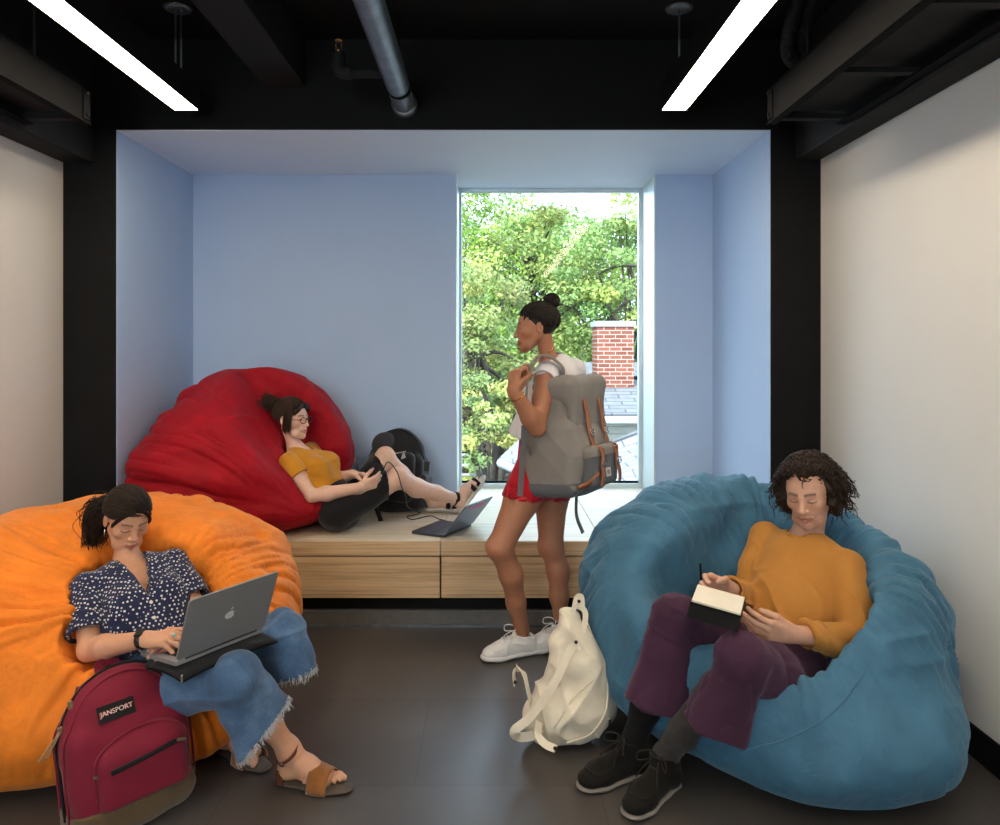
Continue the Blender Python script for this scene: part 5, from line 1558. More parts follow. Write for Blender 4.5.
# ================================================================== LAPTOP ON THE LEFT WOMAN'S LAP, SLEEVE UNDER IT
M['space_grey'] = plain('grey_aluminium', (.27, .275, .285), .42, metal=.35, var=.02, scale=40, bump=.02)
M['key_black'] = plain('black_keys', (.012, .012, .013), .5, bump=0)
M['screen'] = plain('dark_screen', (.012, .013, .016), .12, bump=0, var=.02)
def laptop(name_label, BL, BR, base_dir, lid_up, wid, dep, group, mats, th=.014, lid_th=.006, keyrows=5):
    """BL, BR: hinge ends; base runs from the hinge along base_dir, lid along lid_up"""
    BL, BR = A(BL), A(BR); ux = unit(BR-BL); wid = np.linalg.norm(BR-BL) if wid is None else wid
    bd = unit(A(base_dir) - ux*np.dot(base_dir, ux)); n = np.cross(ux, bd); n = n if n[2] > 0 else -n
    lu = unit(A(lid_up) - ux*np.dot(lid_up, ux))
    L = thing('laptop', name_label, 'laptop', BL+ux*wid*.5-n*th, group)
    c = BL + ux*wid*.5
    def rr(hx, hy, r=.011, k=5):
        out = []
        for sx, sy, a0 in ((1, 1, 0), (-1, 1, 90), (-1, -1, 180), (1, -1, 270)):
            for i in range(k+1):
                a = math.radians(a0+90*i/k); out.append((sx*(hx-r)+r*math.cos(a), sy*(hy-r)+r*math.sin(a)))
        return out
    m = MB(); m.prism([c + bd*dep*.5 + ux*x + bd*y - n*th for x, y in rr(wid*.5, dep*.5)], n*th)
    b = obj('base', m.geo(), mats[0], L, smooth=False, bevel=.0015)
    kw, kh = wid*.82, dep*.40
    m = MB(); m.obox(c + bd*(dep*.30) + n*.0002, np.stack([ux, bd, n], 1), (kw*.5+.003, kh*.5+.003, .0003)); kb = obj('keyboard_well', m.geo(), M['key_black'], b, smooth=False)
    m = MB(); nk = 13
    for r in range(keyrows):
        for k in range(nk):
            m.obox(c + bd*(dep*.30-kh*.5+kh*(r+.5)/keyrows) + ux*(-kw*.5+kw*(k+.5)/nk) + n*.0008, np.stack([ux, bd, n], 1), (kw/nk*.42, kh/keyrows*.42, .0007))
    obj('keys', m.geo(), M['key_black'], b, smooth=False)
    m = MB(); m.obox(c + bd*dep*.75 + n*.0002, np.stack([ux, bd, n], 1), (wid*.17, dep*.17, .0003)); obj('trackpad', m.geo(), mats[0], b, smooth=False)
    ln = np.cross(ux, lu); ln = ln if np.dot(ln, bd) > 0 else -ln           # faces the user
    m = MB(); m.prism([c + lu*(dep*.5+.004) + ux*x + lu*y - ln*lid_th*.5 for x, y in rr(wid*.5, dep*.5)], ln*lid_th)
    lid = obj('lid', m.geo(), mats[1], L, smooth=False, bevel=.0012)
    m = MB(); m.obox(c + lu*(dep*.5+.006) + ln*(lid_th*.5+.0003), np.stack([ux, lu, ln], 1), (wid*.5-.006, dep*.5-.008, .0004)); obj('screen', m.geo(), M['screen'], lid, smooth=False)
    m = MB(); m.tube([c - ux*wid*.40 + lu*.002, c + ux*wid*.40 + lu*.002], .005, 10); obj('hinge', m.geo(), M['key_black'], L)
    return L, b, lid, dict(c=c, ux=ux, bd=bd, n=n, lu=lu, ln=ln, wid=wid, dep=dep, lt=lid_th)
LB, LR = P(175.5, 662, 2.27), P(264, 627, 2.52)
L1, b1, lid1, q = laptop('grey laptop on the lap of the woman in polka dots', LB, LR, (-.79, .61, -.10), P(190, 603, 2.215)-P(175.5, 662, 2.27), None, .222, 'laptops', (M['space_grey'], M['space_grey']))
# bitten-fruit emblem on the lid
M['emblem'] = plain('pale_emblem', (.75, .78, .82), .3, bump=0)
ec = q['c'] + q['lu']*(q['dep']*.52) - q['ln']*(q['lt']*.5+.0006)
def fruit(sc):
    pts = []
    for i in range(60):
        a = 2*math.pi*i/60
        r = 1.0 + .10*math.cos(2*a) - .16*math.exp(-((a-math.pi/2)/.28)**2) - .10*math.exp(-((a-3*math.pi/2)/.30)**2) + .05*math.cos(4*a)
        x, y = r*math.cos(a)*.92, r*math.sin(a)
        dx, dy = x-1.25, y-.12; dd = math.hypot(dx, dy)
        if dd < .52: x, y = 1.25+dx/dd*.52, .12+dy/dd*.52
        pts.append((x*sc, y*sc))
    return pts
vx = -q['ux']      # emblem reads upright from behind the lid
def plate(poly, parent, mat, nm): 
    m = MB(); m.prism([ec + vx*x*-1 + q['lu']*y for x, y in poly], -q['ln']*.0006); return obj(nm, m.geo(), mat, parent, smooth=False)
em = plate(fruit(.0165), lid1, M['emblem'], 'emblem')
leaf_ = [(.000+.0092*(t_*math.cos(.9)-s_*math.sin(.9)), .0190+.0104*(t_*math.sin(.9)+s_*math.cos(.9))) for t_, s_ in [(0, 0), (.35, .28), (.8, .30), (1.15, 0), (.8, -.30), (.35, -.28)]]
plate(leaf_, lid1, M['emblem'], 'emblem_leaf')
# round sticker on the palm rest
t = NT('red_blue_sticker'); v = t.coord(); sx = t.n.new('ShaderNodeSeparateXYZ'); t.l.new(v, sx.inputs[0])
fx_ = t.math('ADD', sx.outputs[0], t.math('MULTIPLY', sx.outputs[1], -.4))
t.set(col=t.ramp(t.math('MULTIPLY_ADD', fx_, 14.0, .5), [(.0, (.75, .75, .75)), (.22, (.05, .22, .45)), (.46, (.05, .22, .45)), (.50, (.60, .03, .02)), (.80, (.60, .03, .02)), (.86, (.75, .75, .75))]), rough=.4); M['sticker'] = t.m
M['sticker'].node_tree.nodes['Color Ramp'].color_ramp.interpolation = 'CONSTANT'
m = MB(); sc_ = q['c'] + q['bd']*q['dep']*.70 - q['ux']*.115 + q['n']*.0003
m.prism([sc_ + q['ux']*.030*math.cos(a) + q['bd']*.030*math.sin(a) for a in np.linspace(0, 2*math.pi, 30)[:-1]], q['n']*.0004)
obj('round_sticker', m.geo(), M['sticker'], b1, smooth=False)
m = MB(); m.obox(q['c'] + q['bd']*q['dep']*.88 - q['ux']*.125 + q['n']*.0005, np.stack([q['ux'], q['bd'], q['n']], 1), (.014, .016, .0003)); obj('small_sticker', m.geo(), plain('pale_sticker', (.6, .4, .36), .5, var=.5, scale=150, bump=0), b1, smooth=False)
# padded sleeve lying over the thighs under the laptop
SL = thing('laptop_sleeve', 'black padded sleeve lying under the grey laptop', 'laptop sleeve', q['c'])
M['neoprene'] = fabric('black_neoprene', (.012, .012, .014), .85, 900, .15)
S = Sdf(); cc = q['c'] + q['bd']*q['dep']*.40 - q['n']*.030 + q['ux']*.01
S.box(cc, (q['wid']*.5+.014, q['dep']*.5+.010, .0105), np.stack([q['ux'], q['bd'], q['n']], 1), .012, .0)
V, Q = S.mesh(.006); V = V + np.outer(-.75*((V-cc)@q['bd'])**2*4*.35 - 1.1*np.maximum(0, np.abs((V-cc)@q['ux'])-.08)**2 + .003*noise(V*22), q['n'])
sb = obj('sleeve_body', (V, Q), M['neoprene'], SL)
ring = []
for x, y in ((-1, -1), (1, -1), (1, 1), (-1, 1), (-1, -1)): ring.append((x*(q['wid']*.5+.013), y*(q['dep']*.5+.009)))
rp_ = []
for (x0, y0), (x1, y1) in zip(ring[:-1], ring[1:]):
    for s_ in np.linspace(0, 1, 12)[:-1]:
        x, y = x0+(x1-x0)*s_, y0+(y1-y0)*s_; 
        rp_.append(cc + q['ux']*x + q['bd']*y + q['n']*(-.75*y*y*4*.35 - 1.1*max(0, abs(x)-.08)**2))
obj('zip', tube(rp_+rp_[:1], .0028, 6), M['black_metal'], sb)
zp = cc - q['ux']*(q['wid']*.5+.012) - q['bd']*(q['dep']*.5+.010) - q['n']*.014
m = MB(); m.obox(zp, np.eye(3), (.004, .003, .012)); obj('zip_pull', m.geo(), M['steel'], sb, bevel=.002)
# ================================================================== WOMAN RECLINING ON THE RED BEAN BAG (on the bench)
rg = np.random.default_rng(31)
wr = dict(pel=P(342, 508.5, 4.13), shR=P(289, 462, 4.05), shL=P(311, 452, 4.32))
lm = (wr['shR']+wr['shL'])/2; lside = unit(wr['shL']-wr['shR']); lup = unit(lm-wr['pel']); lf = unit(np.cross(lup, lside)); lf = lf if lf[0] > 0 else -lf
wr.update(elR=P(312, 496, 3.99), wrR=P(361, 487, 4.02), elL=P(334, 480, 4.30), wrL=P(353, 474, 4.15),
          hpR=wr['pel']-lside*.085, hpL=wr['pel']+lside*.085, knR=P(398, 478, 4.16), knL=P(385, 457, 4.36),
          anR=P(456, 499, 4.42), anL=P(434, 501, 4.56))
lneck = lm + lup*.062 + lf*.012
HR_ = Head(P(292, 419, 4.19), A(.93, -.36, .0), A(-.08, 0, 1), .93)
bag = Sdf()
bag.ell((-1.36, 4.32, BZ+.36), (.52, .54, .40), None, .0)
bag.ell((-1.40, 4.44, BZ+.50), (.46, .42, .385), None, .16)
bag.ell((-1.56, 4.12, BZ+.30), (.40, .36, .32), None, .14)
bag.ell((-1.14, 4.50, BZ+.34), (.28, .34, .34), None, .12)
bag.ell((-1.36, 4.20, BZ+.14), (.52, .40, .17), None, .10)
bag.box((-1.3, 4.3, BZ-.3), (2, 2, .301), None, .001, .05, 's')
bag.box((NX0-.488, 4.3, 1), (.5, 2, 2), None, .001, .05, 's'); bag.box((-1.3, NY+.488, 1), (2, .5, 2), None, .001, .05, 's')
bag.box(wr['pel'] + lf*.50 + lup*.45 - lside*.34, (.52, .50, .75), np.stack([lside, lf, lup], 1), .06, .06, 's')
bag.seg(wr['pel']-lup*.02, lm, .085, .10, .05, mode='s')
bag.seg(lm, HR_.c, .07, .08, .05, mode='s'); bag.seg(wr['shR'], wr['elR'], .04, .04, .04, mode='s')
V, Q = bag.mesh(.010)
ctr = P(300, 540, 4.1)
V = displace(V, Q, lambda V, N: np.clip((V[:, 2]-BZ-.02)/.08, 0, 1)*(folds(V, N, A(-.95, 3.95, BZ+.10), A(.75, -.8, .1), .038, 6.5, 2.2, 25, A(0, 0, 1)) + .012*noise(V*6, 12) + .014*(ridge(V*A(4, 4, 7)+.6*noise(V*3)[:, None], 79)-.45)))
V[:, 2] = np.maximum(V[:, 2], BZ+.002); V[:, 0] = np.maximum(V[:, 0], NX0+.003); V[:, 1] = np.minimum(V[:, 1], NY-.003)
M['bag_red'] = bag_material('red_microsuede', (.36, .0022, .012), .12, (1., .35, .4), .70)
tag(obj('bean_bag_chair', (V, Q), M['bag_red']), 'big red bean bag heaped on the bench in the alcove corner', 'bean bag', 'bean bag chairs')

per = thing('person', 'woman in glasses, mustard tee and black shorts reclining on the red bean bag', 'person', (wr['pel'][0], wr['pel'][1], BZ))
S = Sdf()
HR_.sculpt(S, lneck, .038, smile=.9, eyes='open', nose=.95, jaw=.95)
torso(S, wr['pel'], lneck, wr['shR'], wr['shL'], lf, (.100, .100, .112), .62, .05, .036)
limb_arm(S, wr['shR'], wr['elR'], wr['wrR'], (.043, .040, .035, .036, .0245)); limb_arm(S, wr['shL'], wr['elL'], wr['wrL'], (.043, .040, .035, .036, .0245))
for a, b, c in (('hpR', 'knR', 'anR'), ('hpL', 'knL', 'anL')):
    limb_leg(S, wr[a], wr[b], wr[c], (.080, .072, .052, .050, .031), back=(-.3, 0, -.9))
hand(S, wr['wrR'], unit(A(.9, .30, .28)), A(-.1, .75, .3), A(-.3, .1, .9), [(.55, .7, .4), (.6, .7, .4), (.65, .75, .4), (.7, .8, .4)], .93, ((.70, .55, .45), (.85, .1, .6)))
hand(S, wr['wrL'], unit(A(.80, -.35, -.05)), A(-.1, -.4, -.8), A(.4, -.7, .6), [(.5, .7, .4), (.6, .75, .4), (.7, .8, .4), (.75, .8, .4)], .93, ((.75, .55, .3), (.9, .15, .45)))
# feet: near one with heel on the bench and toes up, far one flat
def footdir(S, an, heel, d, up, L):
    d = unit(d); up = unit(up - d*np.dot(up, d)); y = np.cross(up, d); k = L/.24
    S.chain([an, heel + d*.03 + up*.03], [.031, .030], .02)
    S.chain([heel+d*.03+up*.028, heel+d*.11+up*.036, heel+d*.17+up*.022], [.029*k, .031*k, .026*k], .03)
    S.seg(heel+d*.165+up*.018+y*.02, heel+d*.165+up*.018-y*.02, .020, .018, .02)
    for i in range(5):
        a_ = heel + d*(.18-.004*i)+y*(.028-.014*i)+up*.018; S.seg(a_, a_+d*(.034-.003*i)*k, .0095, .0075, .004)
dR, uR = unit(A(.55, .35, .72)), A(-.7, -.2, .6); hR = A(wr['anR'][0]+.00, wr['anR'][1]+.01, BZ+.035)
hR = wr['anR'] - uR/np.linalg.norm(uR)*.055 - dR*.03
dL, uL = unit(A(.93, -.2, .05)), A(0, 0, 1.); hL = A(wr['anL'][0]-.035, wr['anL'][1]+.0, BZ+.024)
footdir(S, wr['anR'], hR, dR, uR, .23); footdir(S, wr['anL'], hL, dL, uL, .23)
V, Q = S.mesh(.0035)
col = np.tile(A(.76, .49, .37), (len(V), 1))
HR_.paint(V, col, (.55, .17, .15), (.06, .03, .02), smile=.9, eyes='open')
obj('body', (V, Q), M['skin'], per, col=col)
HR_.eyeballs(per, (.10, .05, .03))
m = MB()
tp_ = [HR_.w(x, .0935-abs(x)*.15, -.0655+ (x/.02)**2*.0035) for x in np.linspace(-.018, .018, 9)]
m.tube(tp_, .0028*.97, 6); obj('teeth', m.geo(), plain('tooth_white', (.75, .72, .68), .3, bump=0), per)

M['mustard'] = fabric('mustard_cotton', (.55, .235, .018), .9, 1200, .25, .1, 6, .3)
S = Sdf(); waist = wr['pel']*.5+lm*.5; chest = wr['pel']*.22+lm*.78
S.chain([wr['pel']+lup*.11, waist, chest], [.130, .128, .134], .04, flat=(lf, .74))
for g in (-1, 1): S.ell(chest-lup*.045+lf*.080+lside*.062*g, A(.060, .060, .064), np.stack([lside, lf, lup], 1), .045)
S.seg(wr['shR'], wr['shL'], .050, .050, .05); S.seg(chest, lm+lup*.02, .085, .058, .04, flat=(lf, .8))
slv = []; S_ = S
for sh, el in (('shR', 'elR'), ('shL', 'elL')):
    sh, el = wr[sh], wr[el]; e2 = sh+(el-sh)*.42; dd = unit(el-sh); S = Sdf()
    S.chain([sh, e2+dd*.02], [.056, .058], .02); S.cut(e2, dd, .08, .003, .05); S.seg(e2-dd*.05, e2+dd*.06, .046, .052, .003, mode='s'); slv.append(S.mesh(.005))
S = S_
S.cut(wr['pel']+lup*.125, -lup, .25, .01, .06)
S.seg(lneck-lup*.045+lf*.035, lneck+lup*.10, .050, .058, .006, mode='s')
V, Q = merged([S.mesh(.005)] + slv)
V = displace(V, Q, lambda V, N: .016*(ridge(np.stack([(V@lside)*5, ((V-wr['pel'])@lup)*17+(V@lf)*8+.5*noise(V*8), V@lf*4], 1), 24)-.45)*np.clip(1.3-((V-wr['pel'])@lup)/.26, .15, 1) + .005*noise(V*12, 3))
obj('tee_shirt', (V, Q), M['mustard'], per)
M['black_cloth'] = fabric('black_cotton', (.011, .011, .013), .9, 1000, .2)
S = Sdf(); S.seg(wr['pel']-lup*.0, wr['pel']+lup*.085, .118, .130, .04, flat=(lf, .80))
parts_ = [S.mesh(.006)]
for hp, kn in (('hpR', 'knR'), ('hpL', 'knL')):
    hp, kn = wr[hp], wr[kn]; d = unit(kn-hp); e = hp+(kn-hp)*.82; S = Sdf()
    S.seg(hp, e+d*.03, .096, .072, .04); S.cut(e, d+A(.15, 0, -.35), .13, .002, .06); S.seg(e-d*.05, e+d*.06, .068, .066, .003, mode='s'); parts_.append(S.mesh(.006))
n0 = 0; VV = []; QQ = []
for v_, q_ in parts_: VV.append(v_); QQ.append(q_+n0); n0 += len(v_)
V, Q = np.concatenate(VV), np.concatenate(QQ); V = displace(V, Q, lambda V, N: .006*noise(V*13, 8)); V[:, 2] = np.maximum(V[:, 2], BZ+.002)
obj('shorts', (V, Q), M['black_cloth'], per)
# hair: bun flung back, short sides
M['hair_mid'] = hair_mat('brown_hair', (.018, .010, .007), (.060, .034, .020))
V, Q = hair_cap(HR_, .003).mesh(.005); hr = obj('hair', (V, Q), M['hair_mid'], per)
line = lambda d: (d[1]*.0752 - d[2]*.0492) < .064 and d[2] > -.5 and not (d[1] > .1 and d[2] < -.05)
tieR = A(0, -.80, .45)
obj('combed_strands', strands(combed(HR_, rg, 1500, tieR, 16, line, (.004, .013)), .0018, .0014, 4), M['hair_mid'], hr)
tl = []
for i in range(260):
    t_ = np.linspace(0, 1, 18); o = rg.normal(size=3)*A(.016, .012, .016)
    p = A(0, -.105, .085)+o+np.outer(np.sin(t_*math.pi*.9), A(0, -.055, .03)+rg.normal(size=3)*.014)+np.outer(t_, A(rg.normal()*.02, -.02, -.02))
    tl.append(HR_.c+(p*HR_.sc)@HR_.R.T)
obj('bun', strands(np.array(tl), .0020, .0012, 4), M['hair_mid'], hr)
sd_ = []
for i in range(160):
    g = 1 if i % 2 else -1; t_ = np.linspace(0, 1, 14)
    p = np.stack([g*(.060+.022*np.sin(t_*2.2)+rg.normal()*.004), .035-.02*t_+rg.normal()*.014+0*t_, .085-.150*t_**1.1+rg.normal()*.010], 1)
    sd_.append(HR_.c+(p*HR_.sc)@HR_.R.T)
for i in range(120):
    t_ = np.linspace(0, 1, 14); g = rg.uniform(-1, 1)
    p = np.stack([g*.03+.045*np.sin(t_*1.6)*np.sign(g), .082+.012*np.sin(t_*2.6)-.03*t_**2, .092-.055*t_+rg.normal()*.004], 1)
    sd_.append(HR_.c+(p*HR_.sc)@HR_.R.T)
obj('side_locks', strands(np.array(sd_), .0019, .0010, 4), M['hair_mid'], hr)
# glasses
gm = MB()
for g in (-1, 1):
    gm.tube([HR_.w(.033*g+.024*math.cos(a)*(1), .108-abs(.033*g+.024*math.cos(a))*.10, -.002+.018*math.sin(a)) for a in np.linspace(0, 2*math.pi, 25)], .0019, 6)
    gm.tube([HR_.w(.057*g, .101, .004), HR_.w(.074*g, .06, .006), HR_.w(.080*g, -.01, .008)], .0019, 6)
gm.tube([HR_.w(-.010, .108, .0), HR_.w(0, .110, .003), HR_.w(.010, .108, .0)], .0019, 6)
obj('glasses', gm.geo(), M['strap_black'], per)
# sandals with dark straps and chunky pale soles
M['pale_sole'] = plain('pale_foam', (.55, .52, .47), .7, var=.12, scale=60)
for h_, d_, u_, an_ in ((hR, dR, uR, wr['anR']), (hL, dL, uL, wr['anL'])):
    d_ = unit(d_); u_ = unit(u_-d_*np.dot(u_, d_)); y_ = np.cross(u_, d_)
    S = Sdf(); S.chain([h_+d_*.01-u_*.010, h_+d_*.10-u_*.010, h_+d_*.18-u_*.010, h_+d_*.215-u_*.006], [.034, .034, .044, .036], .01, flat=(u_, .42))
    so_ = obj('sandal', S.mesh(.004), M['pale_sole'], per)
    for x, rr_, zz in ((.135, .046, .016), (.175, .044, .006)):
        ring = [h_+d_*(x+.006*math.sin(a))+y_*math.cos(a)*.040+u_*(zz*.3+math.sin(a)*rr_) for a in np.linspace(-.1, math.pi+.1, 16)]
        V_, F_ = sweep(ring, [unit(y_*math.cos(a)+u_*math.sin(a)) for a in np.linspace(-.1, math.pi+.1, 16)], .026, .003); obj('strap', (V_, F_), M['black_cloth'], so_)
    Ra = frame(unit(u_*.8-d_*.5), d_); ring = [an_+Ra[:, 0]*.038*math.cos(a)+Ra[:, 2]*.040*math.sin(a) for a in np.linspace(0, 2*math.pi, 26)]
    V_, F_ = sweep(ring, [unit(p-an_) for p in ring], .024, .003); obj('ankle_strap', (V_, F_), M['black_cloth'], so_)
# drawing pad, pen, cable, laptop on the bench
pc = P(373, 473, 4.10)
pd = thing('drawing_tablet', 'small black tablet held in the reclining woman\'s hands', 'tablet', pc)
n_ = unit(A(-.55, -.35, .55)); ux = unit(np.cross(n_, (0, 0, 1))); uy = np.cross(n_, ux); uy = uy if uy[2] > 0 else -uy
m = MB(); m.obox(pc, np.stack([ux, uy, n_], 1), (.050, .060, .005)); bd_ = obj('tablet_body', m.geo(), M['key_black'], pd, smooth=False, bevel=.004)
m = MB(); m.obox(pc+n_*.0054, np.stack([ux, uy, n_], 1), (.042, .048, .0005)); obj('screen', m.geo(), M['key_black'], bd_, smooth=False)
m = MB(); m.obox(pc+A(.045, -.01, -.005), np.stack([ux, uy, n_], 1), (.012, .014, .008)); obj('connector', m.geo(), M['key_black'], bd_, smooth=False, bevel=.002)
p0, p1 = P(360.5, 487, 4.10), P(357.5, 457, 4.13)
sy = thing('stylus', 'black stylus sticking up from the reclining woman\'s left hand', 'stylus', p0)
d_ = unit(p1-p0); m = MB(); m.lathe([(.0008, 0), (.004, .012), (.0048, .03), (.0048, np.linalg.norm(p1-p0)-.004), (.003, np.linalg.norm(p1-p0))], p0, d_, 10); bs = obj('barrel', m.geo(), M['key_black'], sy)
m = MB(); m.obox(p0+d_*.055+A(0, -.005, 0), frame(d_, (0, 1, 0)), (.002, .010, .001)); obj('side_button', m.geo(), M['black_metal'], bs, smooth=False)
H0, H1 = P(444, 537.5, 3.925), P(472, 526, 4.185); H0[2] = H1[2] = BZ+.0165
L2, b2, lid2, q2 = laptop('dark blue laptop open on the bench top by the reclining woman\'s feet', H0, H1, P(408, 534, 4.01)-P(444, 537.5, 3.925), P(461, 509, 3.93)-P(444, 537.5, 3.925)+A(.05, -.0, 0), None, .208, 'laptops', (plain('navy_aluminium', (.050, .058, .085), .4, metal=.6, bump=.02), plain('slate_aluminium', (.15, .19, .24), .4, metal=.35, bump=.02)))
m = MB(); pk = plain('pink_print', (.62, .10, .28), .5, bump=0)
for r, (xa, xb) in enumerate(((-.10, .09), (-.06, .10))):
    c_ = q2['c'] + q2['lu']*(q2['dep']*(.90-.09*r)) - q2['ln']*(q2['lt']*.5+.0004) + q2['ux']*(xa+xb)*.5
    for k in range(9):
        m.obox(c_ + q2['ux']*(k-4)*(xb-xa)/9.5, np.stack([q2['ux'], q2['lu'], q2['ln']], 1), ((xb-xa)/26, .0055, .0004))
obj('pink_sticker', m.geo(), pk, lid2, smooth=False)
cb = [pc+A(.05, -.01, 0), P(388, 462, 4.12), P(397, 472, 4.10), P(402, 488, 4.09), P(406, 497, 4.14), P(408, 507, 4.3), A(*P(420, 510.5, 4.5)), P(415, 515, 4.45), P(407, 517, 4.40), P(413, 519.5, 4.33), P(430, 516, 4.42), P(440, 519, 4.33), P(450, 521, 4.27)]
for c_ in cb[6:]: c_[2] = BZ+.006
tag(obj('cable', tube(smooth_path(cb, 10), .0030, 8), M['key_black']), 'thin black cable looping from the tablet to the dark blue laptop', 'cable')
# ================================================================== STANDING WOMAN WITH THE GREY RUCKSACK
rg = np.random.default_rng(41)
ws = dict(pel=P(542, 466, 3.56), shL=P(547, 374, 3.40))
sf = unit(A(-.86, .50, 0)); sl = A(-sf[1], sf[0], 0)           # facing, her left (towards the camera)
sl = sl if sl[1] < 0 else -sl
ws['shR'] = ws['shL'] - sl*.305; ws['shR'][2] += .01
sm = (ws['shL']+ws['shR'])/2; sup = unit(sm-ws['pel'])
ws.update(elL=P(537, 428, 3.30), wrL=P(513, 390, 3.22), hpL=P(537, 466, 3.475), hpR=P(551, 466, 3.635), knL=P(500, 547, 3.40), knR=P(551, 546, 3.60),
          anL=A(.152, 3.520, .115), anR=A(.345, 3.625, .115))
ws['elR'] = ws['shR'] + A(-.10, .06, -.24); ws['wrR'] = P(522, 386, 3.64)
sneck = sm + A(-.060, -.01, .052)
HS = Head(P(537, 328, 3.48), A(-1, .05, -.05), A(.02, 0, 1), .95)
st = thing('person', 'standing woman in white tee and red shorts wearing a grey rucksack', 'person', (.25, 3.54, 0))
S = Sdf()
HS.sculpt(S, sneck, .040, smile=.8, eyes='open', nose=.95, jaw=.95)
torso(S, ws['pel'], sneck, ws['shR'], ws['shL'], sf, (.135, .105, .120), .68, .05, .04)
S.ell(ws['pel']-sf*.05-A(0, 0, .02), (.10, .12, .10), None, .05)
limb_arm(S, ws['shL'], ws['elL'], ws['wrL'], (.050, .044, .039, .040, .0255)); limb_arm(S, ws['shR'], ws['elR'], ws['wrR'], (.048, .042, .037, .036, .025))
limb_leg(S, ws['hpL'], ws['knL'], ws['anL'], (.092, .080, .056, .052, .034), back=(1, .1, 0)); limb_leg(S, ws['hpR'], ws['knR'], ws['anR'], (.092, .080, .056, .052, .034), back=(1, .1, 0))
hand(S, ws['wrL'], unit(A(.12, .22, .95)), A(.7, .6, .1), A(.5, -.4, .55), [(1.0, 1.25, .7), (1.05, 1.3, .7), (1.1, 1.3, .7), (1.15, 1.3, .7)], .93, ((.75, .35, .55), (.55, -.1, .8)))
hand(S, ws['wrR'], unit(A(-.2, -.3, .9)), A(.7, -.6, 0), A(.4, .5, .5), [(1.0, 1.2, .6)]*4, .93)
V, Q = S.mesh(.0032)
col = np.tile(A(.42, .185, .105), (len(V), 1))
HS.paint(V, col, (.33, .115, .085), (.018, .010, .007), smile=.8, eyes='open')
obj('body', (V, Q), M['skin'], st, col=col)
HS.eyeballs(st, (.06, .025, .012))
M['white_tee'] = fabric('white_cotton', (.72, .70, .72), .9, 1200, .15, .04, 6, .25)
S = Sdf(); waist = ws['pel']*.42+sm*.58; chest = ws['pel']*.2+sm*.8
S.chain([ws['pel']+A(-.03, 0, .13), waist+A(-.03, 0, 0), chest-A(.01, 0, 0)], [.158, .150, .146], .04, flat=(sf, .74))
for g in (-1, 1): S.ell(chest-A(0, 0, .05)+sf*.085+sl*.065*g, A(.062, .060, .066), None, .045)
S.seg(ws['shR'], ws['shL'], .054, .054, .05); S.seg(chest, sm+A(0, 0, .02), .09, .06, .04)
slv = []; S_ = S
for sh, el in (('shR', 'elR'), ('shL', 'elL')):
    S = Sdf(); sh, el = ws[sh], ws[el]; e2 = sh+(el-sh)*.12; dd = unit(unit(el-sh)+ (sl if sh is ws['shL'] else -sl)*.9)
    S.chain([sh, e2+dd*.03], [.060, .060], .02); S.cut(e2+dd*.012, dd, .09, .003, .05); S.seg(e2-dd*.02, e2+dd*.06, .053, .056, .003, mode='s'); slv.append(S.mesh(.005))
S = S_
S.cut(ws['pel']+A(0, 0, .12), A(-.25, 0, -1), .25, .01, .06)
S.seg(sneck-A(.0, 0, .035)+sf*.02, sneck+A(0, 0, .10), .054, .062, .006, mode='s')
V, Q = merged([S.mesh(.005)] + slv); V = displace(V, Q, lambda V, N: .012*(ridge(np.stack([V[:, 0]*9, V[:, 1]*9, V[:, 2]*4], 1), 34)-.45)*np.clip((1.35-V[:, 2])/.25, .1, 1) + .004*noise(V*13, 3))
obj('tee_shirt', (V, Q), M['white_tee'], st)
M['red_cloth'] = fabric('red_jersey', (.45, .008, .020), .8, 1100, .2, .08)
S = Sdf(); S.seg(ws['pel']-A(0, 0, .02), ws['pel']+A(0, 0, .13), .150, .132, .04, flat=(sf, .76)); S.ell(ws['pel']-sf*.05-A(0, 0, .02), (.112, .13, .11), None, .05)
parts_ = [S.mesh(.006)]
for hp, kn in (('hpR', 'knR'), ('hpL', 'knL')):
    hp, kn = ws[hp], ws[kn]; d = unit(kn-hp); e = hp+(kn-hp)*.40; S = Sdf()
    S.seg(hp, e+d*.03, .097, .092, .04); S.cut(e, A(-.12, 0, -1), .13, .002, .06); S.seg(e-d*.03, e+d*.06, .085, .090, .002, mode='s'); parts_.append(S.mesh(.006))
n0 = 0; VV = []; QQ = []
for v_, q_ in parts_: VV.append(v_); QQ.append(q_+n0); n0 += len(v_)
V, Q = np.concatenate(VV), np.concatenate(QQ); V = displace(V, Q, lambda V, N: .003*noise(V*14, 8))
obj('shorts', (V, Q), M['red_cloth'], st)
M['white_leather'] = plain('white_leather', (.74, .72, .70), .45, var=.03, bump=.08); M['white_sole'] = plain('white_rubber', (.70, .68, .66), .5, var=.03, bump=.05); M['white_lace'] = fabric('white_cord', (.75, .73, .70), .9, 900, .1)
put_shoe('sneaker', .285, A(.222, 3.560, 0), A(-.046, 3.450, 0), st, (M['white_leather'], M['white_sole'], M['white_lace']))
put_shoe('sneaker', .285, A(.412, 3.665, 0), A(.160, 3.540, 0), st, (M['white_leather'], M['white_sole'], M['white_lace']))
for an in ('anR',):
    S = Sdf(); S.seg(ws[an]+A(0, 0, -.04), ws[an]+A(0, 0, .004), .0375, .0375, .0); o_ = obj('sock', S.mesh(.004), M['strap_black'], st); o_['label'] = 'black ankle sock'
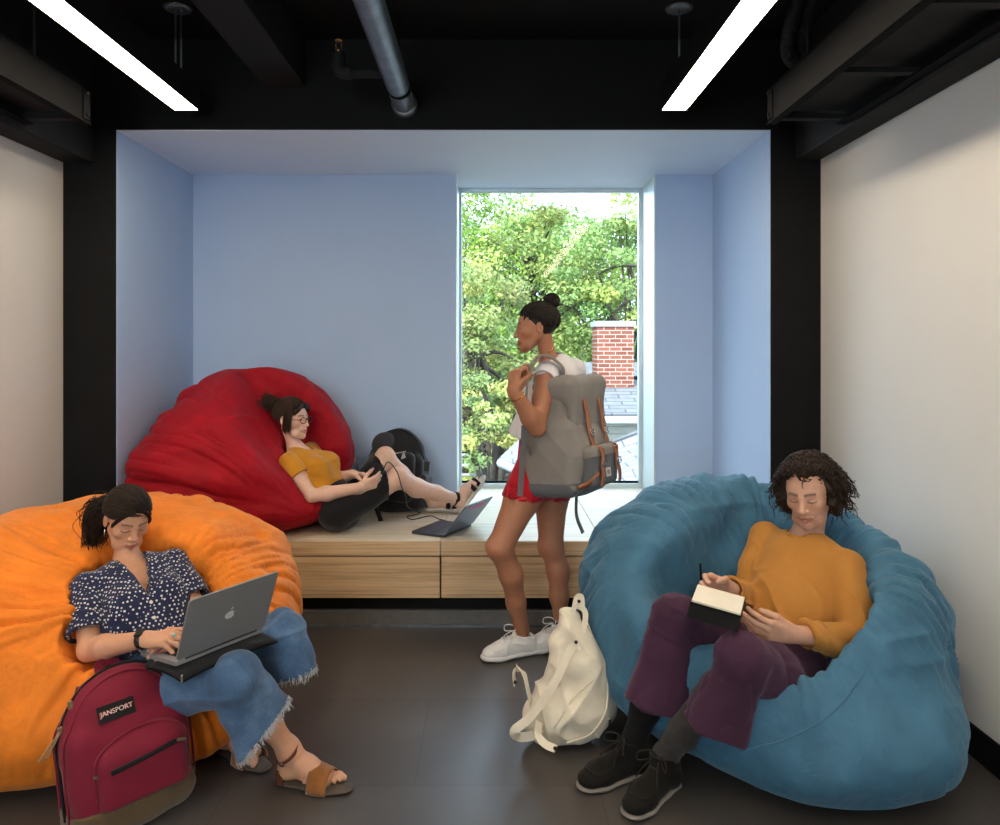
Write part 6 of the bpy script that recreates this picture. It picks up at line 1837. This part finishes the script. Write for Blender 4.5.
# hair: sleek, high bun
M['hair_black'] = hair_mat('black_hair', (.008, .006, .005), (.028, .019, .014))
V, Q = hair_cap(HS, .003).mesh(.005); hr = obj('hair', (V, Q), M['hair_black'], st)
tieS = A(0, -.62, .78)
obj('combed_strands', strands(combed(HS, rg, 1600, tieS, 16, line, (.004, .010)), .0017, .0014, 4), M['hair_black'], hr)
bc = HS.w(0, -.078, .128); S = Sdf(); S.ell(bc, (.034, .034, .034), None, 0); S.seg(HS.w(0, -.05, .10), bc, .026, .022, .02)
V, Q = S.mesh(.004); V = displace(V, Q, lambda V, N: .004*np.sin(noise(V*22)*9)); bu = obj('bun', (V, Q), M['hair_black'], hr)
cl_ = []
for i in range(160):
    t_ = np.linspace(0, 1, 22); ax_ = unit(rg.normal(size=3)); e = unit(np.cross(ax_, A(.3, .2, 1))); f = np.cross(ax_, e); r_ = .035+rg.uniform(-.002, .004); a0 = rg.uniform(0, 6.28)
    cl_.append(bc + np.outer(np.cos(a0+t_*3.5), e)*r_ + np.outer(np.sin(a0+t_*3.5), f)*r_)
obj('bun_strands', strands(np.array(cl_), .0017, .0010, 4), M['hair_black'], bu)
M['gold'] = plain('gold', (.75, .45, .12), .25, metal=1, bump=0)
d_ = unit(ws['wrL']-ws['elL']); wc = ws['wrL']-d_*.035; Rw = frame(d_, (0, 0, 1))
obj('bracelet', tube([wc+Rw[:, 0]*.0325*math.cos(a)+Rw[:, 2]*.0325*math.sin(a) for a in np.linspace(0, 2*math.pi, 30)], .0022, 6), M['gold'], st)
nk_ = sneck*.55+HS.w(0, -.022, -.05)*.45; na = unit(HS.w(0, -.022, -.05)-sneck); Rn = frame(unit(na+sf*.35), (0, 1, 0))
obj('necklace', tube([nk_-na*.004+Rn[:, 0]*.050*math.cos(a)+Rn[:, 2]*.050*math.sin(a) for a in np.linspace(0, 2*math.pi, 34)], .0016, 6), M['gold'], st)

# ---- rucksack on her back
bo = unit(A(.80, -.60, 0)); bw = A(-bo[1], bo[0], 0)                 # outwards, across (away from the camera)
bz = unit(A(0, 0, 1) - bo*.10); 
c0 = P(567, 433.5, 3.44)
RB = np.stack([bo, bw, bz], 1)
def rb(o, w, z): return c0 + bo*o + bw*w + bz*z
M['ruck'] = fabric('grey_canvas', (.235, .215, .200), .9, 900, .15, .07, 7, .35)
M['ruck_dark'] = fabric('slate_canvas', (.125, .130, .140), .9, 900, .15, .07, 7, .35)
M['tan_leather'] = plain('tan_leather', (.36, .125, .045), .5, var=.18, scale=20, bump=.1)
rk = thing('backpack', 'grey rucksack with tan leather straps worn by the standing woman', 'backpack', rb(0, 0, -.26), 'backpacks')
S = Sdf()
S.box(rb(-.015, 0, -.10), (.135, .165, .170), RB, .045, .0)
S.box(rb(-.005, 0, .10), (.100, .145, .15), RB, .06, .06)
S.ell(rb(.01, 0, -.10), (.160, .172, .17), RB, .05)
SRK = Sdf(); SRK.ops = list(S.ops)
V, Q = S.mesh(.006); V = displace(V, Q, lambda V, N: .007*noise(V*9, 5)+.005*(ridge(np.stack([(V@bo)*5, (V@bw)*5, V[:, 2]*9+(V@bo)*9], 1), 44)-.4))
body_ = obj('main_body', (V, Q), M['ruck'], rk)
S.cut(rb(0, 0, -.20), bz-bo*.10, .5); Sb = Sdf()
Sb.box(rb(-.015, 0, -.10), (.139, .169, .174), RB, .045, .0); Sb.ell(rb(.01, 0, -.10), (.164, .176, .174), RB, .05); Sb.cut(rb(0, 0, -.205), bz, .5)
obj('base_panel', Sb.mesh(.006), M['ruck_dark'], rk)
S = Sdf()          # lid
S.box(rb(.02, 0, .205), (.118, .152, .060), RB, .05, .0); S.box(rb(.115, 0, .12), (.026, .140, .13), RB, .024, .05); S.cut(rb(.0, 0, .145), -bz-bo*.75, .3, .01)
V, Q = S.mesh(.0055); V = displace(V, Q, lambda V, N: .006*noise(V*10, 6)); obj('lid', (V, Q), M['ruck'], rk)
S = Sdf(); S.box(rb(.155, 0, -.135), (.040, .110, .085), RB, .028, .0); V, Q = S.mesh(.005); V = displace(V, Q, lambda V, N: .004*noise(V*16, 2)); pk_ = obj('front_pocket', (V, Q), M['ruck_dark'], rk)
S = Sdf(); S.box(rb(.160, 0, -.075), (.045, .116, .040), RB, .028, .0); S.cut(rb(.15, 0, -.090), -bz+bo*.15, .3); V, Q = S.mesh(.005); obj('pocket_flap', (V, Q), M['ruck'], pk_)
def leather(pts, ups, w, buckle_at, parent, nm='leather_strap'):
    p = smooth_path(pts, 6); V_, F_ = sweep(p, ups, w, .0045); o = obj(nm, (V_, F_), M['tan_leather'], parent)
    bp_, bn = A(buckle_at), unit(ups); t_ = unit(p[-1]-p[len(p)//2]); s_ = np.cross(t_, bn)
    m = MB(); m.tube([bp_+bn*.004+s_*x+t_*z for x, z in ((-.016, -.013), (.016, -.013), (.016, .013), (-.016, .013), (-.016, -.013))], .0024, 6); m.tube([bp_+bn*.004-s_*.016, bp_+bn*.004+s_*.016], .0018, 6)
    obj('buckle', m.geo(), M['steel'], o)
    for q_ in (p[3],):
        m = MB(); m.obox(q_+bn*.003, np.stack([s_, t_, bn], 1), (w*.5+.005, .010, .004)); obj('keeper', m.geo(), M['tan_leather'], o, bevel=.002)
    return o
for w_ in (-.065, .065):
    leather([rb(.05, w_, .268), rb(.120, w_, .235), rb(.150, w_, .13), rb(.158, w_, .03), rb(.172, w_*1.03, -.03), rb(.180, w_*1.1, -.085)], bo, .024, rb(.166, w_, .022), rk)
for w_ in (-.065, .065):
    leather([rb(.200, w_, -.035), rb(.212, w_, -.07), rb(.210, w_*1.05, -.115), rb(.214, w_*1.15, -.16), rb(.205, w_*1.3, -.205)], bo, .024, rb(.216, w_*1.05, -.108), pk_)
for w_ in (-.105, .105):
    V_, F_ = sweep(smooth_path([rb(.20, w_*.75, -.15), rb(.165, w_*1.1, -.19), rb(.12, w_*1.35, -.215)], 5), bo*.6-bz*.3+bw*np.sign(w_)*.5, .022, .004); obj('corner_strap', (V_, F_), M['tan_leather'], rk)
m = MB(); m.obox(rb(.197, .0, -.155), RB, (.0015, .021, .019)); pt = obj('patch', m.geo(), plain('pale_patch', (.6, .6, .58), .7, var=.05), pk_, smooth=False)
m = MB()
for (a0, b0), (a1, b1) in ((( -.010, .010), (-.010, -.002)), ((-.010, -.002), (0, -.011)), ((0, -.011), (.010, -.002)), ((.010, -.002), (.010, .010)), ((-.004, .004), (.004, .004)), ((0, .010), (0, -.004))):
    m.tube([rb(.1990, a0, -.155+b0), rb(.1990, a1, -.155+b1)], .0012, 5)
obj('patch_emblem', m.geo(), M['strap_black'], pt)
obj('grab_loop', sweep(smooth_path([rb(-.02, -.035, .255), rb(-.02, -.032, .305), rb(-.02, 0, .325), rb(-.02, .032, .305), rb(-.02, .035, .255)], 6), bo, .022, .004), M['ruck_dark'], rk)
# shoulder straps
near = [rb(-.04, -.10, .17), P(563, 373, 3.38), P(555, 360, 3.375), P(543, 355.5, 3.365), P(535, 361, 3.35), P(529, 375, 3.33), P(526, 398, 3.31), P(524, 425, 3.31), P(527, 447, 3.34), P(536, 462, 3.40), rb(-.13, -.13, -.19)]
for g in (1, -1):
    pts_ = [A(p) + (A(0, 0, 0) if g == 1 else A(.07, .20, .01)) for p in near]
    if g == -1: pts_[0] = rb(-.085, .075, .20); pts_[-1] = rb(-.13, .13, -.19)
    pp = smooth_path(pts_, 7); cc_ = (ws['shL'] if g == 1 else ws['shL'] + A(.07, .20, .01)) - A(0, 0, .03)
    ups = [unit(A(p[0]-cc_[0], 0, max(p[2]-cc_[2], -.02)) + A(-.25 if p[2] < cc_[2] else 0, 0, 0)) for p in pp]
    V_, F_ = sweep(pp, ups, np.interp(np.linspace(0, 1, len(pp)), [0, .55, .66, 1], [.050, .048, .028, .028]), .011); so_ = obj('shoulder_strap', (V_, F_), M['ruck'], rk, bevel=.003)
    if g == 1:
        w0 = pp[int(len(pp)*.70)]+A(0, -.012, 0); V_, F_ = sweep(smooth_path([w0, w0+A(-.004, -.005, -.09), P(520, 496, 3.30)], 6), (0, -1, 0), .024, .003); obj('webbing', (V_, F_), M['ruck_dark'], so_, smooth=False)
e0 = rb(.06, -.06, -.255); V_, F_ = sweep(smooth_path([e0, e0+A(.0, 0, -.10), P(583, 533, e0[1])], 5), bo, .022, .003); obj('webbing', (V_, F_), M['ruck_dark'], rk)
lc = proj(SRK, [P(563, 381, 3.33)], .001)[0]; m = MB(); m.lathe([(.012, 0), (.012, .006), (.006, .008)], lc, -bw, 12); obj('strap_anchor', m.geo(), plain('salmon_leather', (.55, .17, .12), .6, bump=0), rk)
# ================================================================== LOOSE BACKPACKS
rg = np.random.default_rng(51)
# ---- maroon day pack leaning on the orange bean bag
pw = unit(A(.73, .69, 0)); pn_ = A(pw[1], -pw[0], 0); pu = unit(A(0, 0, 1) - pn_*.12 - pw*.06)
pn2 = unit(pn_ - pu*np.dot(pn_, pu)); pw2 = np.cross(pn2, pu); pw2 = pw2 if np.dot(pw2, pw) > 0 else -pw2
RP = np.stack([pw2, pn2, pu], 1)
m0 = A(-1.100, 2.315, .0)
def mp(x, y, z): return m0 + pw2*x + pn2*y + pu*z
M['maroon'] = fabric('maroon_nylon', (.185, .009, .028), .7, 800, .2, .10, 6, .35)
M['brown_suede'] = fabric('brown_suede', (.115, .075, .040), .95, 300, .3, .22, 14, .35)
M['zip_tape'] = fabric('black_tape', (.012, .011, .012), .85, 900, .1)
M['brass'] = plain('antique_brass', (.35, .28, .18), .35, metal=.9, bump=0)
M['cord'] = fabric('tan_cord', (.28, .20, .12), .9, 600, .1)
bp = thing('backpack', 'maroon day pack with brown suede base leaning against the orange bean bag', 'backpack', m0, 'backpacks')
def pack_body(e=0.0):
    S = Sdf()
    S.box(mp(0, -.01, .165), (.178+e, .095+e, .165+e), RP, .055, .0)
    S.ell(mp(0, -.02, .275), (.176+e, .092+e, .185+e), RP, .03)
    S.ell(mp(0, .02, .16), (.15+e, .095+e, .15+e), RP, .05)
    return S
mw = lambda V, N: .006*noise(V*8, 15) + .006*(ridge(np.stack([(V@pw2)*4, (V@pn2)*4, V[:, 2]*8+(V@pw2)*6], 1), 54)-.4)
V, Q = pack_body().mesh(.0055); V = displace(V, Q, mw); V[:, 2] = np.maximum(V[:, 2], .003); obj('main_body', (V, Q), M['maroon'], bp)
S = pack_body(.004); S.cut(mp(0, 0, .092), pu-pn2*.02, .6); V, Q = S.mesh(.0055); V = displace(V, Q, mw); V[:, 2] = np.maximum(V[:, 2], .002); obj('suede_base', (V, Q), M['brown_suede'], bp)
S = Sdf(); S.box(mp(.015, .085, .165), (.130, .045, .095), RP, .040, 0); S.ell(mp(.015, .085, .215), (.128, .046, .085), RP, .03); S.cut(mp(0, 0, .096), -pu, .5, .01)
V, Q = S.mesh(.005); V = displace(V, Q, lambda V, N: .005*noise(V*12, 16)); fp = obj('front_pocket', (V, Q), M['maroon'], bp)
# main zip running up one side and over the top, piping beside it
arc = [mp(-.182+.0*a, -.035, .06) for a in (0,)]
def arch(e, y, z0=.07, n=34):
    pts = [mp(-.180-e, y, z) for z in np.linspace(z0, .24, 6)]
    pts += [mp(-(.178+e)*math.cos(a), y-.010*math.sin(a), .265+(.195+e)*math.sin(a)) for a in np.linspace(.05, math.pi-.05, n)]
    pts += [mp(.180+e, y, z) for z in np.linspace(.24, z0, 6)]
    return pts
SB = pack_body()
za = proj(SB, arch(.0, -.005), .004); obj('main_zip', tube(za, .0045, 8), M['zip_tape'], bp)
zb = proj(SB, arch(.0, .040), .004); obj('piping', tube(zb, .0035, 8), M['maroon'], bp)
zc = proj(SB, arch(.0, -.065), .004); obj('piping', tube(zc, .0035, 8), M['maroon'], bp)
SFp = Sdf(); SFp.box(mp(.015, .085, .165), (.130, .045, .095), RP, .040, 0); SFp.ell(mp(.015, .085, .215), (.128, .046, .085), RP, .03)
pz = [mp(.015-.132, .100, z) for z in np.linspace(.13, .20, 4)] + [mp(.015-.130*math.cos(a), .105, .215+.086*math.sin(a)) for a in np.linspace(.1, math.pi-.1, 22)] + [mp(.015+.132, .100, .19)]
pz = proj(SFp, pz, .003); obj('pocket_piping', tube(pz, .0035, 8), M['maroon'], fp)
pz2 = proj(SFp, [mp(x, .14, .215+.010*(x/.1)) for x in np.linspace(-.085, .105, 12)], .004)
V_, F_ = sweep(pz2, pn2, .014, .004); obj('pocket_zip', (V_, F_), M['zip_tape'], fp)
for q_, nm_ in ((pz2[-1], 'zip_pull'), (pz[3], 'zip_pull')):
    m = MB(); m.obox(q_+pn2*.006+pw2*.012, np.stack([unit(pw2*.95-pu*.3), pn2, unit(pu+pw2*.3)], 1), (.014, .003, .004)); obj(nm_, m.geo(), M['brass'], fp, bevel=.001)
for k in (9, 13):
    q_ = za[k]; m = MB(); m.obox(q_+pn2*.006, np.stack([pw2, pn2, pu], 1), (.007, .006, .012)); zp_ = obj('zip_pull', m.geo(), M['brass'], bp, bevel=.002)
    m = MB()
    for s_ in (-1, 1): m.tube(smooth_path([q_+pn2*.010, q_+pn2*.018-pu*.03+pw2*(.006*s_-(.03 if k == 9 else -.012)), q_+pn2*.016-pu*.062+pw2*(.009*s_-(.055 if k == 9 else -.022))], 5), .0032, 6)
    obj('pull_cord', m.geo(), M['cord'], zp_)
# woven label
lq = proj(SB, [mp(-.040, .10, .368)], .007)[0]; ln_ = unit(pn2+pu*.42); lw_ = unit(pw2); lu_ = np.cross(ln_, lw_); lu_ = lu_ if lu_[2] > 0 else -lu_
m = MB(); m.obox(lq+ln_*.001, np.stack([lw_, lu_, ln_], 1), (.052, .024, .0022)); lb = obj('label_patch', m.geo(), M['zip_tape'], bp, smooth=False, bevel=.001)
def lettering(txt, size, origin, ux, uy, nz, mat, parent, name='lettering', depth=.0008):
    cu = bpy.data.curves.new(name, 'FONT'); cu.body = txt; cu.size = size; cu.extrude = depth; cu.align_x = 'CENTER'; cu.align_y = 'CENTER'
    tmp = bpy.data.objects.new(name, cu); COL.objects.link(tmp); dg = bpy.context.evaluated_depsgraph_get()
    me = bpy.data.meshes.new_from_object(tmp.evaluated_get(dg)); bpy.data.objects.remove(tmp); bpy.data.curves.remove(cu)
    V = np.array([v.co[:] for v in me.vertices]); Fc = [tuple(p.vertices) for p in me.polygons]; bpy.data.meshes.remove(me)
    return obj(name, (origin + np.outer(V[:, 0], ux) + np.outer(V[:, 1], uy) + np.outer(V[:, 2], nz), Fc), mat, parent, smooth=False)
lettering('JANSPORT', .0205, lq+ln_*.0042, lw_, lu_, ln_, plain('red_thread', (.55, .10, .07), .7, bump=0), lb, 'lettering', .0006)
lettering('JANSPORT', .0190, lq+ln_*.0048, lw_, lu_, ln_, plain('pale_thread', (.7, .62, .56), .7, bump=0), lb, 'lettering', .0006)
obj('haul_loop', sweep(smooth_path([mp(-.03, -.10, .42), mp(-.025, -.115, .455), mp(.025, -.115, .445), mp(.03, -.10, .42)], 5), pn2, .022, .004), M['maroon'], bp, smooth=False)
for g in (-1, 1):
    obj('shoulder_strap', sweep(smooth_path([mp(.07*g, -.105, .40), mp(.10*g, -.125, .30), mp(.13*g, -.120, .16), mp(.15*g, -.10, .07)], 6), -pn2, .055, .012), M['maroon'], bp, smooth=False)

# ---- black pack standing against the alcove wall
kb_c = P(396, 511, 4.62); kb_c[2] = BZ
kw_ = unit(A(.96, -.25, 0)); kn_ = A(kw_[1], -kw_[0], 0); ku = unit(A(0.04, .16, 1)); kn2 = unit(kn_-ku*np.dot(kn_, ku)); kw2 = np.cross(kn2, ku); kw2 = kw2 if kw2[0] > 0 else -kw2
RK = np.stack([kw2, kn2, ku], 1)
def kp(x, y, z): return kb_c + kw2*x + kn2*y + ku*z
M['black_nylon'] = fabric('black_nylon', (.013, .013, .015), .7, 800, .2, .2, 8, .4)
M['grey_mesh'] = fabric('grey_mesh', (.045, .045, .05), .8, 300, .1, .1, 8, .8)
M['pale_line'] = plain('pale_piping', (.45, .45, .46), .5, bump=0)
kb = thing('backpack', 'black backpack propped against the alcove wall behind bare legs', 'backpack', kb_c, 'backpacks')
S = Sdf(); S.box(kp(0, 0, .17), (.185, .105, .168), RK, .06, 0); S.ell(kp(-.01, -.01, .30), (.180, .100, .20), RK, .03); S.ell(kp(0, .04, .14), (.17, .12, .15), RK, .05)
SK = S; V, Q = S.mesh(.006); V = displace(V, Q, lambda V, N: .010*noise(V*8, 25)); V[:, 2] = np.maximum(V[:, 2], BZ+.002); V[:, 1] = np.minimum(V[:, 1], NY-.002); obj('main_body', (V, Q), M['black_nylon'], kb)
S = Sdf(); S.box(kp(.015, .115, .20), (.130, .040, .15), RK, .038, 0); V, Q = S.mesh(.006); V = displace(V, Q, lambda V, N: .006*noise(V*10, 26)); kf = obj('front_pocket', (V, Q), M['black_nylon'], kb)
S = Sdf(); S.ell(kp(-.08, .045, .39), (.085, .060, .080), RK, 0); obj('mesh_panel', S.mesh(.006), M['grey_mesh'], kb)
a0 = [kp(-.178*math.cos(a), .035, .30+.195*math.sin(a)) for a in np.linspace(.05, math.pi-.05, 26)]; obj('main_zip', tube(proj(SK, a0, .003), .0045, 8), M['zip_tape'], kb)
for z_, x0_, x1_ in ((.325, -.06, .10), (.265, -.02, .12)):
    obj('zip_piping', tube([kp(x, .157-.25*(x-.015)**2*3, z_+.22*(x+.03)) for x in np.linspace(x0_, x1_, 12)], .0028, 6), M['pale_line'], kf)
m = MB(); m.prism([kp(.075+x, .158, .305+z) for x, z in ((0, 0), (.030, .012), (.016, .045), (.006, .028))], kn2*.002); obj('emblem', m.geo(), M['pale_line'], kf, smooth=False)
S = Sdf(); S.box(kp(.190, .01, .12), (.020, .075, .10), RK, .018, 0); obj('side_pocket', S.mesh(.006), M['grey_mesh'], kb)
m = MB(); m.obox(kp(.205, .05, .27), RK, (.018, .010, .030)); obj('side_buckle', m.geo(), M['key_black'], kb, bevel=.003)
bk0 = kp(-.09, .12, .03); V_, F_ = sweep(smooth_path([bk0, P(377, 513, 4.40)*A(1, 1, 0)+A(0, 0, BZ+.05), P(381, 520, 4.30)*A(1, 1, 0)+A(0, 0, BZ+.004)], 6), (0, -.4, .9), .026, .004); obj('webbing', (V_, F_), M['zip_tape'], kb)

# ---- cream canvas bag slumped against the blue bean bag
cb_ = A(.275, 2.735, 0)
def cp(px, py, Y): return P(px, py, Y)
M['cream'] = fabric('cream_canvas', (.74, .675, .55), .9, 600, .15, .10, 9, .4)
cr = thing('backpack', 'slouchy cream canvas backpack slumped on the floor by the blue bean bag', 'backpack', cb_, 'backpacks')
S = Sdf()
S.ell((.285, 2.765, .105), (.155, .105, .105), None, .0)
S.ell((.335, 2.800, .200), (.125, .095, .150), frame(A(.25, 1, 0), A(.25, 0, 1)), .07)
S.ell((.300, 2.800, .290), (.090, .075, .120), None, .06)
S.seg((.292, 2.800, .34), (.308, 2.815, .435), .062, .030, .05, flat=((0, 1, 0), .7))
S.seg((.20, 2.74, .08), (.38, 2.74, .13), .075, .075, .05)
S.box((.3, 2.8, -.1), (1, 1, .1015), None, .001, .02, 's')
V, Q = S.mesh(.005)
def cfd(V, N):
    return np.clip(V[:, 2]/.05, 0, 1)*(.030*(ridge(np.stack([(V[:, 0]-.3)*11+V[:, 2]*3, V[:, 1]*7, V[:, 2]*2.6], 1), 64)-.5)*np.clip(.4+V[:, 2]*2.0, 0, 1) + .012*noise(V*14, 7) + .020*(ridge(np.stack([V[:, 0]*6-V[:, 2]*6, V[:, 1]*5, V[:, 2]*9+V[:, 0]*5], 1), 66)-.5))
V = displace(V, Q, cfd); V[:, 2] = np.maximum(V[:, 2], .002)
obj('canvas_body', (V, Q), M['cream'], cr)
# pocket seam and zip edge across the front
def on(S, pts, off=.004): return proj(S, pts, off)
sv = np.array(V)
def snap(pts, off=.004):
    out_ = []
    for p in pts:
        p = A(p); i_ = np.argsort(np.abs(sv[:, 0]-p[0])/1 + np.abs(sv[:, 2]-p[2]) + (sv[:, 1] > p[1]+.2)*9)[:40]
        y = sv[i_, 1].min(); out_.append(A(p[0], y-off, p[2]))
    return out_
obj('pocket_seam', tube(smooth_path(snap([(.225, 0, .10), (.30, 0, .20), (.375, 0, .26)]), 8), .0035, 6), M['cream'], cr)
zl = snap([(.43, 0, .24), (.415, 0, .15), (.36, 0, .075), (.27, 0, .045)]); obj('zip_edge', tube(smooth_path(zl, 8), .004, 6), M['cream'], cr)
m = MB(); m.obox(A(zl[1])+A(.012, -.006, -.04), np.eye(3), (.005, .003, .014)); obj('zip_pull', m.geo(), M['steel'], cr, bevel=.002)
# straps
wb = M['cream']
obj('shoulder_strap', sweep(smooth_path([cp(577, 641, 2.75), cp(569, 652, 2.70), cp(556, 680, 2.64), cp(541, 703, 2.60), cp(527, 720, 2.57), cp(514, 731, 2.56), cp(519, 737, 2.60), cp(534, 735, 2.62), cp(540, 728, 2.64)], 7), (.25, -.9, .35), .030, .004), wb, cr, smooth=False)
obj('shoulder_strap', sweep(smooth_path([cp(531, 704, 2.68), cp(528, 690, 2.66), cp(524, 674, 2.66), cp(517, 668, 2.68), cp(514, 674, 2.68), cp(515, 684, 2.69)], 7), (.9, -.3, .2), .030, .004), wb, cr, smooth=False)
obj('webbing', sweep(smooth_path([cp(539, 722, 2.63), cp(538, 735, 2.58), cp(545, 744, 2.56), cp(556, 749, 2.53)], 6), (.3, -.8, .5), .026, .003), wb, cr, smooth=False)
obj('webbing', sweep(smooth_path([cp(577, 640, 2.74), cp(571, 622, 2.78), cp(575, 607, 2.80), cp(584, 610, 2.80), cp(585, 622, 2.78), cp(578, 650, 2.73)], 7), (0, -1, 0), .020, .003), wb, cr, smooth=False)
obj('drawcord', tube(smooth_path([cp(585, 618, 2.79), cp(592, 635, 2.79), cp(597, 650, 2.80)], 6), .004, 6), wb, cr)
obj('haul_loop', sweep(smooth_path([cp(575, 607, 2.80), cp(577, 598, 2.81), cp(581, 597, 2.81), cp(582, 607, 2.80)], 5), (0, -1, 0), .022, .004), wb, cr, smooth=False)
obj('shoulder_strap', sweep(smooth_path([cp(574, 640, 2.80), cp(567, 628, 2.82), cp(560, 627, 2.84), cp(553, 640, 2.86)], 6), (0, -1, .2), .028, .004), wb, cr, smooth=False)
for px_, py_, Y_ in ((515, 682, 2.675), (555, 748, 2.525), (579, 601, 2.80), (576, 642, 2.735)):
    m = MB(); m.lathe([(.0065, 0), (.0065, .004), (.003, .005)], cp(px_, py_, Y_), (0, -1, 0), 10); obj('rivet', m.geo(), M['key_black'], cr)
